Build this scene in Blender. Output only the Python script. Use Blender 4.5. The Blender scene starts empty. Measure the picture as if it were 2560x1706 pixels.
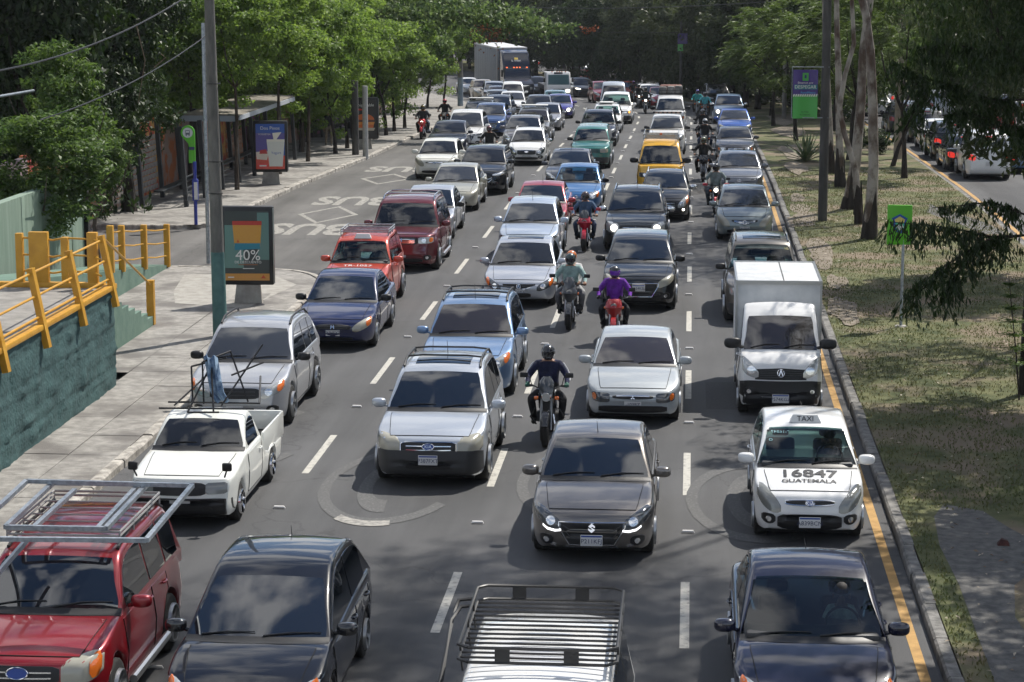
import bpy, bmesh, math, random
import numpy as np
from mathutils import Vector, Matrix
from mathutils.bvhtree import BVHTree

random.seed(7)
RNG = np.random.default_rng(7)
scene = bpy.context.scene
COL = scene.collection

# ------------------------------------------------------------------ camera
FPX, PX, PY = 5600.0, 1280.0, 853.0            # focal length and centre, in photo pixels
PITCH, YAW, CAMH = math.atan(953 / FPX), math.radians(4.57), 8.4
cam_data = bpy.data.cameras.new('camera')
cam_data.sensor_width = 36.0
cam_data.lens = FPX / 2560 * 36.0
cam_data.clip_start = 0.5
cam_data.clip_end = 3000
ORD = ['nearest', 'second', 'third', 'fourth', 'fifth', 'sixth', 'seventh', 'eighth', 'ninth', 'tenth', 'eleventh', 'twelfth', 'thirteenth', 'fourteenth', 'fifteenth', 'sixteenth', 'seventeenth', 'eighteenth', 'nineteenth', 'twentieth']
cam = bpy.data.objects.new('camera', cam_data)
COL.objects.link(cam)
cam.location = (0, 0, CAMH)
cam.rotation_euler = (math.pi / 2 - PITCH, 0, YAW)
scene.camera = cam
CAMROT = cam.rotation_euler.to_matrix()

# ------------------------------------------------------------------ sky and sun
SUNV = Vector((0.42, 0.56, 1.0)).normalized()
SUN_EL = math.asin(SUNV.z)
SUN_AZ = math.atan2(SUNV.x, SUNV.y)
world = bpy.data.worlds.new('World')
scene.world = world
world.use_nodes = True
wn, wl = world.node_tree.nodes, world.node_tree.links
wn.clear()
w_out = wn.new('ShaderNodeOutputWorld')
w_bg = wn.new('ShaderNodeBackground')
w_bg.inputs['Strength'].default_value = 0.095
w_sky = wn.new('ShaderNodeTexSky')
w_sky.sky_type = 'NISHITA'
w_sky.sun_disc = False
w_sky.sun_elevation = SUN_EL
w_sky.sun_rotation = SUN_AZ
w_sky.air_density = 1.0
w_sky.dust_density = 0.4
w_sky.ozone_density = 2.5
w_sky.altitude = 1500
# broken cloud cover over the whole sky
w_tc = wn.new('ShaderNodeTexCoord')
w_sep = wn.new('ShaderNodeSeparateXYZ')
w_add = wn.new('ShaderNodeMath'); w_add.operation = 'ADD'; w_add.inputs[1].default_value = 0.18
w_max = wn.new('ShaderNodeMath'); w_max.operation = 'MAXIMUM'; w_max.inputs[1].default_value = 0.05
w_dv = wn.new('ShaderNodeVectorMath'); w_dv.operation = 'DIVIDE'
w_cmb = wn.new('ShaderNodeCombineXYZ')
w_no = wn.new('ShaderNodeTexNoise')
w_no.inputs['Scale'].default_value = 2.9
w_no.inputs['Detail'].default_value = 7
w_no.inputs['Roughness'].default_value = 0.5
w_ramp = wn.new('ShaderNodeValToRGB')
w_ramp.color_ramp.elements[0].position = 0.475
w_ramp.color_ramp.elements[1].position = 0.575
w_mix = wn.new('ShaderNodeMix'); w_mix.data_type = 'RGBA'
w_mix.inputs[7].default_value = (10.0, 10.2, 10.6, 1)
wl.new(w_tc.outputs['Generated'], w_sep.inputs[0])
wl.new(w_sep.outputs['Z'], w_add.inputs[0])
wl.new(w_add.outputs[0], w_max.inputs[0])
for i in range(3):
    wl.new(w_max.outputs[0], w_cmb.inputs[i])
wl.new(w_tc.outputs['Generated'], w_dv.inputs[0])
wl.new(w_cmb.outputs[0], w_dv.inputs[1])
wl.new(w_dv.outputs[0], w_no.inputs['Vector'])
wl.new(w_no.outputs['Fac'], w_ramp.inputs['Fac'])
wl.new(w_ramp.outputs['Color'], w_mix.inputs[0])
wl.new(w_sky.outputs['Color'], w_mix.inputs[6])
wl.new(w_mix.outputs[2], w_bg.inputs['Color'])
wl.new(w_bg.outputs[0], w_out.inputs[0])

sun_data = bpy.data.lights.new('sun', 'SUN')
sun_data.energy = 4.9
sun_data.angle = math.radians(0.6)
sun_data.color = (1.0, 0.95, 0.87)
sun = bpy.data.objects.new('sun', sun_data)
COL.objects.link(sun)
sun.rotation_euler = (-SUNV).to_track_quat('-Z', 'Y').to_euler()

vs = scene.view_settings
vs.view_transform = 'Standard'
vs.look = 'None'
vs.exposure = 0.22
vs.gamma = 1.0
scene.cycles.max_bounces = 4
scene.cycles.diffuse_bounces = 2
scene.cycles.glossy_bounces = 2
scene.cycles.transmission_bounces = 2
scene.cycles.volume_bounces = 0
scene.cycles.adaptive_threshold = 0.03
scene.cycles.transparent_max_bounces = 6
scene.cycles.use_adaptive_sampling = True
scene.cycles.use_denoising = True
scene.cycles.sample_clamp_indirect = 6

# ------------------------------------------------------------------ terrain functions
_gy = [-200, 80, 84, 93, 109, 125, 141, 157, 175, 193, 215, 260, 3000]
_gz = [0, 0, -.05, -.2, -.5, -.9, -1.3, -1.85, -2.6, -3.3, -3.8, -4.0, -4.0]
_ys = np.arange(-200, 600, 1.0)
_zs = np.interp(_ys, _gy, _gz)
_zs = np.convolve(np.pad(_zs, 6, mode='edge'), np.ones(13) / 13, mode='valid')
def ground(y):
    return float(np.interp(y, _ys, _zs))
def bend(y):
    if y < 133: return 0.0
    if y < 235: return -0.002 * (y - 133) ** 2
    return -0.002 * 102 ** 2 - 0.408 * (y - 235)
def slope_x(y):
    return (bend(y + .5) - bend(y - .5))
def W3(x, y, h=0.0):
    """road coordinates (x across, y along) to the world"""
    return (x + bend(y), y, ground(y) + h)
def ray(px, py):
    return (CAMROT @ Vector(((px - PX) / FPX, -(py - PY) / FPX, -1.0)))
def pix(px, py, h=0.0):
    """photo pixel -> world point at height h above the ground"""
    d = ray(px, py)
    y = 60.0
    for _ in range(60):
        z = ground(y) + h
        if d.z >= -1e-5: break
        t = (z - CAMH) / d.z
        y = 0.5 * y + 0.5 * min(400, max(5, d.y * t))
    t = (ground(y) + h - CAMH) / d.z
    return Vector((d.x * t, d.y * t, CAMH + d.z * t))
def pixY(px, py, Y):
    """photo pixel -> world point at distance Y along the road"""
    d = ray(px, py)
    t = Y / d.y
    return Vector((d.x * t, Y, CAMH + d.z * t))

# ------------------------------------------------------------------ small helpers
def srgb(r, g, b):
    def f(c):
        c /= 255.0
        return c / 12.92 if c <= 0.04045 else ((c + 0.055) / 1.055) ** 2.4
    return (f(r), f(g), f(b), 1.0)
def lerp(a, b, t): return a + (b - a) * t

def link(o, parent=None):
    COL.objects.link(o)
    if parent is not None: o.parent = parent
    return o
def mesh_obj(name, verts, faces, mat=None, parent=None, smooth=True, angle=38, loc=None):
    me = bpy.data.meshes.new(name)
    me.from_pydata([tuple(v) for v in verts], [], faces)
    if smooth:
        me.polygons.foreach_set('use_smooth', [True] * len(me.polygons))
        me.update()
        try: me.set_sharp_from_angle(angle=math.radians(angle))
        except Exception: pass
    if mat is not None:
        for m in (mat if isinstance(mat, (list, tuple)) else [mat]): me.materials.append(m)
    o = bpy.data.objects.new(name, me)
    if loc is not None: o.location = loc
    return link(o, parent)
def use_mesh(name, me, mat=None, parent=None, loc=(0, 0, 0), rot=(0, 0, 0), scale=(1, 1, 1)):
    """object sharing mesh data; its material sits on the object"""
    o = bpy.data.objects.new(name, me)
    o.location = loc; o.rotation_euler = rot; o.scale = scale
    link(o, parent)
    if mat is not None:
        mats = mat if isinstance(mat, (list, tuple)) else [mat]
        while len(me.materials) < len(mats): me.materials.append(mats[len(me.materials)])
        for i, m in enumerate(mats):
            o.material_slots[i].link = 'OBJECT'
            o.material_slots[i].material = m
    return o
def empty(name, loc=(0, 0, 0), rotz=0.0, label=None, cat=None, group=None, rot=None):
    o = bpy.data.objects.new(name, None)
    o.empty_display_size = 0.2
    o.location = loc
    o.rotation_euler = rot if rot else (0, 0, rotz)
    link(o)
    tag(o, label, cat, group)
    return o
def tag(o, label=None, cat=None, group=None, kind=None):
    if label: o['label'] = label
    if cat: o['category'] = cat
    if group: o['group'] = group
    if kind: o['kind'] = kind
    return o

class MB:
    """collects simple shapes into one mesh"""
    def __init__(s): s.v, s.f = [], []
    def add(s, vs, fs):
        n = len(s.v)
        s.v += [tuple(v) for v in vs]
        s.f += [tuple(i + n for i in f) for f in fs]
        return s
    def box(s, x0, x1, y0, y1, z0, z1):
        return s.add([(x0, y0, z0), (x1, y0, z0), (x1, y1, z0), (x0, y1, z0), (x0, y0, z1), (x1, y0, z1), (x1, y1, z1), (x0, y1, z1)],
                     [(0, 3, 2, 1), (4, 5, 6, 7), (0, 1, 5, 4), (1, 2, 6, 5), (2, 3, 7, 6), (3, 0, 4, 7)])
    def rbox(s, x0, x1, y0, y1, z0, z1, b=0.02):
        """box with chamfered edges"""
        cx, cy, cz = (x0 + x1) / 2, (y0 + y1) / 2, (z0 + z1) / 2
        hx, hy, hz = (x1 - x0) / 2, (y1 - y0) / 2, (z1 - z0) / 2
        b = min(b, hx * .9, hy * .9, hz * .9)
        bm = bmesh.new()
        bmesh.ops.create_cube(bm, size=2)
        for v in bm.verts: v.co = Vector((v.co.x * hx, v.co.y * hy, v.co.z * hz))
        bmesh.ops.bevel(bm, geom=bm.edges[:], offset=b, segments=2, affect='EDGES', profile=.5)
        bm.verts.index_update()
        s.add([(v.co.x + cx, v.co.y + cy, v.co.z + cz) for v in bm.verts], [tuple(v.index for v in f.verts) for f in bm.faces])
        bm.free()
        return s
    def tube(s, pts, r, n=8, cap=True):
        pts = [Vector(p) for p in pts]
        rs = r if isinstance(r, (list, tuple)) else [r] * len(pts)
        base = len(s.v)
        prev = None
        for i, p in enumerate(pts):
            a = pts[max(0, i - 1)]; b = pts[min(len(pts) - 1, i + 1)]
            d = (b - a)
            d = d.normalized() if d.length > 1e-9 else Vector((0, 0, 1))
            if prev is None:
                u = d.orthogonal().normalized()
            else:
                u = (prev - d * prev.dot(d))
                u = u.normalized() if u.length > 1e-6 else d.orthogonal().normalized()
            prev = u
            w = d.cross(u)
            for k in range(n):
                t = 2 * math.pi * k / n
                s.v.append(tuple(p + (u * math.cos(t) + w * math.sin(t)) * rs[i]))
        for i in range(len(pts) - 1):
            for k in range(n):
                a = base + i * n + k; b = base + i * n + (k + 1) % n
                s.f.append((a, b, b + n, a + n))
        if cap:
            s.f.append(tuple(base + k for k in range(n - 1, -1, -1)))
            e = base + (len(pts) - 1) * n
            s.f.append(tuple(e + k for k in range(n)))
        return s
    def lathe(s, prof, n=24, axis='x', c=(0, 0, 0), closed=False):
        """profile (axial, radius) revolved about an axis"""
        base = len(s.v)
        for (a, r) in prof:
            for k in range(n):
                t = 2 * math.pi * k / n
                p = (a, r * math.cos(t), r * math.sin(t))
                if axis == 'z': p = (p[1], p[2], p[0])
                elif axis == 'y': p = (p[1], p[0], p[2])
                s.v.append((p[0] + c[0], p[1] + c[1], p[2] + c[2]))
        m = len(prof)
        for i in range(m if closed else m - 1):
            j = (i + 1) % m
            for k in range(n):
                k2 = (k + 1) % n
                s.f.append((base + i * n + k, base + i * n + k2, base + j * n + k2, base + j * n + k))
        return s
    def prism(s, poly, y0, y1):
        """polygon in (x,z) extruded along y"""
        n = len(poly)
        vs = [(x, y0, z) for x, z in poly] + [(x, y1, z) for x, z in poly]
        fs = [tuple(range(n)), tuple(range(2 * n - 1, n - 1, -1))]
        fs += [(i, i + n, (i + 1) % n + n, (i + 1) % n) for i in range(n)]
        return s.add(vs, fs)
    def mesh(s, name, smooth=True, angle=38):
        me = bpy.data.meshes.new(name)
        me.from_pydata(s.v, [], s.f)
        if smooth:
            me.polygons.foreach_set('use_smooth', [True] * len(me.polygons))
            me.update()
            me.set_sharp_from_angle(angle=math.radians(angle))
        return me
    def build(s, name, mat=None, parent=None, smooth=True, angle=38, loc=None):
        return mesh_obj(name, s.v, s.f, mat, parent, smooth, angle, loc)

_textcache = {}
def text_mesh(txt, size=1.0, depth=0.0, mirror=False, bold=0.0):
    key = (txt, round(size, 3), depth, mirror, bold)
    if key in _textcache: return _textcache[key]
    cu = bpy.data.curves.new('lettering', 'FONT')
    cu.body = txt; cu.size = size; cu.align_x = 'CENTER'; cu.align_y = 'CENTER'
    cu.extrude = depth; cu.offset = bold; cu.resolution_u = 3
    ob = bpy.data.objects.new('lettering', cu)
    COL.objects.link(ob)
    dg = bpy.context.evaluated_depsgraph_get()
    dg.update()
    me = bpy.data.meshes.new_from_object(ob.evaluated_get(dg))
    bpy.data.objects.remove(ob); bpy.data.curves.remove(cu)
    if mirror:
        me.transform(Matrix.Scale(-1, 4, (1, 0, 0)))
    me.materials.clear()
    _textcache[key] = me
    return me

# ------------------------------------------------------------------ materials
MATS = {}
def _newmat(name):
    m = bpy.data.materials.new(name)
    m.use_nodes = True
    nt = m.node_tree
    b = nt.nodes.get('Principled BSDF')
    return m, nt, b
def plain(name, col, rough=0.6, metal=0.0, coat=0.0, emit=0.0, spec=0.5, ior=None, emitcol=None):
    if name in MATS: return MATS[name]
    m, nt, b = _newmat(name)
    b.inputs['Base Color'].default_value = col
    b.inputs['Roughness'].default_value = rough
    b.inputs['Metallic'].default_value = metal
    b.inputs['Coat Weight'].default_value = coat
    b.inputs['Coat Roughness'].default_value = 0.04
    b.inputs['Specular IOR Level'].default_value = spec
    if ior: b.inputs['IOR'].default_value = ior
    if emit:
        b.inputs['Emission Color'].default_value = emitcol or col
        b.inputs['Emission Strength'].default_value = emit
    MATS[name] = m
    return m
def noisy(name, c1, c2, scale=8.0, rough=0.8, bump=0.0, detail=6, bscale=None, metal=0.0, spec=0.4, coord='Object', stretch=None, lo=.35, hi=.65, c3=None, scale3=1.0):
    """two-tone procedural surface with optional relief and a larger-scale third tone"""
    if name in MATS: return MATS[name]
    m, nt, b = _newmat(name)
    N, L = nt.nodes, nt.links
    tc = N.new('ShaderNodeTexCoord')
    vec = tc.outputs[coord]
    if coord == 'World':
        pass
    if stretch:
        mp = N.new('ShaderNodeMapping'); mp.inputs['Scale'].default_value = stretch
        L.new(vec, mp.inputs[0]); vec = mp.outputs[0]
    n = N.new('ShaderNodeTexNoise'); n.inputs['Scale'].default_value = scale; n.inputs['Detail'].default_value = detail; n.inputs['Roughness'].default_value = .6
    L.new(vec, n.inputs['Vector'])
    r = N.new('ShaderNodeValToRGB')
    r.color_ramp.elements[0].position = lo; r.color_ramp.elements[1].position = hi
    r.color_ramp.elements[0].color = c1; r.color_ramp.elements[1].color = c2
    L.new(n.outputs['Fac'], r.inputs['Fac'])
    out = r.outputs['Color']
    if c3 is not None:
        n3 = N.new('ShaderNodeTexNoise'); n3.inputs['Scale'].default_value = scale3; n3.inputs['Detail'].default_value = 5
        L.new(vec, n3.inputs['Vector'])
        r3 = N.new('ShaderNodeValToRGB'); r3.color_ramp.elements[0].position = .48; r3.color_ramp.elements[1].position = .62
        L.new(n3.outputs['Fac'], r3.inputs['Fac'])
        mx = N.new('ShaderNodeMix'); mx.data_type = 'RGBA'; mx.inputs[7].default_value = c3
        L.new(r3.outputs['Color'], mx.inputs[0]); L.new(out, mx.inputs[6]); out = mx.outputs[2]
    L.new(out, b.inputs['Base Color'])
    b.inputs['Roughness'].default_value = rough
    b.inputs['Metallic'].default_value = metal
    b.inputs['Specular IOR Level'].default_value = spec
    if bump:
        bn = N.new('ShaderNodeTexNoise'); bn.inputs['Scale'].default_value = bscale or scale * 4; bn.inputs['Detail'].default_value = 5
        L.new(vec, bn.inputs['Vector'])
        bp = N.new('ShaderNodeBump'); bp.inputs['Strength'].default_value = bump; bp.inputs['Distance'].default_value = .03
        L.new(bn.outputs['Fac'], bp.inputs['Height']); L.new(bp.outputs[0], b.inputs['Normal'])
    MATS[name] = m
    return m
def paint(key, col, metal=0.25, rough=0.32, dusty=0.0):
    """car paint: flake coat under clear lacquer, a little road dust low down the body"""
    name = 'paint_' + key
    if name in MATS: return MATS[name]
    m, nt, b = _newmat(name)
    N, L = nt.nodes, nt.links
    tc = N.new('ShaderNodeTexCoord')
    n = N.new('ShaderNodeTexNoise'); n.inputs['Scale'].default_value = 3.0; n.inputs['Detail'].default_value = 8; n.inputs['Roughness'].default_value = .65
    L.new(tc.outputs['Object'], n.inputs['Vector'])
    mr = N.new('ShaderNodeMapRange'); mr.inputs[1].default_value = .45; mr.inputs[2].default_value = .8; mr.inputs[3].default_value = 0; mr.inputs[4].default_value = min(.10, .02 + .35 * max(col[:3])) * .8 + dusty
    L.new(n.outputs['Fac'], mr.inputs[0])
    mx = N.new('ShaderNodeMix'); mx.data_type = 'RGBA'
    mx.inputs[6].default_value = col
    mx.inputs[7].default_value = (.30, .28, .25, 1)
    L.new(mr.outputs[0], mx.inputs[0])
    L.new(mx.outputs[2], b.inputs['Base Color'])
    b.inputs['Metallic'].default_value = metal
    b.inputs['Roughness'].default_value = rough
    b.inputs['Coat Weight'].default_value = 1.0
    dark = max(col[:3]) < .07
    if dark:
        b.inputs['Metallic'].default_value = 0.0; b.inputs['Specular IOR Level'].default_value = .15; b.inputs['Coat IOR'].default_value = 1.6
    rr = N.new('ShaderNodeMapRange'); rr.inputs[3].default_value = .0 if dark else .02; rr.inputs[4].default_value = .05 if dark else .12
    L.new(n.outputs['Fac'], rr.inputs[0]); L.new(rr.outputs[0], b.inputs['Coat Roughness'])
    MATS[name] = m
    return m
def leafmat(name, c1, c2, trans=0.4, rough=.5):
    """leaves: per-leaf colour between two tones, light shining through"""
    if name in MATS: return MATS[name]
    m, nt, b = _newmat(name)
    N, L = nt.nodes, nt.links
    at = N.new('ShaderNodeAttribute'); at.attribute_name = 'tone'
    r = N.new('ShaderNodeValToRGB')
    r.color_ramp.elements[0].color = c1; r.color_ramp.elements[1].color = c2
    L.new(at.outputs['Fac'], r.inputs['Fac'])
    L.new(r.outputs['Color'], b.inputs['Base Color'])
    b.inputs['Roughness'].default_value = rough
    b.inputs['Specular IOR Level'].default_value = .35
    tr = N.new('ShaderNodeBsdfTranslucent')
    hs = N.new('ShaderNodeHueSaturation'); hs.inputs['Hue'].default_value = .49; hs.inputs['Saturation'].default_value = 1.1; hs.inputs['Value'].default_value = 1.4
    L.new(r.outputs['Color'], hs.inputs['Color']); L.new(hs.outputs[0], tr.inputs['Color'])
    mx = N.new('ShaderNodeMixShader'); mx.inputs[0].default_value = trans
    L.new(b.outputs[0], mx.inputs[1]); L.new(tr.outputs[0], mx.inputs[2])
    out = [x for x in N if x.type == 'OUTPUT_MATERIAL'][0]
    L.new(mx.outputs[0], out.inputs['Surface'])
    MATS[name] = m
    return m

M_GLASS = plain('tinted_glass', (.005, .007, .010, 1), rough=.012, spec=.9, ior=1.72)
def clear_glass():
    m, nt, b = _newmat('clear_windscreen_glass')
    N, L = nt.nodes, nt.links
    out = [x for x in N if x.type == 'OUTPUT_MATERIAL'][0]
    tr = N.new('ShaderNodeBsdfTransparent'); tr.inputs[0].default_value = (.42, .58, .56, 1)
    gl = N.new('ShaderNodeBsdfGlossy'); gl.inputs['Roughness'].default_value = .012
    fr = N.new('ShaderNodeFresnel'); fr.inputs[0].default_value = 1.75
    mx = N.new('ShaderNodeMixShader')
    L.new(fr.outputs[0], mx.inputs[0]); L.new(tr.outputs[0], mx.inputs[1]); L.new(gl.outputs[0], mx.inputs[2]); L.new(mx.outputs[0], out.inputs['Surface'])
    return m
M_GLASSC = clear_glass()
GLASSES = [M_GLASS, plain('neutral_tinted_glass', (.014, .014, .014, 1), rough=.02, spec=.75, ior=1.62), plain('brown_tinted_glass', (.030, .024, .022, 1), rough=.03, spec=.85, ior=1.68), plain('dusty_glass', (.040, .041, .042, 1), rough=.06, spec=.9, ior=1.72)]
M_BLACK = plain('black_plastic', (.012, .012, .013, 1), rough=.45)
M_DARKPL = plain('grey_plastic', (.035, .036, .038, 1), rough=.55)
M_VOID = plain('underbody_black', (.006, .006, .006, 1), rough=.9)
M_CHROME = plain('chrome', (.75, .76, .78, 1), rough=.12, metal=1.0)
M_ALU = plain('alloy', (.45, .46, .47, 1), rough=.32, metal=.9)
M_STEEL = plain('steel_wheel', (.14, .14, .14, 1), rough=.5, metal=.4)
M_RUBBER = noisy('tyre_rubber', (.010, .010, .010, 1), (.028, .026, .024, 1), scale=9, rough=.85)
M_LAMP = plain('headlamp_lens', (.46, .47, .46, 1), rough=.08, coat=1.0, spec=.8, metal=.35)
M_LAMPY = plain('headlamp_aged', (.36, .345, .28, 1), rough=.22, coat=.8, spec=.6)
M_LAMPG = plain('headlamp_hazed', (.20, .205, .19, 1), rough=.15, coat=1.0, spec=.7)
M_LAMPD = plain('headlamp_smoked', (.06, .065, .07, 1), rough=.06, coat=1.0, spec=.9)
M_BULB = plain('lamp_reflector', (.85, .86, .86, 1), rough=.12, metal=.8)
M_LIT = plain('lit_headlamp', (1, .93, .78, 1), rough=.3, emit=5.0)
M_LITY = plain('lit_amber', (1, .45, .08, 1), rough=.3, emit=2.0)
M_AMBER = plain('amber_lens', (.72, .16, .02, 1), rough=.15, coat=.8)
M_REDL = plain('tail_lens', (.28, .008, .008, 1), rough=.15, coat=.8)
M_REDLIT = plain('lit_brake_lamp', (.4, .012, .01, 1), rough=.3, emit=.55, emitcol=(1, .05, .03, 1))
M_PLATE = plain('plate_white', (.62, .62, .62, 1), rough=.5)
M_PLATEB = plain('plate_ink', (.02, .03, .09, 1), rough=.5)
M_BLUEINK = plain('plate_blue', (.03, .07, .3, 1), rough=.5)
# ================================================================== ground, road, kerbs
M_ASPH = None
def asphalt(name, c1, c2, patch):
    m, nt, b = _newmat(name)
    N, L = nt.nodes, nt.links
    geo = N.new('ShaderNodeNewGeometry')
    def noise(scale, detail, stretch=None, rough=.6):
        n = N.new('ShaderNodeTexNoise'); n.inputs['Scale'].default_value = scale; n.inputs['Detail'].default_value = detail; n.inputs['Roughness'].default_value = rough
        v = geo.outputs['Position']
        if stretch:
            mp = N.new('ShaderNodeMapping'); mp.inputs['Scale'].default_value = stretch
            L.new(v, mp.inputs[0]); v = mp.outputs[0]
        L.new(v, n.inputs['Vector'])
        return n.outputs['Fac']
    def ramp(f, a, b_, ca, cb):
        r = N.new('ShaderNodeValToRGB'); r.color_ramp.elements[0].position = a; r.color_ramp.elements[1].position = b_
        r.color_ramp.elements[0].color = ca; r.color_ramp.elements[1].color = cb
        L.new(f, r.inputs['Fac']); return r.outputs['Color']
    def mult(a, b_, fac=1.0):
        mx = N.new('ShaderNodeMix'); mx.data_type = 'RGBA'; mx.blend_type = 'MULTIPLY'; mx.inputs[0].default_value = fac
        L.new(a, mx.inputs[6]); L.new(b_, mx.inputs[7]); return mx.outputs[2]
    col = ramp(noise(60, 4), .3, .7, c1, c2)
    col = mult(col, ramp(noise(.22, 5), .35, .7, (.78, .78, .78, 1), (1.12, 1.11, 1.10, 1)))
    col = mult(col, ramp(noise(1.0, 4, (1.1, .05, 1)), .35, .68, (.70, .70, .70, 1), (1.12, 1.12, 1.12, 1)), .9)   # tyre-polished lanes and oil tracks
    col = mult(col, ramp(noise(2.6, 6), .66, .74, (1, 1, 1, 1), (.72, .72, .72, 1)), .6)                            # stains
    sp_ = N.new('ShaderNodeSeparateXYZ'); L.new(geo.outputs['Position'], sp_.inputs[0])
    mm = N.new('ShaderNodeMath'); mm.operation = 'MULTIPLY'; mm.inputs[1].default_value = 2 * math.pi / 3.15; L.new(sp_.outputs['X'], mm.inputs[0])
    cs_ = N.new('ShaderNodeMath'); cs_.operation = 'COSINE'; L.new(mm.outputs[0], cs_.inputs[0])                   # oil drips along the middle of each lane
    ad = N.new('ShaderNodeMath'); ad.operation = 'MULTIPLY_ADD'; ad.inputs[1].default_value = .22; L.new(cs_.outputs[0], ad.inputs[0]); L.new(noise(.9, 5, (1, .22, 1)), ad.inputs[2])
    col = mult(col, ramp(ad.outputs[0], .22, .52, (.74, .74, .74, 1), (1.04, 1.04, 1.04, 1)), .85)
    vo = N.new('ShaderNodeTexVoronoi'); vo.feature = 'DISTANCE_TO_EDGE'; vo.inputs['Scale'].default_value = .16
    vm = N.new('ShaderNodeVectorMath'); vm.operation = 'ADD'; nv = N.new('ShaderNodeTexNoise'); nv.inputs['Scale'].default_value = 1.4; nv.inputs['Detail'].default_value = 6
    L.new(geo.outputs['Position'], nv.inputs['Vector']); vs_ = N.new('ShaderNodeVectorMath'); vs_.operation = 'SCALE'; vs_.inputs['Scale'].default_value = 1.2
    L.new(nv.outputs['Color'], vs_.inputs[0]); L.new(geo.outputs['Position'], vm.inputs[0]); L.new(vs_.outputs[0], vm.inputs[1]); L.new(vm.outputs[0], vo.inputs['Vector'])
    col = mult(col, ramp(vo.outputs['Distance'], .0015, .0045, (.45, .45, .45, 1), (1, 1, 1, 1)), .55)              # hairline cracks
    L.new(col, b.inputs['Base Color'])
    b.inputs['Roughness'].default_value = .82
    b.inputs['Specular IOR Level'].default_value = .35
    bp = N.new('ShaderNodeBump'); bp.inputs['Strength'].default_value = .35; bp.inputs['Distance'].default_value = .01
    L.new(noise(90, 3), bp.inputs['Height']); L.new(bp.outputs[0], b.inputs['Normal'])
    MATS[name] = m
    return m
M_ASPH = asphalt('asphalt', (.066, .067, .070, 1), (.112, .113, .116, 1), True)
M_CONC = noisy('concrete_pavement', (.20, .19, .175, 1), (.33, .315, .29, 1), scale=5, rough=.9, bump=.3, bscale=40, c3=(.15, .14, .13, 1), scale3=.8)
M_CONCL = noisy('pale_concrete', (.27, .255, .23, 1), (.38, .365, .33, 1), scale=4, rough=.9, bump=.3, bscale=30)
M_KERB = noisy('kerb_concrete', (.11, .108, .10, 1), (.25, .24, .225, 1), scale=6, rough=.9, bump=.4, bscale=30)
M_KERBW = noisy('whitewashed_kerb', (.20, .185, .165, 1), (.52, .49, .44, 1), scale=5, rough=.85, bump=.3, bscale=30, lo=.38, hi=.66)
M_KERBY = noisy('worn_yellow_kerb', (.05, .045, .03, 1), (.36, .22, .04, 1), scale=6, rough=.9, lo=.48, hi=.68)
M_WHITE = noisy('road_paint_white', (.20, .195, .18, 1), (.46, .445, .40, 1), scale=9, rough=.75, lo=.28, hi=.5)
M_YELLOW = noisy('road_paint_yellow', (.32, .18, .055, 1), (.47, .28, .09, 1), scale=5, rough=.7, lo=.3, hi=.6)
M_GHOST = noisy('worn_white_paint', (.088, .088, .088, 1), (.165, .163, .158, 1), scale=22, rough=.8, lo=.50, hi=.72)

def sheet(name, xl, xr, y0, y1, h, mat, step=2.0, nx=2, parent=None, kind='structure'):
    """strip of ground between two x limits (functions of y) following road bend and slope"""
    ys = np.arange(y0, y1 + 1e-6, step) if y1 - y0 > step else np.array([y0, y1])
    if ys[-1] < y1 - 1e-6: ys = np.append(ys, y1)
    fl = xl if callable(xl) else (lambda y: xl); fr = xr if callable(xr) else (lambda y: xr)
    V, F = [], []
    for y in ys:
        for k in range(nx):
            V.append(W3(lerp(fl(y), fr(y), k / (nx - 1)), y, h))
    for i in range(len(ys) - 1):
        for k in range(nx - 1):
            a = i * nx + k
            F.append((a, a + 1, a + nx + 1, a + nx))
    o = mesh_obj(name, V, F, mat, parent, smooth=True, angle=60)
    if parent is None: tag(o, kind=kind)
    return o
M_EARTH = noisy('bare_earth', (.10, .075, .05, 1), (.20, .16, .11, 1), scale=.8, rough=.95)
# one sheet of ground reaching to the horizon
GV, GF = [], []
gys = list(np.arange(-40, 300, 6)) + [400, 700, 1500, 2500]
for y in gys:
    for x in (-1200, -60, -22, -8, 6, 20, 60, 1200): GV.append((x + bend(min(y, 400)), y, ground(y) - .06))
for i in range(len(gys) - 1):
    for k in range(7):
        a = i * 8 + k; GF.append((a, a + 1, a + 9, a + 8))
tag(mesh_obj('ground', GV, GF, M_EARTH), kind='structure')
road = sheet('road', -22.0, 3.06, -10, 420, 0.0, M_ASPH, 2.0, 6)
opp = sheet('opposite_road', 9.95, 21.5, 10, 420, 0.004, M_ASPH, 2.0, 4)

M_ASPH2 = asphalt('old_asphalt', (.11, .107, .103, 1), (.175, .170, .163, 1), True)
sheet('bus_lane', lambda y: -22, lambda y: -9.75 - .1 * math.sin(y), 60.3, 330, .002, M_ASPH2, 2.0, 4, parent=road)
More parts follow.
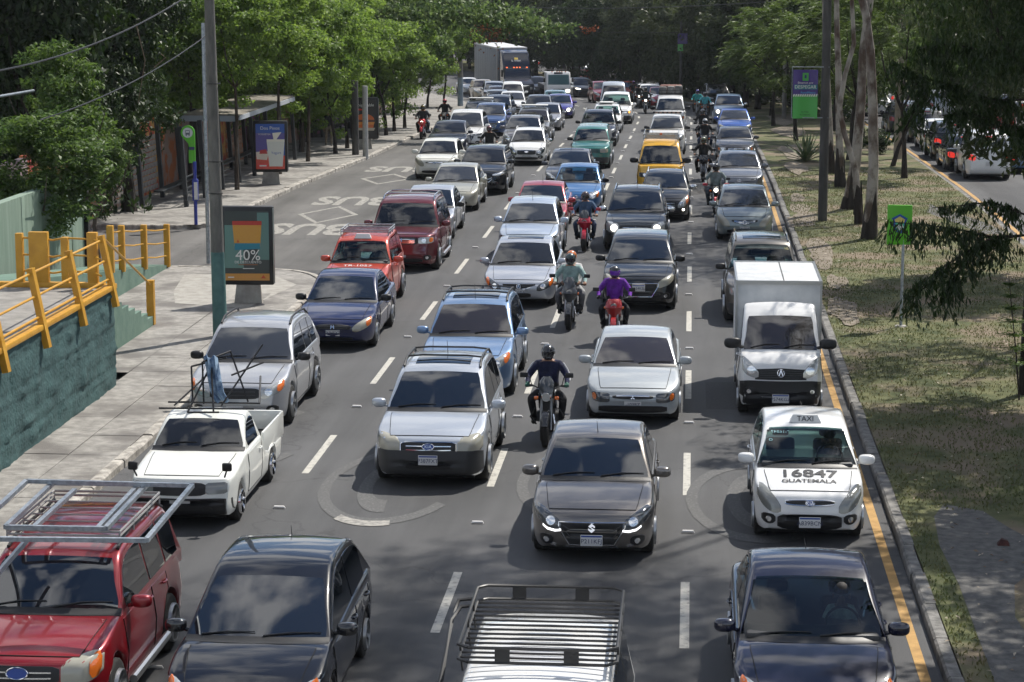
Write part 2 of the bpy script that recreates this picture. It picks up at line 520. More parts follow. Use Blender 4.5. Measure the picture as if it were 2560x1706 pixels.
# ---- painted lines
def dash(x, y0, y1, w=.12, mat=M_WHITE, h=.004, name='lane_dash'):
    return sheet(name, x - w / 2, x + w / 2, y0, y1, h, mat, 1.5, 2, parent=road)
D0 = pix(1729, 1617).y
for n in range(-1, 24):
    y = D0 + 8 * n
    for x in (0.0, -3.15, -6.3):
        dash(x + random.uniform(-.015, .015), y + random.uniform(-.1, .1) + {0.0: 0, -3.15: .25, -6.3: 1.1}[x], y + 3 + random.uniform(-.1, .1) + {0.0: 0, -3.15: .25, -6.3: 1.1}[x])
    if y > 84: dash(-9.5, y + 2.0, y + 5.0)
sheet('edge_line', 2.78, 2.91, 10, 235, .004, M_YELLOW, 2, 2, parent=road)
sheet('edge_line', 10.12, 10.27, 40, 260, .008, M_YELLOW, 2, 2, parent=opp)
sheet('edge_line', lambda y: kerbL(y) + .22 if y > 68 else -9.05, lambda y: kerbL(y) + .34 if y > 68 else -8.93, 73, 150, .004, M_KERBW, 2, 2, parent=road) if False else None
# raised reflectors between the lane dashes
stud = MB()
stud.tube([(-.09, 0, 0), (-.075, 0, .022), (.075, 0, .022), (.09, 0, 0)], [.012, .02, .02, .012], 6)
STUD = stud.mesh('road_stud')
M_STUD = plain('stud_white', (.8, .78, .76, 1), rough=.35)
for n in range(-1, 12):
    for x in (0.0, -3.15, -6.3):
        y = D0 + 8 * n + 5.6 + {0.0: 0, -3.15: .3, -6.3: 1.0}[x]
        use_mesh('road_stud', STUD, M_STUD, road, W3(x + random.uniform(-.03, .03), y, .006))
# worn arcs of old arrow markings
def ring_mark(cx, cy, r0, r1, a0, a1, mat, name, sy=1.0):
    hh = .009 if mat is not M_GHOST else .0065
    V, F = [], []
    n = 22
    for i in range(n + 1):
        a = math.radians(lerp(a0, a1, i / n))
        for r in (r0, r1): V.append((cx + r * math.cos(a), cy + sy * r * math.sin(a), ground(cy) + hh))
    for i in range(n): F.append((i * 2, i * 2 + 1, i * 2 + 3, i * 2 + 2))
    mesh_obj(name, V, F, mat, road, smooth=False)
for (cx, cy) in ((1.15, 34.6), (-4.75, 35.2), (-1.6, 35.6), (-7.75, 38.6)):
    ring_mark(cx, cy, .98, 1.16, 60, 330, M_GHOST, 'old_arrow_marking', 2.3)
    ring_mark(cx, cy, .30, .52, 90, 280, M_GHOST, 'old_arrow_marking', 3.6)
ring_mark(-4.75, 35.1, 1.00, 1.14, 238, 285, noisy('faded_white_paint', (.15, .147, .14, 1), (.36, .345, .31, 1), scale=10, rough=.8, lo=.32, hi=.6), 'old_arrow_marking', 2.32)
# dark sealed repair patch
sheet('asphalt_patch', 0.35, 1.7, 41.8, 44.6, .003, noisy('patch_asphalt', (.045, .045, .046, 1), (.07, .07, .07, 1), scale=20, rough=.85), 1, 2, parent=road)

# ---- bus lane lettering
M_WHITE2 = noisy('faded_white_paint', (.15, .147, .14, 1), (.36, .345, .31, 1), scale=10, rough=.8, lo=.32, hi=.6)
def flat_text(txt, cx, cy, w, h, mat, rot=math.pi):
    me = text_mesh(txt, 1.0, bold=.035).copy()
    co = np.array([v.co for v in me.vertices])
    mn, mx = co.min(0), co.max(0)
    for v in me.vertices:
        x = ((v.co.x - mn[0]) / (mx[0] - mn[0]) - .5) * w; y = ((v.co.y - mn[1]) / (mx[1] - mn[1]) - .5) * h
        if rot: x, y = -x, -y
        v.co = (cx + x, cy + y, ground(cy + y) + .008)
    o = bpy.data.objects.new('road_lettering', me); link(o, road); me.materials.append(mat)
    return o
def diamond(cx, cy, w, h, t=.16):
    P = [(0, h / 2), (w / 2, 0), (0, -h / 2), (-w / 2, 0)]
    k = 1 - t * 1.9 / min(w, h)
    V = [(cx + x, cy + y, ground(cy + y) + .008) for x, y in P] + [(cx + x * (1 - t * 2.4 / w), cy + y * (1 - t * 5.0 / h), ground(cy + y) + .008) for x, y in P]
    mesh_obj('lane_diamond', V, [(i, (i + 1) % 4, (i + 1) % 4 + 4, i + 4) for i in range(4)], M_WHITE2, road, smooth=False)
for (px_, py_, kind) in ((770, 574, 't'), (820, 537, 'd'), (885, 503, 't'), (965, 448, 'd'), (1000, 424, 't')):
    p = pix(px_, py_)
    if kind == 't': flat_text('BUS', p.x, p.y, 2.75, 3.1, M_WHITE2)
    else: diamond(p.x, p.y, 2.05, 5.2)

# ---- kerbs and pavements
def kerbL(y): return lerp(-15.0, -14.2, min(1, max(0, (y - 72) / 28)))
def kerb_run(name, pts, w, h, mat, step, parent_mat=None):
    """row of kerb blocks along a polyline (list of x,y); each block is a piece of its own"""
    root = empty(name, (0, 0, 0)); tag(root, kind='structure')
    P = [Vector((x, y)) for x, y in pts]
    acc = []
    for a, b in zip(P[:-1], P[1:]):
        n = max(1, int((b - a).length / .25))
        for i in range(n): acc.append(a.lerp(b, i / n))
    acc.append(P[-1])
    k = max(1, int(step / .25)); i = 0
    while i < len(acc) - 1:
        seg = acc[i:i + k + 1]
        if len(seg) < 2: break
        V, F = [], []
        jz = random.uniform(-.012, .012); jx = random.uniform(-.012, .012)
        m = len(seg)
        for q, p in enumerate(seg):
            a = seg[max(0, q - 1)]; b = seg[min(m - 1, q + 1)]
            t = (b - a).normalized(); nrm = Vector((-t.y, t.x))
            pp = p + t * (.006 if q == 0 else (-.006 if q == m - 1 else 0))
            for (o, z) in ((0, -.05), (0, h - .03), (.03 if w > 0 else -.03, h), (w, h), (w, -.05)):
                x, y, g = W3(pp.x + nrm.x * (o + jx), pp.y + nrm.y * (o + jx))
                V.append((x, y, g + z + (jz if z > 0 else 0)))
        for q in range(m - 1):
            for e in range(4):
                a = q * 5 + e; F.append((a, a + 1, a + 6, a + 5))
        F.append((0, 1, 2, 3, 4)); F.append(tuple((m - 1) * 5 + e for e in (4, 3, 2, 1, 0)))
        me = mesh_obj('kerb_block', V, F, mat, root, angle=30)
        i += k
    return root
kerb_run('median_kerb', [(3.08, 12), (3.08, 235)], -.17, .14, M_KERB, 1.5)
kerb_run('opposite_kerb', [(9.93, 235), (9.93, 40)], -.17, .12, M_KERB, 2.5)
corner = [(-9.4 - 2.2 * (1 - math.cos(t)), 56.6 + 3.2 * math.sin(t)) for t in np.linspace(0, math.pi / 2, 8)]
kerb_run('pavement_kerb', [(-9.4, 12)] + corner + [(-16.8, 60.2)], .18, .14, M_KERBW, 1.0)
farc = [(-22, 69.2), (-17.2, 69.2), (-16.0, 69.3), (-15.3, 69.9), (-15.0, 71.0)]
kerb_run('bus_stop_kerb', farc + [(kerbL(y), y) for y in range(72, 160, 2)], .2, .15, M_KERBW, 1.0)
# near pavement laid in slabs
pav = empty('pavement'); tag(pav, kind='structure')
sh = .14
def slab_(x): pass
def slab(x0, x1, y0, y1, mat, hz):
    V = []
    g = .006
    b = .012
    for (x, y) in ((x0 + g, y0 + g), (x1 - g, y0 + g), (x1 - g, y1 - g), (x0 + g, y1 - g)): V.append(W3(x, y, hz - .08))
    for (x, y) in ((x0 + g, y0 + g), (x1 - g, y0 + g), (x1 - g, y1 - g), (x0 + g, y1 - g)): V.append(W3(x, y, hz - b * .5))
    for (x, y) in ((x0 + g + b, y0 + g + b), (x1 - g - b, y0 + g + b), (x1 - g - b, y1 - g - b), (x0 + g + b, y1 - g - b)): V.append(W3(x, y, hz))
    F = [(8, 9, 10, 11)] + [(i, (i + 1) % 4, (i + 1) % 4 + 4, i + 4) for i in range(4)] + [(i + 4, (i + 1) % 4 + 4, (i + 1) % 4 + 8, i + 8) for i in range(4)]
    return mesh_obj('pavement_slab', V, F, mat, pav, smooth=False)
y = 24.0
while y < 56.4:
    st = 1.55
    for (a, b) in ((-9.585, -10.45), (-10.45, -11.34)):
        slab(b, a, y, y + st, M_CONC, sh + random.uniform(-.008, .006))
    y += st
V = [W3(-9.585, 56.4, sh - .004)] + [W3(x - .19 if x > -11 else x, y - .19, sh - .004) for x, y in corner] + [W3(-16.9, 60.0, sh - .004), W3(-16.9, 44.0, sh - .004), W3(-11.345, 44.0, sh - .004), W3(-11.345, 56.4, sh - .004)]
mesh_obj('pavement_corner', V, [tuple(range(len(V)))], M_CONC, pav, smooth=False)
V = [W3(-12.5, 53.2, sh + .002), W3(-10.6, 52.6, sh + .002), W3(-10.1, 56.6, sh + .002), W3(-11.2, 58.6, sh + .002), W3(-13.4, 58.2, sh + .002), W3(-13.0, 55.2, sh + .002)]
mesh_obj('pale_pavement_patch', V, [tuple(range(6))], M_CONCL, pav, smooth=False)
spv = sheet('bus_stop_pavement', lambda y: -19.4, lambda y: kerbL(y) - .2 if y > 71 else -15.4, 69.35, 160, .15, M_CONC, 1.5, 4)
sheet('far_pavement', -24, -14.4, 160.2, 330, .15, M_CONC, 3, 3)
# median lawn
M_LAWN = noisy('lawn', (.048, .062, .020, 1), (.125, .128, .055, 1), scale=1.6, rough=.95, bump=.6, bscale=30, lo=.34, hi=.62, c3=(.185, .145, .10, 1), scale3=.5, coord='Object')
lawn = sheet('lawn', 3.26, 9.76, 12, 235, .135, M_LAWN, 1.5, 8)
sheet('far_verge', 2.7, 9.9, 235.2, 420, .1, M_LAWN, 4, 4)
sheet('opposite_verge', 21.4, 60, 10, 420, .05, M_LAWN, 4, 6)
M_PATH = noisy('worn_asphalt_path', (.075, .074, .072, 1), (.15, .145, .135, 1), scale=6, rough=.9, bump=.3, bscale=60)
M_DIRT = noisy('worn_dirt', (.13, .105, .075, 1), (.25, .215, .17, 1), scale=5, rough=.95, bump=.3)
def blob_sheet(name, pts, h, mat):
    V = [W3(x, y, h) for x, y in pts]
    return tag(mesh_obj(name, V, [tuple(range(len(V)))], mat, None, smooth=False), kind='structure')
blob_sheet('footpath', [(3.62, 20), (3.58, 24), (3.62, 27), (3.66, 29.5), (3.62, 31.5), (3.72, 33.2), (3.95, 34.0), (4.5, 33.6), (4.75, 32.6), (5.1, 31.6), (5.6, 31.4), (5.7, 30.9), (4.95, 30.6), (4.4, 29.5), (4.2, 28), (4.3, 26), (4.45, 24), (4.5, 20)], .140, M_PATH)
random.seed(3)
for (px_, py_, a, b) in ((1990, 555, .35, 1.6), (2015, 545, .4, 2.2), (2000, 520, .35, 1.6), (1992, 495, .3, 1.5), (2050, 620, .35, 2.4), (2058, 650, .33, 2.2), (2090, 705, .3, 1.3), (2112, 775, .4, 1.8), (2125, 800, .25, .9), (1975, 330, .9, 6), (1985, 380, .75, 6), (1955, 300, 1.0, 7), (1990, 420, .5, 4)):
    c = pix(px_, py_, .14)
    pts = []
    for k in range(11):
        t = 2 * math.pi * k / 11; q = random.uniform(.7, 1.2)
        pts.append((c.x - bend(c.y) + a * q * math.cos(t), c.y + b * q * math.sin(t)))
    WP = globals().get('WP', 0) + 1
    blob_sheet('worn_patch', pts, .1402 + .0022 * WP, M_DIRT)
blob_sheet('median_path', [(5.2, 92), (5.9, 92), (7.2, 84), (8.3, 77), (9.4, 72), (9.7, 69), (9.0, 69), (7.9, 74.5), (6.6, 82)], .1400, M_PATH)
# ================================================================== vehicles
def chaikin(p, it=2):
    p = [np.array(q, float) for q in p]
    for _ in range(it):
        q = [p[0]]
        for a, b in zip(p[:-1], p[1:]):
            q += [a * .75 + b * .25, a * .25 + b * .75]
        q.append(p[-1])
        p = q
    return np.array(p)
class Prof:
    def __init__(s, pts, it=2):
        a = chaikin(pts, it)
        y = np.maximum.accumulate(a[:, 0]) + np.arange(len(a)) * 1e-6
        s.y, s.z = y, a[:, 1]
    def __call__(s, y): return float(np.interp(y, s.y, s.z))

TYPES = {
 'sedan': dict(L=4.45, W=1.72, H=1.44, fo=.86, wb=2.62, r=.31, zh=.66, zc=.885, yc=1.20, yw=2.06, zw=1.36, yp=2.6, yr=3.20, zr=1.35, yg=3.86, zg=.98, zt=.95),
 'hatch': dict(L=3.75, W=1.64, H=1.50, fo=.74, wb=2.40, r=.29, zh=.72, zc=.945, yc=.90, yw=1.68, zw=1.42, yp=2.2, yr=3.25, zr=1.42, yg=3.66, zg=1.0, zt=.98),
 'suv':   dict(L=4.40, W=1.80, H=1.68, fo=.85, wb=2.65, r=.355, zh=.83, zc=1.04, yc=1.16, yw=1.95, zw=1.58, yp=2.5, yr=3.90, zr=1.60, yg=4.28, zg=1.10, zt=1.07),
 'boxy':  dict(L=4.35, W=1.76, H=1.80, fo=.80, wb=2.60, r=.36, zh=.90, zc=1.09, yc=1.20, yw=1.72, zw=1.70, yp=2.4, yr=4.05, zr=1.76, yg=4.27, zg=1.14, zt=1.12),
 'van':   dict(L=4.70, W=1.70, H=1.97, fo=.75, wb=2.55, r=.31, zh=.92, zc=1.12, yc=.28, yw=.92, zw=1.78, yp=1.7, yr=4.50, zr=1.92, yg=4.64, zg=1.15, zt=1.12),
 'truck': dict(L=4.45, W=1.58, H=1.97, fo=.62, wb=2.5, r=.27, zh=1.02, zc=1.16, yc=.40, yw=.98, zw=1.78, yp=1.25, yr=1.48, zr=1.90, yg=1.62, zg=1.2, zt=1.12),
 'pickup': dict(L=4.50, W=1.58, H=1.42, fo=.78, wb=2.55, r=.29, zh=.78, zc=.94, yc=1.25, yw=1.78, zw=1.35, yp=2.1, yr=2.42, zr=1.38, yg=2.62, zg=.98, zt=.96),
}

def rim_mesh(spokes=5):
    m = MB()
    m.lathe([(-.30, .62), (-.50, .60), (-.52, .64), (-.5, .66), (-.30, .68)], n=24)      # rim lip, radius in tyre units
    m.lathe([(-.36, .0001), (-.36, .14), (-.30, .17)], n=12)
    for k in range(spokes):
        a = 2 * math.pi * k / spokes
        ca, sa = math.cos(a), math.sin(a)
        w0, w1 = .10, .075
        q = []
        for rr, w in ((.12, w0), (.63, w1)):
            for sgn in (-1, 1):
                q.append((-.40 if rr < .3 else -.44, rr * ca - sgn * w * sa, rr * sa + sgn * w * ca))
        b = [(x + .10, y, z) for x, y, z in q]
        m.add(q + b, [(0, 1, 3, 2), (0, 2, 6, 4), (1, 5, 7, 3)])
    m.lathe([(-.12, .0001), (-.12, .62)], n=20)
    return m.mesh('rim', angle=30)
def tyre_mesh():
    pr = [(-.30, .62), (-.37, .66), (-.385, .78), (-.36, .92), (-.30, .985), (-.15, 1.0), (0, 1.0), (.15, 1.0), (.30, .985), (.36, .92), (.38, .78), (.30, .62)]
    return MB().lathe(pr, n=28).mesh('tyre', angle=50)
TYRE = tyre_mesh(); RIMS = {k: rim_mesh(k) for k in (5, 7, 10)}
def mirror_mesh():
    bm = bmesh.new()
    bmesh.ops.create_uvsphere(bm, u_segments=14, v_segments=9, radius=1)
    for v in bm.verts:
        x, y, z = v.co
        e = 1.0
        v.co = Vector((math.copysign(abs(x) ** .7, x) * .125, math.copysign(abs(y) ** .8, y) * .07 + .02 * x * x, math.copysign(abs(z) ** .7, z) * .078))
    bm.verts.index_update()
    m = MB()
    m.add([v.co for v in bm.verts], [tuple(v.index for v in f.verts) for f in bm.faces])
    m.tube([(-.10, .02, -.05), (-.19, .05, -.08)], .025, 6)
    bm.free()
    return m.mesh('mirror')
MIRROR = mirror_mesh()

class CarShape:
    def __init__(s, sp):
        s.sp = sp
        L, W, H = sp['L'], sp['W'], sp['H']
        zh, zc, yc = sp['zh'], sp['zc'], sp['yc']
        s.hw = W / 2
        bl = sp.get('blunt', 0)
        s.ntop = Prof([(0, .47), (.012, .56), (.035, zh - .10), (.07, zh - .03), (.16 - .06 * bl, zh + .005), (yc * .35 + .05, lerp(zh, zc, .42)), (yc * .75, lerp(zh, zc, .83)), (yc, zc), (yc + .4, zc + .005),
                       (sp['yg'] if sp.get('deck') else L * .7, sp['zt'] + .01), (L - .16, sp['zt']), (L - .06, sp['zt'] - .06), (L - .02, sp['zt'] - .2), (L, .58)], 2)
        if sp.get('bed'):
            s.ntop = Prof([(0, .47), (.012, .56), (.035, zh - .10), (.07, zh - .03), (.10, zh + .005), (yc * .5, lerp(zh, zc, .5)), (yc, zc), (yc + .4, zc + .005), (sp['yg'] - .05, sp['zt']), (sp['yg'] + .02, sp['zt'] - .02), (sp['yg'] + .03, .60), (L - .3, .60), (L, .58)], 1)
        s.nbot = Prof([(0, .40), (.02, .30), (.07, .23), (.2, .2), (L * .5, .2), (L - .2, .22), (L - .06, .28), (L, .42)], 1)
        s.ctop = Prof([(yc - .02, zc - .02), (yc + .04, zc + .015), (lerp(yc, sp['yw'], .5), lerp(zc, sp['zw'], .53)), (sp['yw'], sp['zw']), (sp['yw'] + .30, H - .025), (sp['yp'], H), (lerp(sp['yp'], sp['yr'], .6), H - .015), (sp['yr'], sp['zr']), (sp['yg'], sp['zg']), (sp['yg'] + .06, sp['zg'] - .08)], 2)
        s.zb = min(zc, sp['zt']) - .02
        s.hwb = s.hw * sp.get('beltw', .945)
        s.hwr = s.hw * sp.get('roofw', .755)
    def top(s, y): return s.ntop(y)
    def bot(s, y):
        z = s.nbot(y)
        sp = s.sp
        ra = sp['r'] + .055
        for cy in (sp['fo'], sp['fo'] + sp['wb']):
            d = abs(y - cy)
            if d < ra: z = max(z, sp['r'] + math.sqrt(max(0, ra * ra - d * d)))
        return z
    def wid(s, y):
        L = s.sp['L']
        a = s.sp.get('round', .26)
        f = 1 - a * max(0, 1 - y / .62) ** 2.4
        r = 1 - .16 * max(0, 1 - (L - y) / .5) ** 2.4
        return s.hw * f * r
    def shear(s, x, y):
        c = .13 * max(0, 1 - y / .9)
        return y + c * (x / s.hw) ** 2
    def body(s):
        sp = s.sp; L = sp['L']; ra = sp['r'] + .055
        ys = [0, .006, .014, .025, .04, .06, .085, .115, .16, .22, .3, .4]
        ys += list(np.linspace(.5, L - .5, 22)) + [L - .4, L - .3, L - .22, L - .15, L - .1, L - .06, L - .035, L - .015, L]
        for cy in (sp['fo'], sp['fo'] + sp['wb']):
            ys = [y for y in ys if not (cy - ra - .02 < y < cy + ra + .02)]
            ys += [cy + ra * 1.0 * math.cos(t) for t in np.linspace(0, math.pi, 15)] + [cy - ra - .004, cy + ra + .004]
        ys = sorted(ys)
        V, F = [], []
        ncol = None
        for y in ys:
            zt, zb, hw = s.top(y), s.bot(y), s.wid(y)
            rf = min(.058, .42 * (zt - zb))
            half = [(0, zb), (hw * .5, zb), (hw * .93, zb)]
            zs1 = zt - rf
            for k in (.06, .2, .36, .52, .68, .84, 1.0):
                z = lerp(zb, zs1, k)
                S = 1 - .045 * min(1.2, ((z - .60) / .42) ** 2) + (.012 if .62 < z < .76 else 0)
                half.append((hw * S * (.985 if k < .1 else 1), z))
            xs = half[-1][0]
            for a in (25, 50, 72):
                t = math.radians(a)
                half.append((xs - rf * (1 - math.cos(t)), zs1 + rf * math.sin(t)))
            x1 = xs - rf * .95
            for f in (.94, .8, .6, .4, .2, 0):
                x = x1 * f
                half.append((x, zt + .035 * (1 - f * f) * min(1, y / .3)))
            row = half[:-1] + [half[-1]] + [(-x, z) for x, z in half[-2:0:-1]]
            ncol = len(row)
            V += [(x, s.shear(x, y), z) for x, z in row]
        n = len(ys)
        for i in range(n - 1):
            for k in range(ncol):
                a = i * ncol + k; b = i * ncol + (k + 1) % ncol
                F.append((a, b, b + ncol, a + ncol))
        F.append(tuple(range(ncol - 1, -1, -1)))
        F.append(tuple((n - 1) * ncol + k for k in range(ncol)))
        return V, F
    # ---- cabin
    def cx(s, z): return lerp(s.hwb, s.hwr, min(1, max(0, (z - s.zb) / (s.sp['H'] - s.zb))))
    def crf(s, y):
        return .075 * min(1, max(.08, (s.ctop(y) - s.zb) / .35))
    def cxs(s, y):
        rf = s.crf(y)
        return s.cx(s.ctop(y) - rf) - rf
    def cshear(s, x, y):
        sp = s.sp
        f = max(0, 1 - (y - sp['yc']) / 1.3); r = max(0, 1 - (sp['yg'] - y) / .9)
        return y + (sp.get('wsbow', .15) * f - .09 * r) * (x / s.hwb) ** 2
    def roofpt(s, x, y, off=0.0):
        xs = s.cxs(y)
        z = s.ctop(y) + .03 * (1 - min(1, (x / max(xs, .1)) ** 2))
        d = (s.ctop(y + .02) - s.ctop(y - .02)) / .04
        n = math.hypot(1, d)
        return (x, s.cshear(x, y) - off * d / n, z + off / n)
    def cabin(s, clear=False, wins=()):
        sp = s.sp
        ys = [sp['yc'] - .01] + list(np.linspace(sp['yc'] + .03, sp['yw'] - .06, 9)) + list(np.linspace(sp['yw'], sp['yw'] + .35, 6)) + list(np.linspace(sp['yw'] + .5, sp['yr'] - .15, 6)) + list(np.linspace(sp['yr'] - .08, sp['yg'] + .05, 9))
        ys = sorted(ys)
        V, F = [], []
        for y in ys:
            zt = s.ctop(y); rf = s.crf(y)
            z0 = s.zb - .14
            z1 = max(zt - rf, z0 + .01)
            half = []
            for k in (0, .25, .5, .75, 1):
                z = lerp(z0, z1, k)
                half.append((s.cx(z), z))
            xs0 = half[-1][0]
            for a in (22, 45, 68):
                t = math.radians(a)
                half.append((xs0 - rf * (1 - math.cos(t)), z1 + rf * math.sin(t)))
            x1 = s.cxs(y)
            for f in (1, .85, .6, .3, 0):
                x = x1 * f
                half.append((x, zt + .03 * (1 - f * f)))
            row = half + [(-x, z) for x, z in half[-2::-1]]
            ncol = len(row)
            V += [(x, s.cshear(x, y), z) for x, z in row]
        n = len(ys)
        for i in range(n - 1):
            for k in range(ncol - 1):
                a = i * ncol + k
                if clear and 8 <= k <= 15 and ys[i] > sp['yc'] + .02 and ys[i + 1] < sp['yw'] - .005: continue
                if clear and 8 <= k <= 15 and ys[i] > sp['yr'] + .02 and ys[i + 1] < sp['yg'] - .02: continue
                if clear and (1 <= k <= 3 or ncol - 5 <= k <= ncol - 3) and any(ys[i] >= a_ and ys[i + 1] <= b_ for a_, b_ in wins): continue
                F.append((a, a + 1, a + 1 + ncol, a + ncol))
        F.append(tuple(range(ncol - 1, -1, -1)))
        F.append(tuple((n - 1) * ncol + k for k in range(ncol)))
        return V, F

def grid_patch(rows, thick, flip=False):
    """rows of points (a grid) -> surface with a turned-in rim; thick = vector into the body"""
    R, C = len(rows), len(rows[0])
    V = [p for r in rows for p in r]
    F = []
    for i in range(R - 1):
        for k in range(C - 1):
            a = i * C + k
            F.append((a, a + 1, a + C + 1, a + C))
    loop = [(0, k) for k in range(C)] + [(i, C - 1) for i in range(1, R)] + [(R - 1, k) for k in range(C - 2, -1, -1)] + [(i, 0) for i in range(R - 2, 0, -1)]
    base = len(V)
    for i, k in loop:
        p = V[i * C + k]
        V.append((p[0] + thick[0], p[1] + thick[1], p[2] + thick[2]))
    n = len(loop)
    for j in range(n):
        a = loop[j][0] * C + loop[j][1]; b = loop[(j + 1) % n][0] * C + loop[(j + 1) % n][1]
        F.append((b, a, base + j, base + (j + 1) % n))
    if flip: F = [tuple(reversed(f)) for f in F]
    return V, F

class Caster:
    def __init__(s, V, F): s.t = BVHTree.FromPolygons([Vector(v) for v in V], F)
    def hit(s, o, d, default):
        h = s.t.ray_cast(Vector(o), Vector(d))
        return h[0] if h[0] is not None else Vector(default)

def cols(x0, x1, a0, b0, a1, b1, n=9, p=3.0):
    """columns (x, zlow, zhigh) of a rounded four-sided outline"""
    out = []
    for k in range(n):
        t = k / (n - 1)
        s = abs(2 * t - 1)
        zl, zh_ = lerp(a0, a1, t), lerp(b0, b1, t)
        c, h = (zl + zh_) / 2, (zh_ - zl) / 2
        h *= max(.10, (1 - s ** p)) ** (1 / p) if s > .001 else 1
        out.append((lerp(x0, x1, t), c - h, c + h))
    return out
def front_patch(name, caster, cl, mat, parent, off=.008, rows=4, rear=False, L=0, maxdepth=.85):
    R = []
    for i in range(rows):
        t = i / (rows - 1)
        row = []
        for (x, a, b) in cl:
            z = lerp(a, b, t)
            if not rear:
                h = caster.hit((x, -1, z), (0, 1, 0), (x, .5, z))
                y = min(h.y, maxdepth) - off
            else:
                h = caster.hit((x, L + 1, z), (0, -1, 0), (x, L - .2, z))
                y = max(h.y, L - maxdepth) + off
            row.append((x, y, z))
        R.append(row)
    V, F = grid_patch(R, (0, (.05 if not rear else -.05), 0), flip=rear)
    return mesh_obj(name, V, F, mat, parent, angle=50)
def mirror_cols(cl): return [(-x, a, b) for x, a, b in cl][::-1]

def emblem(kind, x, y, z, parent, sz=.10, lean=.25):
    """badge at the front: simple raised chrome shapes"""
    m = MB()
    def ring(rx, rz, w=.016, n=20):
        pts = [(rx * math.cos(2 * math.pi * k / n), 0, rz * math.sin(2 * math.pi * k / n)) for k in range(n + 1)]
        m.tube(pts, w * .5, 5, cap=False)
    def poly(p): m.prism([(a * sz, b * sz) for a, b in p], -.012, .01)
    if kind == 'oval': ring(sz * .75, sz * .5); ring(sz * .28, sz * .48, .012); 
    elif kind == 'tri':
        for a in (90, 210, 330):
            t = math.radians(a); c, s_ = math.cos(t) * .45, math.sin(t) * .45
            u = (math.cos(t), math.sin(t)); w = (-u[1] * .26, u[0] * .26)
            poly([(c - u[0] * .45, s_ - u[1] * .45), (c + w[0], s_ + w[1]), (c + u[0] * .45, s_ + u[1] * .45), (c - w[0], s_ - w[1])])
    elif kind == 'H':
        poly([(-.6, -.6), (-.38, -.6), (-.3, -.08), (.3, -.08), (.38, -.6), (.6, -.6), (.48, .6), (.26, .6), (.28, .12), (-.28, .12), (-.26, .6), (-.48, .6)])
    elif kind == 'S':
        poly([(.55, .35), (0, .8), (-.55, .3), (.1, -.12), (-.1, -.25), (-.55, .02), (-.55, -.3), (0, -.75), (.6, -.25), (-.08, .2), (.08, .3), (.55, .05)])
    elif kind == 'bow':
        poly([(-1, -.2), (-.35, -.2), (-.35, -.4), (.35, -.4), (.35, -.2), (1, -.2), (.85, .2), (.35, .2), (.35, .4), (-.35, .4), (-.35, .2), (-.85, .2)])
    elif kind == 'A':
        ring(sz * .7, sz * .8, .018); poly([(-.5, -.55), (-.3, -.55), (0, .25), (.3, -.55), (.5, -.55), (.1, .7), (-.1, .7)])
    elif kind == 'dia':
        poly([(0, .8), (.5, 0), (0, -.8), (-.5, 0), (-.32, 0), (0, -.5), (.32, 0), (0, .5)])
    elif kind == 'ring': ring(sz * .6, sz * .55, .02); m.tube([(-sz * .5, 0, .01), (0, 0, -sz * .15), (sz * .5, 0, .01)], .009, 5)
    if m.v:
        o = m.build('emblem', M_CHROME, parent, loc=(x, y, z))
        o.rotation_euler = (-lean, 0, 0)
        return o
def badge_word(txt, x, y, z, parent, w=.19, back=M_BLUEINK):
    n = 20
    m = MB()
    pr = [(w * .5 * math.cos(2 * math.pi * k / n), w * .27 * math.sin(2 * math.pi * k / n)) for k in range(n)]
    m.prism(pr, -.01, .01)
    o = m.build('emblem', back, parent, loc=(x, y, z)); o.rotation_euler = (-.25, 0, 0)
    rim = MB().tube([(a, -.01, b) for a, b in pr + pr[:1]], .008, 5, cap=False).build('emblem_rim', M_CHROME, o)
    if txt:
        use_mesh('emblem_lettering', text_mesh(txt, .075, .003), M_CHROME, o, (0, -.014, 0), (math.pi / 2, 0, 0))
    return o

def plate(parent, txt, x, y, z, rear=False, w=.31, old=False):
    m = MB().rbox(-w / 2, w / 2, -.008, .008, -.08, .08, .006)
    o = m.build('number_plate', M_PLATE, parent, loc=(x, y, z))
    if rear: o.rotation_euler = (0, 0, math.pi)
    if txt:
        use_mesh('plate_lettering', text_mesh(txt, .088, .001), M_PLATEB, o, (0, -.011, -.012), (math.pi / 2, 0, 0))
        b = MB().box(-w / 2 + .01, w / 2 - .01, -.0105, -.0085, .05, .072).build('plate_band', M_BLUEINK, o, smooth=False)
    return o

def road_heading(y): return -math.atan(slope_x(y))

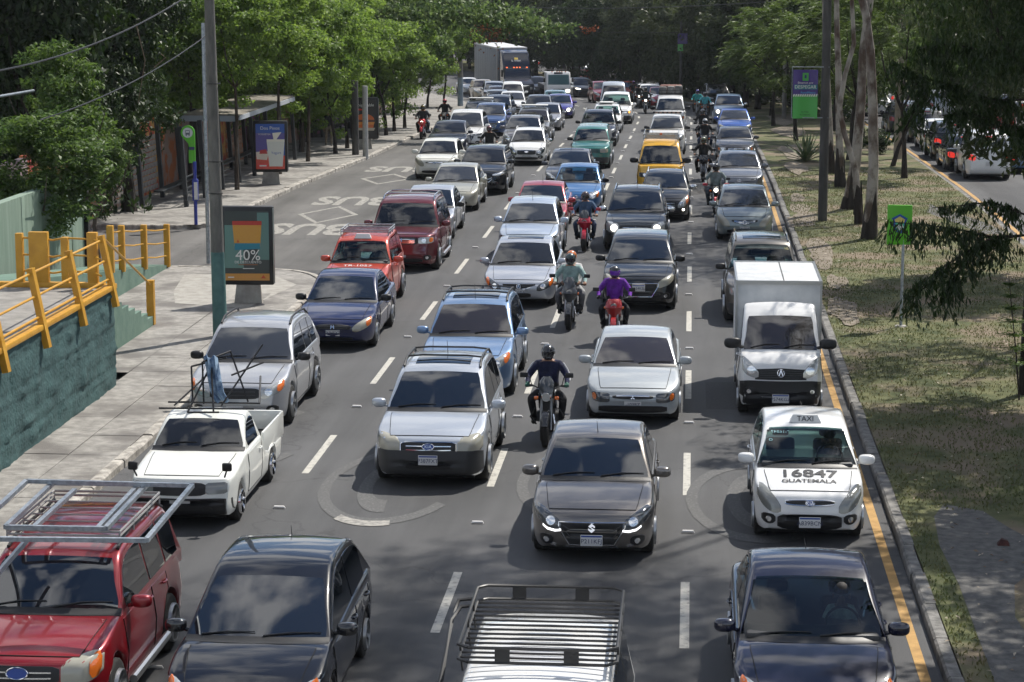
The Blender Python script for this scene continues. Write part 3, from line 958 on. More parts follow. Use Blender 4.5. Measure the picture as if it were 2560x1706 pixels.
CARS = []
def car(typ, anchor, px, py, col, label, lod=1, cat='car', metal=.25, rough=.3, group=None, rear=False, name='car', **kw):
    """anchor 'w': pixel of the middle of the windscreen's top edge; 'g': pixel under the front axle; 'r': pixel under the rear bumper (vehicle seen from behind)"""
    sp = dict(TYPES[typ])
    for k in list(sp):
        if k in kw: sp[k] = kw[k]
    for k in ('round', 'beltw', 'roofw', 'wsbow', 'blunt'):
        if k in kw: sp[k] = kw[k]
    sp['deck'] = typ in ('sedan', 'truck'); sp['bed'] = typ in ('pickup', 'truck')
    S = CarShape(sp)
    L, W, H, hw = sp['L'], sp['W'], sp['H'], sp['W'] / 2
    dy = kw.get('yaw', 0.0)
    if anchor == 'w': P = pix(px, py, S.ctop(sp['yw']) + .02); loc_pt = (0, sp['yw'])
    elif anchor == 'g': P = pix(px, py, 0); loc_pt = (0, sp['fo'])
    elif anchor == 'r': P = pix(px, py, 0); loc_pt = (0, L - .1)
    else: P = Vector(W3(px, py)); loc_pt = (0, 0)
    h = road_heading(P.y) + dy
    if rear: h += math.pi
    c, s_ = math.cos(h), math.sin(h)
    ox = P.x - (c * loc_pt[0] - s_ * loc_pt[1]); oy = P.y - (s_ * loc_pt[0] + c * loc_pt[1])
    ymid = oy + c * L / 2
    sl = (ground(ymid + 1.3) - ground(ymid - 1.3)) / 2.6
    oz = ground(ymid) - sl * (L / 2) * c
    root = empty(name, (ox, oy, oz), 0, label, cat, group, rot=(math.atan(sl) * c, 0, h))
    CARS.append((label, round(ox, 2), round(oy, 2)))
    pm = paint(kw.get('pkey', label.split()[0] + '_%d_%d_%d' % tuple(int(v * 999) for v in col[:3])), col, metal, rough, kw.get('dusty', 0))
    glass = kw.get('glass', GLASSES[(len(CARS) * 7 + len(label)) % 4])
    V, F = S.body(); V2, F2 = S.cabin(glass is M_GLASSC, [(yw_ + .02, sp['yr'] - .02) for yw_ in (sp['yw'],)])
    if typ == 'pickup': pass
    nb = len(V)
    Vall = V + V2; Fall = F + [tuple(i + nb for i in f) for f in F2]
    mesh_obj('body', Vall, Fall, pm, root, angle=28)
    K = Caster(V, F)
    # underside floor so that no light passes below
    MB().box(-hw * .80, hw * .80, .25, L - .25, .16, .30).build('underbody', M_VOID, root, smooth=False)
    # ---- glass
    def ws(y0, y1, inset, n=7, m=11):
        rows = []
        for i in range(n):
            y = lerp(y0, y1, i / (n - 1)); xs = S.cxs(y) - inset
            e = 1 - .035 * (abs(2 * i / (n - 1) - 1) ** 6)
            rows.append([S.roofpt(lerp(-xs, xs, k / (m - 1)) * e, y, .009) for k in range(m)])
        return rows
    yc, yw = sp['yc'], sp['yw']
    r = ws(yc + .05, yw - .015, .012)
    Vg, Fg = grid_patch(r, (0, .02, -.03))
    wsc = mesh_obj('windscreen', Vg, Fg, glass, root, angle=60)
    if glass is M_GLASSC:
        zz = S.zb + .03
        MB().rbox(-S.hwb * .9, S.hwb * .9, yc + .12, yc + .52, zz - .05, zz + .07, .04).build('dashboard', M_DARKPL, root)
        for sx_ in (-.36, .36):
            st = MB(); st.rbox(sx_ - .22, sx_ + .22, yc + 1.12, yc + 1.24, zz - .05, zz + .22, .06); st.rbox(sx_ - .13, sx_ + .13, yc + 1.16, yc + 1.26, zz + .24, zz + .40, .05)
            st.build('seat', M_DARKPL, root)
        cc_ = (.36, yc + .60, zz + .06)
        MB().tube([(cc_[0] + .19 * math.cos(t), cc_[1] + .07 * math.sin(t), cc_[2] + .17 * math.sin(t)) for t in np.linspace(0, 2 * math.pi, 21)], .014, 6, cap=False).build('steering_wheel', M_BLACK, root)
    if lod >= 1:
        for sx in ((-1.6, -.02), (.0, .88)):
            y0 = yc + .07
            a = S.roofpt(S.cxs(y0) * (sx[0] * .55 + .1), y0, .02); b = S.roofpt(S.cxs(y0) * sx[1], y0 + .05, .022)
            c_ = S.roofpt(S.cxs(y0) * (sx[0] * .55 + .1) * .5 + S.cxs(y0) * sx[1] * .5, y0 + .045, .024)
            MB().tube([a, c_, b], [.010, .009, .006], 5).build('wiper', M_BLACK, root)
        # dark cowl strip at the foot of the windscreen
        xs = S.cxs(yc + .05)
        rows = [[(x, S.cshear(x, y) , max(S.top(y), S.ctop(y)) + .036 * (1 - (x / hw) ** 2) + .007) for x in np.linspace(-xs, xs, 11)] for y in (yc - .075, yc + .005, yc + .06)]
        if typ not in ('van', 'truck'):
            Vq, Fq = grid_patch(rows, (0, 0, -.05)); mesh_obj('cowl', Vq, Fq, M_BLACK, root)
    rg = ws(sp['yg'] - .06, sp['yr'] + .05, .03)
    Vg, Fg = grid_patch(rg, (0, -.02, -.03), flip=True)
    mesh_obj('rear_window', Vg, Fg, glass, root, angle=60)
    # side windows: front, rear, (quarter)
    zb = S.zb
    def sidewin(y0, y1, sgn, zlo, top_in=.045):
        n = 9; rows = []
        ys = np.linspace(y0, y1, n)
        ok = []
        for y in ys:
            zh_ = min(S.ctop(y) - S.crf(y) - top_in + .03, H - .10)
            ok.append((y, zh_))
        for t in (0, .33, .66, 1):
            row = []
            for y, zh_ in ok:
                zh2 = max(zh_, zlo + .012)
                z = lerp(zlo, zh2, t)
                x = S.cx(z) + .008
                row.append((sgn * x, S.cshear(x, y), z))
            rows.append(row)
        Vq, Fq = grid_patch(rows, (-.03 * sgn, 0, 0), flip=(sgn < 0))
        return Vq, Fq
    ya = yc + .24
    while S.ctop(ya) - S.crf(ya) - .02 < zb + .07 and ya < yw: ya += .03
    if typ in ('sedan', 'hatch'): spans = [(ya, lerp(yw, sp['yr'], .42)), (lerp(yw, sp['yr'], .42) + .07, sp['yr'] + (.16 if typ == 'sedan' else .02))]
    elif typ in ('pickup', 'truck'): spans = [(ya, sp['yr'] - .02)]
    else: spans = [(ya, lerp(yw, sp['yr'], .36)), (lerp(yw, sp['yr'], .36) + .07, lerp(yw, sp['yr'], .70)), (lerp(yw, sp['yr'], .70) + .08, sp['yr'] + .02)]
    if kw.get('panel_van'): spans = spans[:1]
    if lod >= 0:
        for sgn in (-1, 1):
            for (a, b) in spans:
                Vq, Fq = sidewin(a, b, sgn, zb + .05)
                mesh_obj('side_window', Vq, Fq, kw.get('sideglass', M_GLASSC if glass is M_GLASSC else M_GLASS), root, angle=60)
    # ---- wheels
    rr = sp['r']
    rim = RIMS[kw.get('spokes', 5)]; rmat = kw.get('rimmat', M_ALU)
    for sgn in (-1, 1):
        for cy in (sp['fo'], sp['fo'] + sp['wb']):
            wh = use_mesh('wheel', TYRE, M_RUBBER, root, (sgn * (hw - .115), cy, rr), (0, 0, 0 if sgn < 0 else math.pi), (rr * .9, rr, rr))
            if lod >= 1 or sgn > 0: use_mesh('rim', rim, rmat, wh)
    # ---- mirrors
    mm = kw.get('mirror', pm)
    mz = kw.get('mirz', zb + .10); my = kw.get('miry', yc + .38)
    if kw.get('mirrors', True):
        for sgn in (-1, 1):
            o = use_mesh('wing_mirror', MIRROR, mm, root, (sgn * (hw + .10), my, mz), (0, 0, 0), (sgn * kw.get('mirs', 1.0), 1, kw.get('mirs', 1.0)))
    # ---- hood panel
    if lod >= 1 and typ not in ('van', 'truck'):
        rows = []
        for y in np.linspace(.17, yc - .08, 8):
            xm = min(S.wid(y) * .80, hw * lerp(.70, .82, y / yc))
            rows.append([(x, S.shear(x, y), K.hit((x, S.shear(x, y), 2.5), (0, 0, -1), (x, y, .8)).z + .006) for x in np.linspace(-xm, xm, 11)])
        Vq, Fq = grid_patch(rows, (0, 0, -.03))
        hd_ = mesh_obj('hood', Vq, Fq, pm, root, angle=60)
        lp_ = [r_[0] for r_ in rows[::-1]] + rows[0][1:-1] + [r_[-1] for r_ in rows]
        MB().tube([(a_, b_, c_ - .001) for a_, b_, c_ in lp_], .006, 4).build('panel_gap', M_VOID, hd_)
    # ---- doors, handles, sills
    if lod >= 1:
        for sgn in (-1, 1):
            cuts = [yc + .12, spans[0][1] + .03] + ([spans[1][1] - .04] if len(spans) > 1 and not kw.get('two_door') else [])
            for a, b in zip(cuts[:-1], cuts[1:]):
                rows = []
                for t in (0, .25, .5, .75, 1):
                    row = []
                    for y in np.linspace(a + .012, b - .012, 7):
                        z0_ = max(.30, S.bot(y) + .06)
                        z = lerp(z0_, S.zb - .03, t)
                        p = K.hit((sgn * 3, y, z), (-sgn, 0, 0), (sgn * hw, y, z))
                        row.append((p.x + sgn * .006, y, z))
                    rows.append(row)
                Vq, Fq = grid_patch(rows, (-sgn * .03, 0, 0), flip=(sgn < 0))
                d = mesh_obj('door', Vq, Fq, pm, root, angle=60)
                lp_ = [r_[0] for r_ in rows[::-1]] + rows[0][1:-1] + [r_[-1] for r_ in rows]
                MB().tube(lp_, .006, 4).build('panel_gap', M_VOID, d)
                p = K.hit((sgn * 3, b - .16, zb - .12), (-sgn, 0, 0), (sgn * hw, b, zb))
                MB().tube([(p.x + sgn * .012, b - .24, zb - .12), (p.x + sgn * .034, b - .20, zb - .118), (p.x + sgn * .034, b - .12, zb - .116), (p.x + sgn * .012, b - .08, zb - .115)], .013, 6).build('handle', kw.get('handle', pm), d)
    # ---- front end
    zh = sp['zh']
    fl = kw.get('light', 'sweep')
    lm = kw.get('lens', M_LAMP)
    tbl = {  # x0,x1 (fractions of half width), z of the lower/upper edge at the inner and outer end, relative to hood front
        'sweep': (.50, .95, -.27, -.09, -.12, .10, 3.0), 'oval': (.52, .93, -.23, .04, -.16, .08, 2.2), 'rect': (.50, .90, -.22, -.05, -.21, -.045, 8),
        'slim': (.48, .94, -.12, -.05, -.09, .015, 3.0), 'tall': (.60, .93, -.26, .02, -.20, .05, 3.0), 'tear': (.52, .95, -.32, -.10, -.16, .16, 2.3), 'big': (.52, .95, -.27, .00, -.23, .07, 4.0)}
    x0, x1, a0, b0, a1, b1, pw = tbl[fl]
    if not kw.get('nofront') and not rear:
        for sgn in (-1, 1):
            cl = cols(x0 * hw, x1 * hw, zh + a0, zh + b0, zh + a1, zh + b1, 9, pw)
            if sgn < 0: cl = mirror_cols(cl)
            hl = front_patch('headlight', K, cl, M_LIT if kw.get('lit') == 'full' else lm, root, .013, 8)
            if lod >= 1 and kw.get('refl', lm not in (M_LAMPY, M_LAMPG)):
                xb = lerp(x0, x1, .38) * hw; zbm = zh + lerp((a0 + b0) / 2, (a1 + b1) / 2, .38); hb = (b0 - a0) * .36
                cl2 = cols(xb - hb, xb + hb, zbm - hb, zbm + hb, zbm - hb, zbm + hb, 7, 2)
                if sgn < 0: cl2 = mirror_cols(cl2)
                front_patch('reflector', K, cl2, M_LIT if kw.get('lit') else M_BULB, hl, .022, 4)
            if lod >= 1:
                if kw.get('amber'):
                    cl3 = cols(lerp(x0, x1, .74) * hw, lerp(x0, x1, .97) * hw, zh + lerp(a0, a1, .74) + .02, zh + lerp(b0, b1, .74) - .015, zh + a1 + .03, zh + b1 - .02, 5, 3)
                    if sgn < 0: cl3 = mirror_cols(cl3)
                    front_patch('indicator', K, cl3, M_LITY if kw['amber'] == 'lit' else M_AMBER, hl, .024, 4)
        g = kw.get('grille', 'bar')
        def sym(x, a, b, n=13, p=3): return cols(-x * hw, x * hw, a, b, a, b, n, p)
        slat = kw.get('slat', M_CHROME)
        gz = zh - .12
        if g == 'bar': gl = sym(.46, zh - .20, zh - .07)
        elif g == 'slim': gl = sym(.44, zh - .15, zh - .08)
        elif g == 'wide': gl = sym(.50, zh - .24, zh - .05, p=6)
        elif g == 'trap':
            gl = [(x * hw, zh - .45 if abs(x) < .36 else lerp(zh - .45, zh - .19, (abs(x) - .36) / .18), zh - .13) for x in np.linspace(-.54, .54, 19)]; gz = zh - .20
        elif g == 'vee':
            gl = [(x * hw, zh - .22 + .12 * abs(x) / .46, zh - .06) for x in np.linspace(-.46, .46, 13)]
        elif g == 'mouth': gl = sym(.56, zh - .26, zh - .10, p=2.5)
        elif g == 'full': gl = [(x * hw, zh - .30, zh - .08 - .05 * abs(x)) for x in np.linspace(-.60, .60, 13)]; gz = zh - .17
        elif g == 'van': gl = sym(.5, zh - .16, zh - .04, p=6)
        else: gl = None
        if gl:
            gr = front_patch('grille', K, gl, kw.get('gmat', M_BLACK), root, .008, 5)
            if lod >= 1 and kw.get('slats', 2):
                ns = kw.get('slats', 2)
                for i in range(ns):
                    t = (i + 1) / (ns + 1) if ns > 1 else .9
                    cl = [(x * .97, lerp(a, b, t) - .008, lerp(a, b, t) + .008) for x, a, b in gl[1:-1]]
                    front_patch('slat', K, cl, slat, gr, .022, 2)
            if kw.get('gframe') and lod >= 1:
                loop = [(x, a) for x, a, b in gl] + [(x, b) for x, a, b in gl[::-1]]
                pts = []
                for x, z in loop + loop[:1]:
                    h_ = K.hit((x, -1, z), (0, 1, 0), (x, .2, z)); pts.append((x, h_.y - .015, z))
                MB().tube(pts, .011, 5, cap=False).build('grille_frame', M_CHROME, gr)
        if kw.get('emb') and lod >= 1:
            y = K.hit((0, -1, gz), (0, 1, 0), (0, .1, gz)).y - .03
            if kw['emb'].startswith('@'): badge_word(kw['emb'][1:], 0, y, gz, root, w=kw.get('embw', .19))
            else: emblem(kw['emb'], 0, y, gz, root, kw.get('embs', .09))
        # lower intake, cladding, fog lamps
        if kw.get('clad'):
            front_patch('bumper', K, cols(-.955 * hw, .955 * hw, .235, kw.get('cladz', .50), .235, kw.get('cladz', .50), 21, 9), kw['clad'], root, .03, 14, maxdepth=.5)
        iw = kw.get('intake', (.62, .27, .38))
        if iw: front_patch('air_intake', K, sym(iw[0], iw[1], iw[2], p=4), M_BLACK, root, .036, 6)
        if kw.get('fog') and lod >= 1:
            for sgn in (-1, 1):
                fx = .74 * hw * sgn; fz = kw.get('fogz', .40)
                bz = front_patch('fog_lamp_bezel', K, cols(fx - .10, fx + .10, fz - .075, fz + .075, fz - .075, fz + .075, 7, 2.5), M_BLACK, root, .034, 4)
                front_patch('fog_lamp', K, cols(fx - .04, fx + .04, fz - .04, fz + .04, fz - .04, fz + .04, 6, 2), M_LIT if kw.get('foglit') else M_BULB, bz, .046, 3)
        if kw.get('pl', True) and lod >= 1:
            plz = kw.get('plz', .42)
            y = K.hit((0, -1, plz), (0, 1, 0), (0, 0, plz)).y - .045
            plate(root, kw.get('pt', ''), kw.get('plx', 0), y, plz)
    # ---- rear end
    if rear:
        tm = kw.get('tail', M_REDLIT)
        for sgn in (-1, 1):
            cl = cols(.62 * hw, .94 * hw, zb - .30, zb - .08, zb - .26, zb - .02, 7, 4)
            if sgn < 0: cl = mirror_cols(cl)
            front_patch('tail_light', K, cl, tm, root, .01, 4, rear=True, L=L)
        front_patch('rear_bumper', K, cols(-.9 * hw, .9 * hw, .3, .52, .3, .52, 11, 8), M_BLACK if kw.get('darkbump') else pm, root, .012, 4, rear=True, L=L)
        y = K.hit((0, L + 1, .66), (0, -1, 0), (0, L, .66)).y + .02
        plate(root, '', 0, y, .66, rear=True)
        p = S.roofpt(0, sp['yr'] + .02, .012)
        MB().rbox(-.16, .16, p[1] - .02, p[1] + .02, p[2] - .02, p[2] + .01, .008).build('brake_light', tm, root)
    # ---- roof fittings
    if kw.get('sunroof') and lod >= 1:
        y0 = yw + .28; rows = [[S.roofpt(x, y, .008) for x in np.linspace(-.33 * W * .78, .33 * W * .78, 7)] for y in np.linspace(y0, y0 + .55, 5)]
        Vq, Fq = grid_patch(rows, (0, 0, -.02)); mesh_obj('sunroof', Vq, Fq, M_GLASS, root)
    rails = kw.get('rails')
    if rails:
        rm = {'black': M_BLACK, 'chrome': M_CHROME, 'alu': M_ALU, 'body': pm}[rails]
        for sgn in (-1, 1):
            pts = []
            for y in np.linspace(yw + .22, sp['yr'] - .02, 9):
                x = S.cxs(y) + .01
                pts.append((sgn * x, S.cshear(x, y), S.ctop(y) + .055))
            pts[0] = (pts[0][0], pts[0][1] - .06, pts[0][2] - .055); pts[-1] = (pts[-1][0], pts[-1][1] + .06, pts[-1][2] - .05)
            MB().tube(pts, .022, 6).build('roof_rail', rm, root)
        if kw.get('bars', 0):
            for t in np.linspace(.2, .8, kw['bars']):
                y = lerp(yw + .25, sp['yr'], t); x = S.cxs(y) + .01
                MB().tube([(-x, y, S.ctop(y) + .06), (-x * .6, y, S.ctop(y) + .085), (x * .6, y, S.ctop(y) + .085), (x, y, S.ctop(y) + .06)], .018, 6).build('cross_bar', rm, root)
    if kw.get('antenna') and lod >= 1:
        p = S.roofpt(0, lerp(yw, sp['yr'], kw.get('anty', .12)), 0)
        MB().tube([p, (p[0] - .02, p[1] + .06, p[2] + kw.get('antl', .3))], [.007, .003], 5).build('aerial', M_BLACK, root)
    root['_len'] = L
    del root['_len']
    return root, S, K

def rack(parent, S, y0, y1, z, mat, slats=8, wide=None, rise=.10, spec=None):
    """luggage basket on a roof: frame rails and cross slats, each slat a part"""
    w = wide or S.hwr * .98
    o = MB()
    for zz in (z, z + rise):
        o.tube([(-w, y0, zz), (w, y0, zz), (w, y1, zz), (-w, y1, zz), (-w, y0, zz)], .016, 6)
    for y in np.linspace(y0, y1, 4):
        for sg in (-1, 1):
            o.tube([(sg * w, y, z - .09), (sg * w, y, z + rise)], .012, 5)
    o = o.build('roof_rack', mat, parent)
    for y in np.linspace(y0, y1, slats + 2)[1:-1]:
        MB().tube([(-w, y, z), (w, y, z)], .012, 5).build('slat', mat, o)
    return o
# ================================================================== traffic, nearest rows first
SILV = srgb(176, 180, 186); SILV2 = srgb(150, 156, 164); WHITE = (.78, .78, .77, 1); CREAM = (.74, .73, .66, 1)
BLACK = (.010, .011, .013, 1); NAVY = srgb(18, 22, 42); GREYD = srgb(62, 62, 62)
A = {}
def C(k, *a, **kw):
    A[k] = car(*a, **kw)
    return A[k]
# --- right-hand lane
C('A1', 'sedan', 'w', 2024, 1441, srgb(24, 27, 48), 'dark navy sedan, front car of the right-hand lane beside the kerb', lod=2, metal=.5, light='sweep', lens=M_LAMP, amber=1, grille='slim', glass=M_GLASSC, antenna=1, antl=.10, anty=.8, mirror=None or plain('paint_mirror_navy', srgb(24, 27, 48), .2, coat=1), yc=1.05, zw=1.37, H=1.48, zr=1.39, W=1.755)
C('A2', 'hatch', 'w', 2014, 1068, WHITE, 'white taxi hatchback with roof sign and 16847 on its hood', lod=2, cat='taxi', metal=0, light='tear', lens=M_LAMPG, grille='slim', gmat=M_BLACK, slats=0, gframe=1, emb='@KIA', embw=.13, glass=M_GLASSC, intake=(.58, .24, .48), pt='A839BCN', plz=.37, fog=1, fogz=.40, W=1.60, L=3.6, zh=.76, antenna=1, antl=.07, anty=.85)
C('A4', 'boxy', 'w', 1905, 611, srgb(96, 92, 86), 'taupe boxy off-roader with open sunroof behind the white box truck', lod=1, metal=.4, light='rect', grille='wide', glass=M_GLASSC, rails='body', sunroof=1, mirror=M_BLACK, clad=M_DARKPL)
C('A5', 'hatch', 'w', 1860, 474, srgb(132, 142, 144), 'grey green hatchback with swept pale headlights beside the kerb', lod=1, metal=.5, light='tear', lens=M_LAMPY, grille='vee', slats=3, emb='ring', W=1.70, L=4.1, pt='P412JNK')
C('A6', 'sedan', 'w', 1846, 385, srgb(104, 108, 116), 'grey sedan with wide smiling lower grille in the right-hand lane', lod=1, metal=.5, light='slim', lens=M_LAMPD, grille=None, intake=(.7, .27, .46), emb='oval', W=1.75)
C('A7', 'sedan', 'w', 1837, 322, srgb(58, 60, 66), 'dark grey older sedan with orange corner indicators by the kerb', lod=1, metal=.3, light='rect', amber=1, grille='bar', slats=3, emb='H', W=1.70, H=1.38, zw=1.31)
C('A8', 'sedan', 'w', 1836, 276, srgb(34, 84, 170), 'bright blue sedan in the right-hand lane with blue mirrors', lod=1, metal=.35, light='sweep', lens=M_LAMPY, grille='bar', W=1.73)
C('A9', 'suv', 'w', 1822, 240, srgb(92, 116, 142), 'pale steel blue pickup-style car with lit round lamp', lod=1, metal=.5, light='tall', lit=1, grille='wide', slats=1, foglit=1, fog=1, mirror=M_CHROME)
C('A10', 'suv', 'w', 1792, 215, BLACK, 'black off-roader with dotted running lamps near the far kerb', lod=0, light='slim', grille='trap', rails='alu', mirror=M_BLACK, mirs=1.1)
C('A11', 'suv', 'w', 1734, 201, srgb(24, 27, 33), 'black upright off-roader, last of the right-hand lane', lod=0, light='slim', grille='trap', clad=M_BLACK)
C('A12', 'sedan', 'w', 1573, 187, srgb(36, 52, 82), 'dark blue sedan at the bend under the trees', lod=0)
C('A13', 'suv', 'w', 1625, 214, WHITE, 'white off-roader far back, half hidden by a red car', lod=0, metal=0, rails='alu')
C('A14', 'hatch', 'w', 1648, 220, srgb(148, 30, 44), 'crimson hatchback peeking out left of the luggage-laden van', lod=0)
# --- third lane
C('B1', 'boxy', 'xy', -1.36, 17.2, WHITE, 'white off-roader seen from above with long black roof basket', lod=2, metal=0, W=1.80, H=1.86, L=5.35, wb=3.1, zw=1.76, yr=5.05, zr=1.84, yg=5.27)
C('B2', 'sedan', 'w', 1494, 1096, srgb(122, 117, 112), 'metallic grey brown sedan with L-shaped running lamps in the middle', lod=2, glass=M_GLASS, metal=.7, rough=.28, light='sweep', lens=M_LAMPD, grille='trap', slats=2, slat=M_DARKPL, gframe=1, emb='S', embs=.085, fog=1, fogz=.36, intake=None, pt='P211KFJ', plz=.37, yc=1.12, yw=1.86, H=1.50, zw=1.43, zh=.74, zc=.94, W=1.735, antenna=1, antl=.16)
C('B3', 'sedan', 'w', 1590, 843, srgb(160, 166, 170), 'weathered silver grey sedan with chipped bumper and amber corner lamps', lod=2, metal=.15, rough=.42, dusty=.12, light='rect', lens=M_LAMPD, amber=1, refl=0, grille='slim', slats=1, emb='tri', embs=.05, intake=(.74, .26, .39), pt='-103BZ', H=1.39, zw=1.31, W=1.69)
C('B4', 'suv', 'w', 1602, 600, BLACK, 'black crossover with large chrome framed trapezoid grille', lod=2, glass=M_GLASS, metal=.3, light='sweep', lens=M_LAMPY, grille='trap', slats=0, gframe=1, emb='tri', embs=.06, pt='P034KSL', plz=.60, fog=1, mirror=M_BLACK, W=1.77, H=1.62, zw=1.52)
C('B5', 'suv', 'w', 1593, 480, srgb(38, 42, 46), 'black off-roader with lit round headlamps and chrome rails', lod=1, metal=.3, light='big', lit=1, grille='wide', slats=3, emb='dia', rails='chrome', mirror=M_CHROME, antenna=1, antl=.45, W=1.82, clad=M_BLACK)
C('B6', 'hatch', 'w', 1664, 434, BLACK, 'small black hatchback with silver roof rails and chrome mirrors', lod=1, light='tear', amber=1, grille='wide', slats=2, emb='bow', rails='alu', mirror=M_CHROME, fog=1, foglit=1)
C('B7', 'van', 'w', 1652, 365, srgb(226, 170, 30), 'bright yellow passenger van with wire roof basket', lod=1, cat='van', metal=0, light='rect', lens=M_LAMPD, grille='van', gmat=paint('yellowgrille', srgb(226, 170, 30), 0), slats=0, mirror=M_BLACK, mirs=1.25, miry=.35, mirz=1.30)
C('B8', 'boxy', 'w', 1668, 295, WHITE, 'white minivan with black light bar across its roof front', lod=1, metal=0, light='tall', grille='bar', mirror=M_BLACK, W=1.68, H=1.72, yw=1.85, zw=1.60)
C('B9', 'van', 'w', 1676, 247, WHITE, 'white van with baggage strapped on a roof rack', lod=1, cat='van', metal=0, light='rect', lens=M_LAMPD, amber=1, grille='van', mirror=M_BLACK, mirs=1.3, miry=.4, mirz=1.3)
# --- second lane
C('C1', 'hatch', 'w', 676, 1440, srgb(10, 13, 22), 'glossy black hatchback at the bottom beside the red off-roader', lod=2, glass=M_GLASS, metal=.4, light='sweep', lens=M_LAMP, amber=1, grille='mouth', sunroof=0, W=1.75, L=4.4, fo=.9, wb=2.64, yc=1.0, yw=1.98, yp=2.6, yr=3.75, yg=4.28, zh=.70, zc=.93, H=1.56, zr=1.46, spokes=7, mirror=plain('gloss_black', BLACK, .12, coat=1), antenna=1, antl=.1, anty=.8)
C('C2', 'suv', 'w', 1103, 929, srgb(186, 192, 200), 'silver off-roader with dark grey bumper, sunroof and roof rails', lod=2, glass=M_GLASS, metal=.55, light='big', lens=M_LAMPY, amber=0, grille='wide', slats=2, gframe=1, emb='@KIA', clad=M_DARKPL, cladz=.64, rails='black', bars=2, sunroof=1, pt='P387FXT', plz=.50, intake=(.4, .34, .44), W=1.80, antenna=1, antl=.22, anty=.55)
C('C3', 'suv', 'w', 1186, 761, srgb(118, 146, 182), 'powder blue crossover with sunroof behind the silver off-roader', lod=2, metal=.5, light='sweep', amber=1, grille='wide', emb='H', rails='black', bars=2, sunroof=1, antenna=1, W=1.80)
C('C4', 'sedan', 'w', 1312, 607, srgb(178, 182, 190), 'silver sedan with sunroof and shield-shaped dark grille', lod=2, metal=.5, light='sweep', lens=M_LAMPD, amber=1, grille='vee', slats=0, gframe=1, emb='A', embs=.07, pt='P025JKX', sunroof=1, W=1.76, intake=(.34, .27, .38))
C('C5', 'suv', 'w', 1331, 509, srgb(178, 190, 206), 'pale silver blue compact crossover with slim headlamps', lod=1, metal=.5, light='slim', lens=M_LAMPD, grille='trap', emb='oval', W=1.70, H=1.62, zw=1.53, L=4.0, yr=3.5, yg=3.9, wb=2.5, antenna=1)
C('C6', 'sedan', 'w', 1357, 464, srgb(158, 30, 46), 'cherry red sedan with red mirrors left of the red motorcycle', lod=1, metal=.3, light='sweep', grille='bar', W=1.70, antenna=1)
C('C7', 'sedan', 'w', 1447, 418, srgb(58, 112, 166), 'sky blue sedan ahead of a dark grey one', lod=1, metal=.4, light='oval', lens=M_LAMP, amber=1, grille='mouth', gmat=paint('bluegr', srgb(40, 84, 130), .3), slats=2, slat=plain('bluechrome', srgb(60, 100, 150), .3), emb='oval', glass=M_GLASSC, mirror=M_BLACK, W=1.69)
C('C8', 'sedan', 'w', 1428, 380, srgb(66, 68, 74), 'charcoal sedan with raised sunroof and long aerial', lod=1, metal=.5, light='sweep', sunroof=1, antenna=1, W=1.74)
C('C9', 'boxy', 'w', 1480, 323, srgb(30, 110, 102), 'teal green old off-roader with square headlamps', lod=1, metal=.2, light='rect', lens=M_LAMPY, grille='wide', gmat=paint('tealgr', srgb(22, 86, 80), .1), slats=3, slat=M_BLACK, emb='dia', clad=M_DARKPL, pt='P018GDX', mirror=M_BLACK, W=1.65, H=1.68, zw=1.58)
C('C10', 'suv', 'w', 1497, 281, srgb(32, 38, 54), 'midnight blue crossover directly behind the teal off-roader', lod=1, metal=.4, light='sweep', rails='alu', glass=M_GLASSC, mirror=M_BLACK)
C('C11', 'hatch', 'w', 1518, 265, WHITE, 'small white car carrying a board on its roof', lod=1, metal=0, light='oval', lens=M_LAMP, glass=M_GLASSC)
C('C12', 'suv', 'w', 1541, 236, WHITE, 'large white off-roader with square grille and lit amber lamp', lod=1, metal=0, light='rect', amber='lit', grille='wide', glass=M_GLASSC, W=1.95, H=1.80, zw=1.68, clad=M_DARKPL)
C('C13', 'van', 'w', 1534, 214, srgb(190, 196, 202), 'silver high-roof van with row of rack uprights on top', lod=0, cat='van', metal=.4, light='tall', H=2.2, zw=2.0, zr=2.15, W=1.75, mirror=M_BLACK)
C('C14', 'suv', 'g', 1510, 258, srgb(130, 26, 34), 'dark red off-roader mostly hidden left of the high-roof van', lod=0)
C('C15', 'hatch', 'w', 1566, 206, srgb(178, 66, 34), 'orange hatchback mostly hidden right of the high-roof van', lod=0)
C('C16', 'suv', 'w', 1454, 197, srgb(22, 26, 36), 'black crossover with bright white running lamps at the bend', lod=0, light='slim', lens=M_LIT, grille='trap')
C('C17', 'sedan', 'w', 1476, 184, WHITE, 'white sedan at the bend behind the black crossover', lod=0, metal=0)
C('C18', 'boxy', 'w', 1484, 177, srgb(176, 44, 26), 'red off-roader, last one at the bend behind the white sedan', lod=0)
# --- first lane and bus lane
C('D1', 'boxy', 'w', 146, 1390, srgb(140, 18, 30), 'bright red off-roader carrying galvanised window frames on its roof', lod=2, glass=M_GLASS, metal=.35, light='big', lens=M_LAMPY, amber=1, grille='wide', slats=2, emb='@', embw=.24, clad=None, W=1.80, H=1.72, zw=1.64, rails='black', spokes=5, yc=1.14, miry=1.55)
C('D2', 'pickup', 'w', 508, 1047, (.76, .77, .72, 1), 'old white pickup with fender mirrors and furniture frames aloft', lod=2, cat='pickup', metal=0, rough=.4, light='rect', lens=M_LAMPG, refl=0, grille='wide', slats=0, clad=M_BLACK, mirrors=False, two_door=1, blunt=1, round=.10, rimmat=M_CHROME)
C('D3', 'suv', 'w', 635, 819, srgb(176, 178, 182), 'silver crossover with orange corner lamps next to the pavement', lod=2, metal=.5, light='sweep', amber=1, grille='wide', slats=2, slat=M_DARKPL, rails='black', fog=1, mirror=M_BLACK, W=1.82)
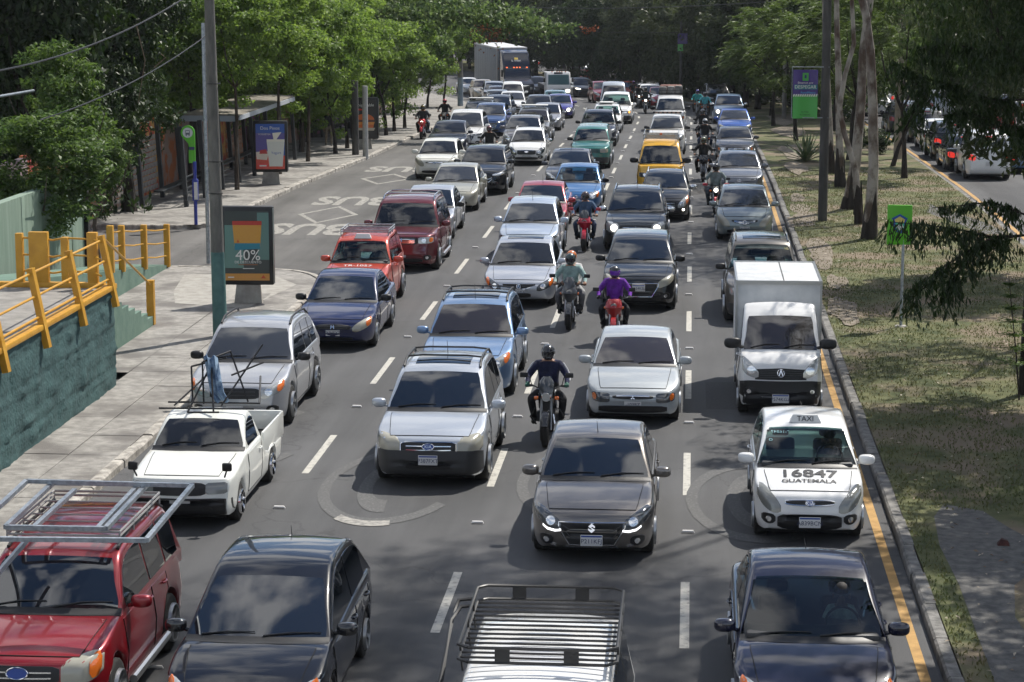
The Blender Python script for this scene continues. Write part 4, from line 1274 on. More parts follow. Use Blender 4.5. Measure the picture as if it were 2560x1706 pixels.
C('D4', 'sedan', 'w', 866, 691, srgb(28, 36, 74), 'navy blue sedan with chrome bar grille and pale headlamps', lod=2, glass=M_GLASS, metal=.35, light='sweep', lens=M_LAMPY, amber=1, grille='bar', slats=2, slat=M_DARKPL, emb='H', embs=.07, pt='P694FXZ', mirror=M_BLACK, intake=(.5, .25, .31))
C('D5', 'boxy', 'w', 906, 602, srgb(190, 64, 36), 'orange red taxi off-roader with roof sign and rack', lod=2, cat='taxi', metal=.2, light='rect', amber=1, grille='wide', glass=M_GLASSC, W=1.60, H=1.70, zw=1.60, L=3.9, yr=3.5, yg=3.8, wb=2.4)
C('D6', 'boxy', 'w', 1019, 508, srgb(98, 22, 34), 'burgundy large off-roader with chrome bar grille and roof rails', lod=2, metal=.4, light='rect', amber=1, grille='wide', slats=3, emb='H', fog=1, rails='chrome', bars=2, pt='P190GGY', W=1.98, H=1.84, zw=1.72, zh=1.0)
C('D7', 'sedan', 'w', 1078, 474, srgb(178, 182, 190), 'silver sedan half hidden behind the burgundy off-roader', lod=1, metal=.4, light='oval', lens=M_LAMPY, mirror=M_BLACK, rimmat=M_ALU)
C('D8', 'sedan', 'w', 1144, 417, srgb(172, 170, 156), 'beige sedan in front of the black crossover', lod=1, metal=.35, light='oval', lens=M_LAMPY, grille='bar', slats=3, emb='oval', W=1.70)
C('D9', 'suv', 'w', 1213, 374, srgb(16, 18, 24), 'black crossover with slanted silver light bars on its nose', lod=1, metal=.4, light='slim', lens=M_BULB, grille='trap', H=1.62, zw=1.52)
C('D10', 'hatch', 'w', 1099, 353, CREAM, 'small cream white hatchback with yellowed headlamps by the kerb', lod=1, metal=0, light='tear', lens=M_LAMPY, grille='slim', emb='oval', W=1.69, zh=.80, yw=1.70, mirs=1.1)
C('D11', 'sedan', 'w', 1126, 307, srgb(28, 34, 52), 'dark blue sedan with silver headlamps behind the cream hatchback', lod=1, metal=.4, light='sweep', W=1.76)
C('D12', 'suv', 'w', 1167, 282, WHITE, 'large white off-roader with angular dark front openings', lod=1, metal=0, light='slim', lens=M_LAMPD, grille='trap', fog=1, W=1.85, H=1.82, zw=1.70, antenna=1, antl=.08)
C('D13', 'suv', 'w', 1227, 263, srgb(34, 70, 122), 'mid blue crossover with one lit lamp and big dark grille', lod=1, metal=.5, light='slim', lens=M_LAMP, lit=1, grille='trap', gframe=1, W=1.84, H=1.65, zw=1.56)
C('D14', 'suv', 'w', 1199, 257, srgb(54, 62, 76), 'slate crossover with white bar across its roof', lod=0)
C('D15', 'suv', 'w', 1245, 243, srgb(44, 50, 60), 'dark grey crossover behind the mid blue one', lod=1, metal=.4, rails='alu', light='sweep', lens=M_LAMP)
C('D16', 'sedan', 'w', 1281, 232, WHITE, 'white sedan with wide black oval grille', lod=1, metal=0, grille='mouth', slats=0, mirror=M_BLACK, W=1.8)
C('D17', 'sedan', 'w', 1243, 228, srgb(120, 130, 142), 'pale grey sedan between two crossovers far up the bus lane', lod=0)
C('D18', 'van', 'w', 1282, 211, WHITE, 'small white van with sun-bleached windscreen', lod=0, cat='van', metal=0, W=1.66, H=1.9, zw=1.72, zr=1.85)
C('D19', 'hatch', 'w', 1245, 218, srgb(56, 66, 84), 'small slate blue car in front of the silver railed off-roader', lod=0)
C('D20', 'suv', 'w', 1236, 207, srgb(168, 172, 178), 'silver off-roader with raised roof rails far up the bus lane', lod=0, rails='chrome', metal=.5)
C('D21', 'suv', 'w', 1206, 202, srgb(164, 156, 140), 'champagne beige off-roader in front of the semi-trailer', lod=0, metal=.4)
C('D22', 'sedan', 'w', 1172, 197, WHITE, 'white car far left beside the pole in front of the trailer', lod=0, metal=0)
C('D23', 'suv', 'w', 1341, 194, srgb(26, 29, 38), 'black off-roader with one amber lamp left of the white lorry', lod=0, W=1.85)
C('D25', 'sedan', 'w', 1400, 239, srgb(52, 46, 140), 'violet blue sedan with glowing blue headlamp', lod=1, metal=.4, light='big', lit=1, grille='bar', W=1.7)
C('D26', 'sedan', 'w', 1388, 229, srgb(106, 140, 150), 'pale teal sedan between the lorry and the violet sedan', lod=0, glass=M_GLASSC)
C('D27', 'sedan', 'w', 1348, 241, srgb(58, 64, 74), 'charcoal sedan left of the violet sedan', lod=0)
C('D28', 'sedan', 'w', 1368, 262, srgb(150, 150, 154), 'silver sedan with drooping headlamps in front of the charcoal sedan', lod=1, metal=.5, light='sweep')
C('D29', 'suv', 'w', 1334, 276, srgb(112, 116, 122), 'grey crossover with pale board across its roof', lod=1, metal=.5, light='sweep')
C('D30', 'suv', 'w', 1311, 295, srgb(120, 118, 122), 'faded grey crossover behind the small white hatchback', lod=1, metal=.3, dusty=.1, H=1.62, zw=1.53)
C('D31', 'hatch', 'w', 1323, 326, WHITE, 'small white hatchback with black fog lamp corners and bow badge', lod=1, metal=0, light='tear', lens=M_LAMPD, grille='wide', slats=1, emb='bow', rails='body', fog=1, fogz=.38, pt='P728HBW', mirror=M_CHROME, W=1.60)

# --- opposite carriageway, seen from behind
def O(k, typ, px_, py_, col, label, **kw):
    A[k] = car(typ, 'r', px_, py_, col, label, lod=kw.pop('lod', 1), rear=True, **kw)
O('E1', 'boxy', 2472, 452, WHITE, 'white upright off-roader seen from behind on the opposite road', metal=0, H=1.9, zw=1.76, zr=1.84)
O('E2', 'sedan', 2418, 430, srgb(16, 18, 22), 'black sedan ahead of the white upright off-roader', tail=M_REDLIT)
O('E3', 'suv', 2383, 402, srgb(18, 20, 24), 'black crossover with lit tail lamps ahead of the black sedan')
O('E4', 'sedan', 2352, 379, WHITE, 'white sedan ahead of the black crossover on the opposite road', metal=0, tail=M_REDL)
O('E5', 'suv', 2318, 358, srgb(26, 34, 30), 'dark green car ahead of the white sedan beyond the median', lod=0, tail=M_REDL)
O('E6', 'suv', 2262, 338, srgb(30, 32, 36), 'dark off-roader behind the concrete pole beyond the median', lod=0, tail=M_REDL)
O('E7', 'boxy', 2496, 357, srgb(140, 22, 30), 'red off-roader seen from behind through the dark branches', H=1.75)
O('E8', 'sedan', 2532, 292, srgb(150, 154, 160), 'silver sedan with brake lamp far right through the leaves', lod=0)
O('E9', 'sedan', 2570, 436, srgb(120, 150, 190), 'pale blue sedan at the right edge past the off-roader', lod=0)
FAR = [(9.0, 165, 0, 'white'), (12.2, 170, 1, 'silver'), (15.4, 166, 2, 'white'), (12.1, 182, 0, 'white'), (15.6, 186, 1, 'grey'), (12.0, 196, 2, 'white'), (15.2, 204, 0, 'white'), (12.2, 212, 1, 'silver'), (15.4, 222, 0, 'white'),
       (12.0, 232, 2, 'white'), (12.2, 246, 0, 'silver'), (15.2, 240, 1, 'white'), (12.0, 262, 0, 'white'), (15.4, 258, 2, 'white'), (12.0, 280, 1, 'white'), (12.1, 300, 0, 'silver'), (12.0, 320, 2, 'white'), (12.0, 148, 0, 'white'), (15.4, 144, 1, 'silver'), (12.2, 132, 2, 'grey')]
for i, (x, y, t, cn) in enumerate(sorted(FAR[1:], key=lambda q: q[1])):
    colr = {'white': WHITE, 'silver': SILV, 'grey': srgb(90, 94, 100)}[cn]
    A['F%d' % i] = car(['sedan', 'boxy', 'hatch'][t], 'xy', x, y, colr, '%s %s glimpsed between the far median trunks, %s of those cars' % (cn, ['sedan', 'off-roader', 'hatchback'][t], ORD[i]), lod=0, rear=True, tail=M_REDLIT if i % 3 == 0 else M_REDL, metal=0 if cn == 'white' else .4, group='far cars on the opposite road')
# ================================================================== fittings and loads of single vehicles
M_GALV = noisy('galvanised_steel', (.24, .27, .30, 1), (.42, .46, .50, 1), scale=14, rough=.42, metal=.6)
M_INK = plain('black_lettering', (.015, .015, .018, 1), .5)
M_TEALINK = plain('pale_teal_lettering', (.25, .5, .52, 1), .5)
M_LUGG = noisy('grey_luggage', (.10, .10, .095, 1), (.32, .31, .29, 1), scale=5, rough=.8)
def text_on(txt, size, parent, mat, loc, rot, name='lettering', mirror=False):
    return use_mesh(name, text_mesh(txt, size, .002, mirror), mat, parent, loc, rot)
def hood_text(txt, key, y, size, mat, squash=1.0, wide=None, bold=0.0):
    """lettering laid on a hood, following its surface"""
    root, S, K = A[key]
    me = text_mesh(txt, size, bold=bold).copy()
    co = np.array([v.co for v in me.vertices]); w0 = co[:, 0].max() - co[:, 0].min()
    k = (wide / w0) if wide else 1
    bm = bmesh.new(); bm.from_mesh(me)
    bmesh.ops.triangulate(bm, faces=bm.faces[:])
    bmesh.ops.subdivide_edges(bm, edges=[e for e in bm.edges if e.calc_length() > .03], cuts=2)
    for v in bm.verts:
        x, yy = v.co.x * k, y - v.co.y * squash * -1
        h = K.hit((x, S.shear(x, yy), 3), (0, 0, -1), (x, yy, .9))
        v.co = (x, S.shear(x, yy), h.z + .017)
    bm.to_mesh(me); bm.free()
    o = bpy.data.objects.new('hood_lettering', me); link(o, root); me.materials.append(mat)
def roof_sign(key, y, w, txt, mat, tm):
    root, S, K = A[key]
    z = S.ctop(y) + .02
    m = MB().add([(-w / 2, y - .05, z), (w / 2, y - .05, z), (w / 2, y + .10, z), (-w / 2, y + .10, z), (-w * .38, y - .01, z + .11), (w * .38, y - .01, z + .11), (w * .38, y + .05, z + .11), (-w * .38, y + .05, z + .11)],
                 [(0, 3, 2, 1), (4, 5, 6, 7), (0, 1, 5, 4), (1, 2, 6, 5), (2, 3, 7, 6), (3, 0, 4, 7)])
    o = m.build('roof_sign', mat, root, smooth=False)
    if txt: text_on(txt, .115, o, tm, (0, y - .036, z + .055), (math.pi / 2 - .35, 0, 0), 'sign_lettering')
# taxi 16847
roof_sign('A2', TYPES['hatch']['yw'] + .16, .48, 'TAXI', plain('sign_white', (.7, .7, .68, 1), .3), M_INK)
hood_text('16847', 'A2', .62, .30, M_INK, 1.15, .80, .006)
hood_text('GUATEMALA', 'A2', .39, .115, M_INK, 1.1, .80, .003)
r_, S_, K_ = A['A2']
def ws_text(key, txt, x, f, size, mirror=True, mat=M_TEALINK):
    root, S, K = A[key]
    sp = S.sp; y = lerp(sp['yc'], sp['yw'], f)
    p = S.roofpt(x, y, .016); a = math.atan2(S.ctop(y + .05) - S.ctop(y - .05), .10)
    text_on(txt, size, root, mat, p, (a, 0, 0), 'windscreen_lettering', mirror)
ws_text('A2', 'T-16847', -.38, .82, .085)
ws_text('A2', 'o', -.53, .64, .12)
# grille chrome tabs and lamp strips of the grey-brown sedan
r_, S_, K_ = A['B2']
for sg in (-1, 1):
    cl = [(x * S_.hw, zl, zl + .025) for x, zl in ((.50, S_.sp['zh'] - .25), (.60, S_.sp['zh'] - .262), (.72, S_.sp['zh'] - .24), (.80, S_.sp['zh'] - .20))]
    if sg < 0: cl = mirror_cols(cl)
    front_patch('running_lamp', K_, cl, plain('running_lamp', (1, 1, 1, 1), .3, emit=1.6), r_, .03, 2)
    cl = [(x * S_.hw, .25 + .03 * k, .265 + .03 * k) for k, x in enumerate((.58, .66, .74, .80))]
    if sg < 0: cl = mirror_cols(cl)
    front_patch('bumper_trim', K_, cl, M_CHROME, r_, .03, 2)
cl = [(x * S_.hw, .245, .262) for x in np.linspace(-.42, .42, 9)]
front_patch('bumper_trim', K_, cl, M_CHROME, r_, .026, 2)
# orange taxi
roof_sign('D5', A['D5'][1].sp['yw'] + .10, .42, '', plain('sign_white', (.7, .7, .68, 1), .3), M_INK)
rack(A['D5'][0], A['D5'][1], A['D5'][1].sp['yw'] + .4, 3.3, 1.76, M_GALV, 5, rise=.06)
hood_text('TR-1057', 'D5', .85, .20, plain('white_lettering', (.75, .75, .75, 1), .5), 1, .7)
cl = [(x, a, b) for x, a, b in cols(-.5, .5, 0, 1, 0, 1)]
# white off-roader with the long basket
root, S, K = A['B1']
rb = MB(); w = .74; y0, y1, z = 2.68, 4.78, 1.98
for zz in (z, z + .14):
    c = .10
    loop = [(-w + c, y0, zz), (w - c, y0, zz), (w, y0 + c, zz), (w, y1 - c, zz), (w - c, y1, zz), (-w + c, y1, zz), (-w, y1 - c, zz), (-w, y0 + c, zz), (-w + c, y0, zz)]
    rb.tube(loop, .017, 6)
for x in (-.32, .32):
    for y in (y0, y1): rb.box(x - .07, x + .07, y - .008, y + .008, z, z + .14)
for y in (y0 + .3, (y0 + y1) / 2, y1 - .5):
    for sg in (-1, 1): rb.tube([(sg * w, y, z + .14), (sg * w, y, z), (sg * (w - .02), y, 1.80)], .012, 5)
rko = rb.build('roof_rack', M_BLACK, root)
for y in np.linspace(y0, y1, 15)[1:-1]:
    MB().tube([(-w, y, z), (w, y, z)], .013, 6).build('slat', M_BLACK, rko)
for sg in (-1,):
    MB().tube([(sg * w, y1 - .35, z + .10), (sg * (w + .16), y1 - .38, z + .09), (sg * (w + .2), y1 - .5, z), (sg * (w + .17), 2.6, z - .25), (sg * (w + .1), 1.9, z - .8)], .02, 6).build('ladder_rail', M_BLACK, root)
    MB().tube([(sg * w, y1 - .6, z + .10), (sg * (w + .12), y1 - .62, z + .09), (sg * (w + .2), y1 - .8, z), (sg * (w + .16), 2.6, z - .32), (sg * (w + .09), 1.9, z - .85)], .02, 6).build('ladder_rail', M_BLACK, root)
# yellow van basket, minivan light bar, baggage van, high-roof van rack
root, S, K = A['B7']
rk = rack(root, S, 1.25, 4.2, 2.03, M_GALV, 9, rise=.14)
MB().tube([(-.62, 1.15, 2.0), (-.5, 1.12, 2.18), (.5, 1.12, 2.18), (.62, 1.15, 2.0)], .02, 6).build('rack_hoop', M_GALV, root)
MB().rbox(-.05, .05, 1.08, 1.14, 2.16, 2.24, .02).build('marker_lamp', M_AMBER, root)
root, S, K = A['B8']
MB().rbox(-.66, .66, S.sp['yw'] + .15, S.sp['yw'] + .28, 1.79, 1.88, .02).build('light_bar', M_BLACK, root)
for x in np.linspace(-.5, .5, 6): MB().rbox(x - .06, x + .06, S.sp['yw'] + .14, S.sp['yw'] + .16, 1.80, 1.87, .01).build('light_bar_lamp', plain('bar_lamp', (.35, .2, .15, 1), .3), root)
root, S, K = A['B9']
rack(root, S, 1.3, 4.3, 2.04, M_BLACK, 6, rise=.16)
for i, (x, y) in enumerate(((-.42, 1.75), (0.02, 1.7), (.45, 1.78))):
    b = MB().rbox(x - .20, x + .20, y - .25, y + .4, 2.06, 2.40 + .03 * i, .06)
    P = root.matrix_basis @ Vector((x, y, 2.07))
    o = b.build('suitcase', M_LUGG)
    o.matrix_basis = root.matrix_basis.copy()
    tag(o, ['grey suitcase on the left of the white van roof', 'pale grey suitcase in the middle of the white van roof', 'grey suitcase on the right of the white van roof'][i], 'suitcase', 'baggage on the white van')
o = MB().rbox(-.62, .62, 2.3, 4.1, 2.07, 2.46, .1).build('tarpaulin_load', noisy('rust_tarp', (.10, .04, .03, 1), (.25, .12, .09, 1), scale=4, rough=.8))
o.matrix_basis = root.matrix_basis.copy(); tag(o, 'rust brown covered load behind the suitcases on the white van', 'load')
root, S, K = A['C13']
for x in np.linspace(-.62, .62, 8): MB().tube([(x, 3.0, 2.18), (x, 3.0, 2.36)], .014, 5).build('rack_upright', M_BLACK, root)
MB().tube([(-.68, 3.0, 2.30), (.68, 3.0, 2.30)], .012, 5).build('rack_bar', M_BLACK, root)
# boards across roofs
M_BOARD = plain('pale_board', (.62, .62, .60, 1), .5)
for k, lab in (('D14', None), ('D29', None)):
    root, S, K = A[k]
    w_ = S.hwr * .95; yy = S.sp['yw'] + .35
    m = MB().rbox(-w_, w_, yy, yy + .9, S.sp['H'] + .10, S.sp['H'] + .15, .01)
    for sg in (-.8, .8): m.tube([(sg * w_, yy + .3, S.sp['H']), (sg * w_, yy + .3, S.sp['H'] + .11)], .015, 5)
    m.build('roof_board', M_BOARD, root)
root, S, K = A['C11']
o = MB().rbox(-.45, .30, 1.9, 3.2, 1.56, 1.61, .02); o.tube([(-.5, 2.1, 1.53), (.5, 2.1, 1.55)], .02, 6); o.tube([(-.5, 2.9, 1.53), (.5, 2.9, 1.55)], .02, 6)
o = o.build('board', M_BOARD); o.matrix_basis = root.matrix_basis.copy(); tag(o, 'white board lying across the small white car roof', 'board')
# ---- red off-roader: galvanised frames lashed on top
def bar(m, p, q, w=.05, h=.05):
    p, q = Vector(p), Vector(q); d = (q - p).normalized(); s = d.cross(Vector((0, 0, 1)))
    s = s.normalized() if s.length > 1e-4 else Vector((1, 0, 0)); u = s.cross(d)
    c = [(-1, -1), (1, -1), (1, 1), (-1, 1)]
    vs = [p + s * (a * w / 2) + u * (b * h / 2) for a, b in c] + [q + s * (a * w / 2) + u * (b * h / 2) for a, b in c]
    m.add(vs, [(0, 3, 2, 1), (4, 5, 6, 7), (0, 1, 5, 4), (1, 2, 6, 5), (2, 3, 7, 6), (3, 0, 4, 7)])
fz = 1.95
def frame(name, label, pts, extra, z):
    base = pix(*pts[0], z)
    root = empty(name, base, 0, label, 'frame', 'frames on the red off-roader')
    for a, b in list(zip(pts, pts[1:] + pts[:1])) + extra:
        m = MB(); bar(m, pix(*a, z) - base, pix(*b, z) - base, .055, .05); m.build('frame_bar', M_GALV, root, smooth=False)
frame('galvanised_window', 'wide outer galvanised frame overhanging the red off-roader', [(66, 1203), (481, 1214), (366, 1351), (-90, 1347)], [], fz + .10)
frame('galvanised_window', 'smaller galvanised frame lying inside the wide frame on the red roof', [(132, 1208), (368, 1211), (264, 1322), (14, 1318)], [((187, 1226), (86, 1318)), ((344, 1216), (246, 1320))], fz + .04)
m = MB(); b0 = pix(66, 1352, 1.95); bar(m, Vector((0, 0, 0)), pix(-30, 1462, 1.55) - b0, .05, .05)
tag(m.build('metal_bar', M_GALV, None, smooth=False, loc=b0), 'single galvanised bar sloping down over the red hood', 'metal bar')
rack(A['D1'][0], A['D1'][1], 1.95, 3.9, 1.82, plain('grey_bars', (.35, .34, .33, 1), .5), 5, rise=.05)
# running boards
for k in ('D1', 'D6'):
    root, S, K = A[k]
    for sg in (-1, 1): MB().tube([(sg * (S.hw + .06), S.sp['fo'] + .45, .34), (sg * (S.hw + .06), S.sp['fo'] + S.sp['wb'] - .45, .34)], .05, 8).build('running_board', M_ALU, root)
# ---- old pickup: cargo bed, fender mirrors, load
root, S, K = A['D2']; sp = S.sp
pm = [c for c in root.children if c.name.startswith('body')][0].data.materials[0]
for nm, b in (('bed_side', (-S.hw + .015, -S.hw + .06)), ('bed_side', (S.hw - .06, S.hw - .015))):
    MB().rbox(b[0], b[1], sp['yg'] + .05, sp['L'] - .06, .55, .96, .02).build(nm, pm, root)
MB().rbox(-S.hw + .04, S.hw - .04, sp['L'] - .10, sp['L'] - .04, .5, .96, .02).build('tailgate', pm, root)
MB().box(-S.hw + .07, S.hw - .07, sp['yg'] + .08, sp['L'] - .11, .56, .645).build('bed_floor', M_VOID, root, smooth=False)
for sg in (-1, 1):
    m = MB(); m.tube([(sg * S.hw * .84, .16, .80), (sg * S.hw * .90, .12, .93)], .014, 6)
    m.rbox(sg * S.hw * .90 - .075, sg * S.hw * .90 + .075, .09, .15, .90, 1.03, .03)
    m.build('fender_mirror', M_BLACK, root)
def on_car(key, name, parts_, label, cat):
    r = empty(name, (0, 0, 0), 0, label, cat); r.matrix_basis = A[key][0].matrix_basis.copy()
    for nm, mb, mat in parts_: mb.build(nm, mat, r)
    return r
M_BLKT = plain('black_tube', (.02, .02, .022, 1), .4, metal=.4)
tb = MB()
for a, b in (((-.75, 2.0, 1.46), (.75, 2.05, 1.46)), ((-.72, 2.5, 1.46), (.75, 2.5, 1.46)), ((-.25, 1.80, 1.44), (-.05, 2.5, 2.0)), ((.15, 1.85, 1.44), (.0, 2.45, 2.1)), ((-.1, 2.3, 1.48), (-.12, 2.35, 2.15)), ((-.3, 2.4, 1.48), (-.32, 2.45, 2.05)), ((-.32, 2.45, 2.05), (.25, 2.45, 2.2)), ((.55, 2.6, 1.46), (.25, 2.75, 2.25)), ((.75, 2.5, 1.46), (.62, 3.3, 1.75)), ((.25, 2.75, 2.25), (-.1, 2.35, 2.15)), ((.3, 2.55, 1.9), (.75, 2.9, 2.05)), ((-.55, 2.2, 1.47), (-.1, 3.2, 1.9)), ((.2, 2.2, 1.47), (.7, 3.1, 2.3)), ((-.25, 1.80, 1.44), (.25, 1.80, 1.45))):
    tb.tube([a, b], .016, 6)
on_car('D2', 'furniture_frame', [('tube_frame', tb, M_BLKT)], 'tangle of black steel furniture frames on the old pickup roof', 'furniture frame')
cb = MB()
def drape(m, pts, w):
    rows = []
    for i, p in enumerate(pts):
        rows.append([(p[0] + w * (k / 6 - .5), p[1] + .05 * math.sin(k * 2.1 + i), p[2] + .03 * math.sin(k * 1.7 + i * .8)) for k in range(7)])
    V, F = grid_patch(rows, (0, .03, 0)); m.add(V, F)
drape(cb, [(.0, 2.4, 2.22), (.03, 2.36, 2.05), (.06, 2.34, 1.85), (.10, 2.36, 1.65), (.18, 2.4, 1.5)], .22)
on_car('D2', 'blue_cloth', [('cloth_fold', cb, noisy('blue_cloth', (.05, .10, .2, 1), (.30, .42, .55, 1), scale=7, rough=.9))], 'crumpled blue and white cloth tied to the pickup load', 'cloth')
# ---- white box truck
A['A3'] = car('truck', 'w', 1950, 789, WHITE, 'white mini box truck with black bumper in the right-hand lane', lod=2, cat='truck', name='box_truck', metal=0, light='tear', lens=M_LAMP, grille='full', slats=4, slat=M_DARKPL, emb='A', embs=.09, clad=M_BLACK, cladz=.70, fog=1, fogz=.50, pt='P574KGZ', plz=.38, intake=None, mirror=M_BLACK, mirs=1.3, miry=.55, mirz=1.32, round=.16, wsbow=.12, roofw=.84)
root, S, K = A['A3']
M_BOXP = noisy('box_panel', (.52, .54, .55, 1), (.66, .67, .67, 1), scale=3, rough=.45)
bx = MB().rbox(-.80, .80, 1.72, 4.55, .78, 2.32, .015).build('cargo_box', M_BOXP, root)
for x0_, x1_, y0_, y1_, z0_, z1_ in ((-.82, .82, 1.69, 1.74, 2.27, 2.34), (-.82, .82, 4.53, 4.58, 2.27, 2.34), (-.825, -.785, 1.70, 4.57, 2.275, 2.345), (.785, .825, 1.70, 4.57, 2.275, 2.345), (-.825, -.785, 1.695, 1.745, .78, 2.26), (.785, .825, 1.695, 1.745, .78, 2.26)):
    MB().box(x0_, x1_, y0_, y1_, z0_, z1_).build('box_trim', M_ALU, bx, smooth=False)
MB().box(.09, .11, 1.76, 4.52, 2.322, 2.327).build('roof_seam', M_DARKPL, bx, smooth=False)
# ---- semi-trailer at the bend
P = pix(1302, 249)
h = road_heading(P.y) + .05
root = empty('semi_truck', P, h, 'dark blue semi truck with long grey box trailer towering over the cars', 'truck')
M_SEMI = paint('semi', srgb(24, 30, 48), .3)
M_TRL = noisy('trailer_side', (.20, .22, .24, 1), (.29, .31, .335, 1), scale=1.2, rough=.5, stretch=(1, 6, .6))
side = [(0, .5), (0, 1.25), (.25, 1.45), (1.3, 1.65), (1.75, 2.45), (1.85, 2.75), (2.5, 3.75), (3.2, 3.98), (3.6, 3.95), (3.6, .6)]
V, F = [], []
for sx, ins in ((-1.16, .12), (-1.05, 0), (1.05, 0), (1.16, .12)):
    for (y, z) in side: V.append((sx, y + ins, z - ins * .6))
n = len(side)
for i in range(3):
    for k in range(n): F.append((i * n + k, i * n + (k + 1) % n, (i + 1) * n + (k + 1) % n, (i + 1) * n + k))
F.append(tuple(range(n))); F.append(tuple(range(4 * n - 1, 3 * n - 1, -1)))
mesh_obj('cab', V, F, M_SEMI, root, angle=30)
mesh_obj('windscreen', [(-.95, 1.36, 1.70), (.95, 1.36, 1.70), (.92, 1.72, 2.42), (-.92, 1.72, 2.42), (-.95, 1.42, 1.68), (.95, 1.42, 1.68), (.92, 1.80, 2.40), (-.92, 1.80, 2.40)], [(0, 1, 2, 3), (0, 4, 5, 1), (1, 5, 6, 2), (2, 6, 7, 3), (3, 7, 4, 0)], M_GLASS, root, smooth=False)
mesh_obj('sleeper_window', [(-.75, 2.0, 2.98), (.75, 2.0, 2.98), (.62, 2.42, 3.60), (-.62, 2.42, 3.60), (-.75, 2.1, 2.96), (.75, 2.1, 2.96), (.62, 2.5, 3.58), (-.62, 2.5, 3.58)], [(0, 1, 2, 3), (0, 4, 5, 1), (1, 5, 6, 2), (2, 6, 7, 3), (3, 7, 4, 0)], plain('smoky_window', (.09, .10, .12, 1), .15), root, smooth=False)
for x in (-.85, -.25, 0, .25, .85): MB().rbox(x - .07, x + .07, 1.74, 1.82, 2.52, 2.60, .02).build('marker_lamp', plain('lit_marker', (1, .18, .05, 1), .3, emit=1.5), root)
text_on('E. 97081', .24, root, plain('white_lettering', (.75, .75, .75, 1), .5), (0, 2.02, 3.10), (1.0, 0, 0))
mesh_obj('label_sticker', [(-.16, 2.09, 3.2), (.16, 2.09, 3.2), (.16, 2.2, 3.36), (-.16, 2.2, 3.36)], [(0, 1, 2, 3)], plain('sticker_yellow', (.7, .5, .08, 1), .5), root, smooth=False)
mesh_obj('hood_side', *(lambda m: (m.v, m.f))(MB().rbox(-.8, .8, -.03, .1, .75, 1.2, .03)), M_CHROME, root)
for sg in (-1, 1):
    MB().rbox(sg * .86 - .14, sg * .86 + .14, -.02, .06, .80, 1.02, .03).build('headlight', M_LAMP, root)
    MB().rbox(sg * 1.3 - .08, sg * 1.3 + .08, 1.5, 1.6, 1.8, 2.4, .03).build('wing_mirror', M_BLACK, root)
    for cy in (1.0, 3.4, 4.6, 13.5, 14.8):
        use_mesh('wheel', TYRE, M_RUBBER, root, (sg * 1.0, cy, .5), (0, 0, 0 if sg < 0 else math.pi), (.45, .5, .5))
MB().box(-.9, .9, .4, 15.2, .5, .75).build('chassis', M_VOID, root, smooth=False)
tr = MB().rbox(-1.28, 1.28, 4.0, 15.6, 1.05, 4.12, .03).build('trailer', M_TRL, root)
MB().box(-1.30, 1.30, 3.97, 15.63, 4.02, 4.14).build('trailer_top_rail', plain('rail_white', (.6, .6, .6, 1), .4), tr, smooth=False)
for y in (4.0, 15.58): MB().box(-1.30, -1.27, y - .06, y + .06, 1.05, 4.01).build('trailer_post', M_ALU, tr, smooth=False)
for y in np.arange(5.2, 15.2, 1.2): MB().box(-1.293, -1.279, y - .02, y + .02, 1.1, 4.0).build('panel_seam', M_TRL, tr, smooth=False)
# ---- white lorry at the bend
P = pix(1397, 253)
root = empty('lorry', P, road_heading(P.y), 'white forward-control lorry with big windscreen and orange roof lamps', 'truck')
mw = plain('lorry_white', WHITE, .35, coat=.6)
m = MB(); pr = [(0, .45), (0, 1.05), (.06, 1.3), (.30, 2.15), (.45, 2.3), (1.6, 2.32), (1.65, .5)]
V, F = [], []; n = len(pr)
for sx, ins in ((-.98, .08), (-.9, 0), (.9, 0), (.98, .08)):
    for (y, z) in pr: V.append((sx, y + ins, z - ins * .4))
for i in range(3):
    for k in range(n): F.append((i * n + k, i * n + (k + 1) % n, (i + 1) * n + (k + 1) % n, (i + 1) * n + k))
F.append(tuple(range(n))); F.append(tuple(range(4 * n - 1, 3 * n - 1, -1)))
mesh_obj('cab', V, F, mw, root, angle=30)
mesh_obj('windscreen', [(-.86, .05, 1.32), (.86, .05, 1.32), (.82, .275, 2.1), (-.82, .275, 2.1), (-.86, .12, 1.3), (.86, .12, 1.3), (.82, .35, 2.08), (-.82, .35, 2.08)], [(0, 1, 2, 3), (0, 4, 5, 1), (1, 5, 6, 2), (2, 6, 7, 3), (3, 7, 4, 0)], M_GLASSC, root, smooth=False)
MB().rbox(-.97, .97, -.06, .1, .35, .62, .03).build('bumper', M_DARKPL, root)
MB().rbox(-.45, .45, -.02, .05, .78, .98, .02).build('grille', M_BLACK, root)
for sg in (-1, 1):
    MB().rbox(sg * .74 - .16, sg * .74 + .16, -.03, .05, .72, .92, .03).build('headlight', M_LIT if sg > 0 else M_LAMP, root)
    MB().rbox(sg * 1.15 - .08, sg * 1.15 + .08, .2, .28, 1.5, 1.85, .03).build('wing_mirror', M_BLACK, root)
    for cy in (.9, 4.2): use_mesh('wheel', TYRE, M_RUBBER, root, (sg * .82, cy, .4), (0, 0, 0 if sg < 0 else math.pi), (.36, .4, .4))
for x in (-.5, -.1, .1, .3, .6): MB().rbox(x - .05, x + .05, .42, .5, 2.31, 2.37, .015).build('roof_lamp', M_AMBER, root)
MB().rbox(-.35, .35, .3, .4, 2.16, 2.30, .02).build('visor_board', M_DARKPL, root)
MB().box(-.5, .5, 1.6, 5.6, .55, .8).build('chassis', M_VOID, root, smooth=False)
MB().rbox(-1.0, 1.0, 1.75, 5.8, .85, 1.2, .03).build('flatbed', M_DARKPL, root)
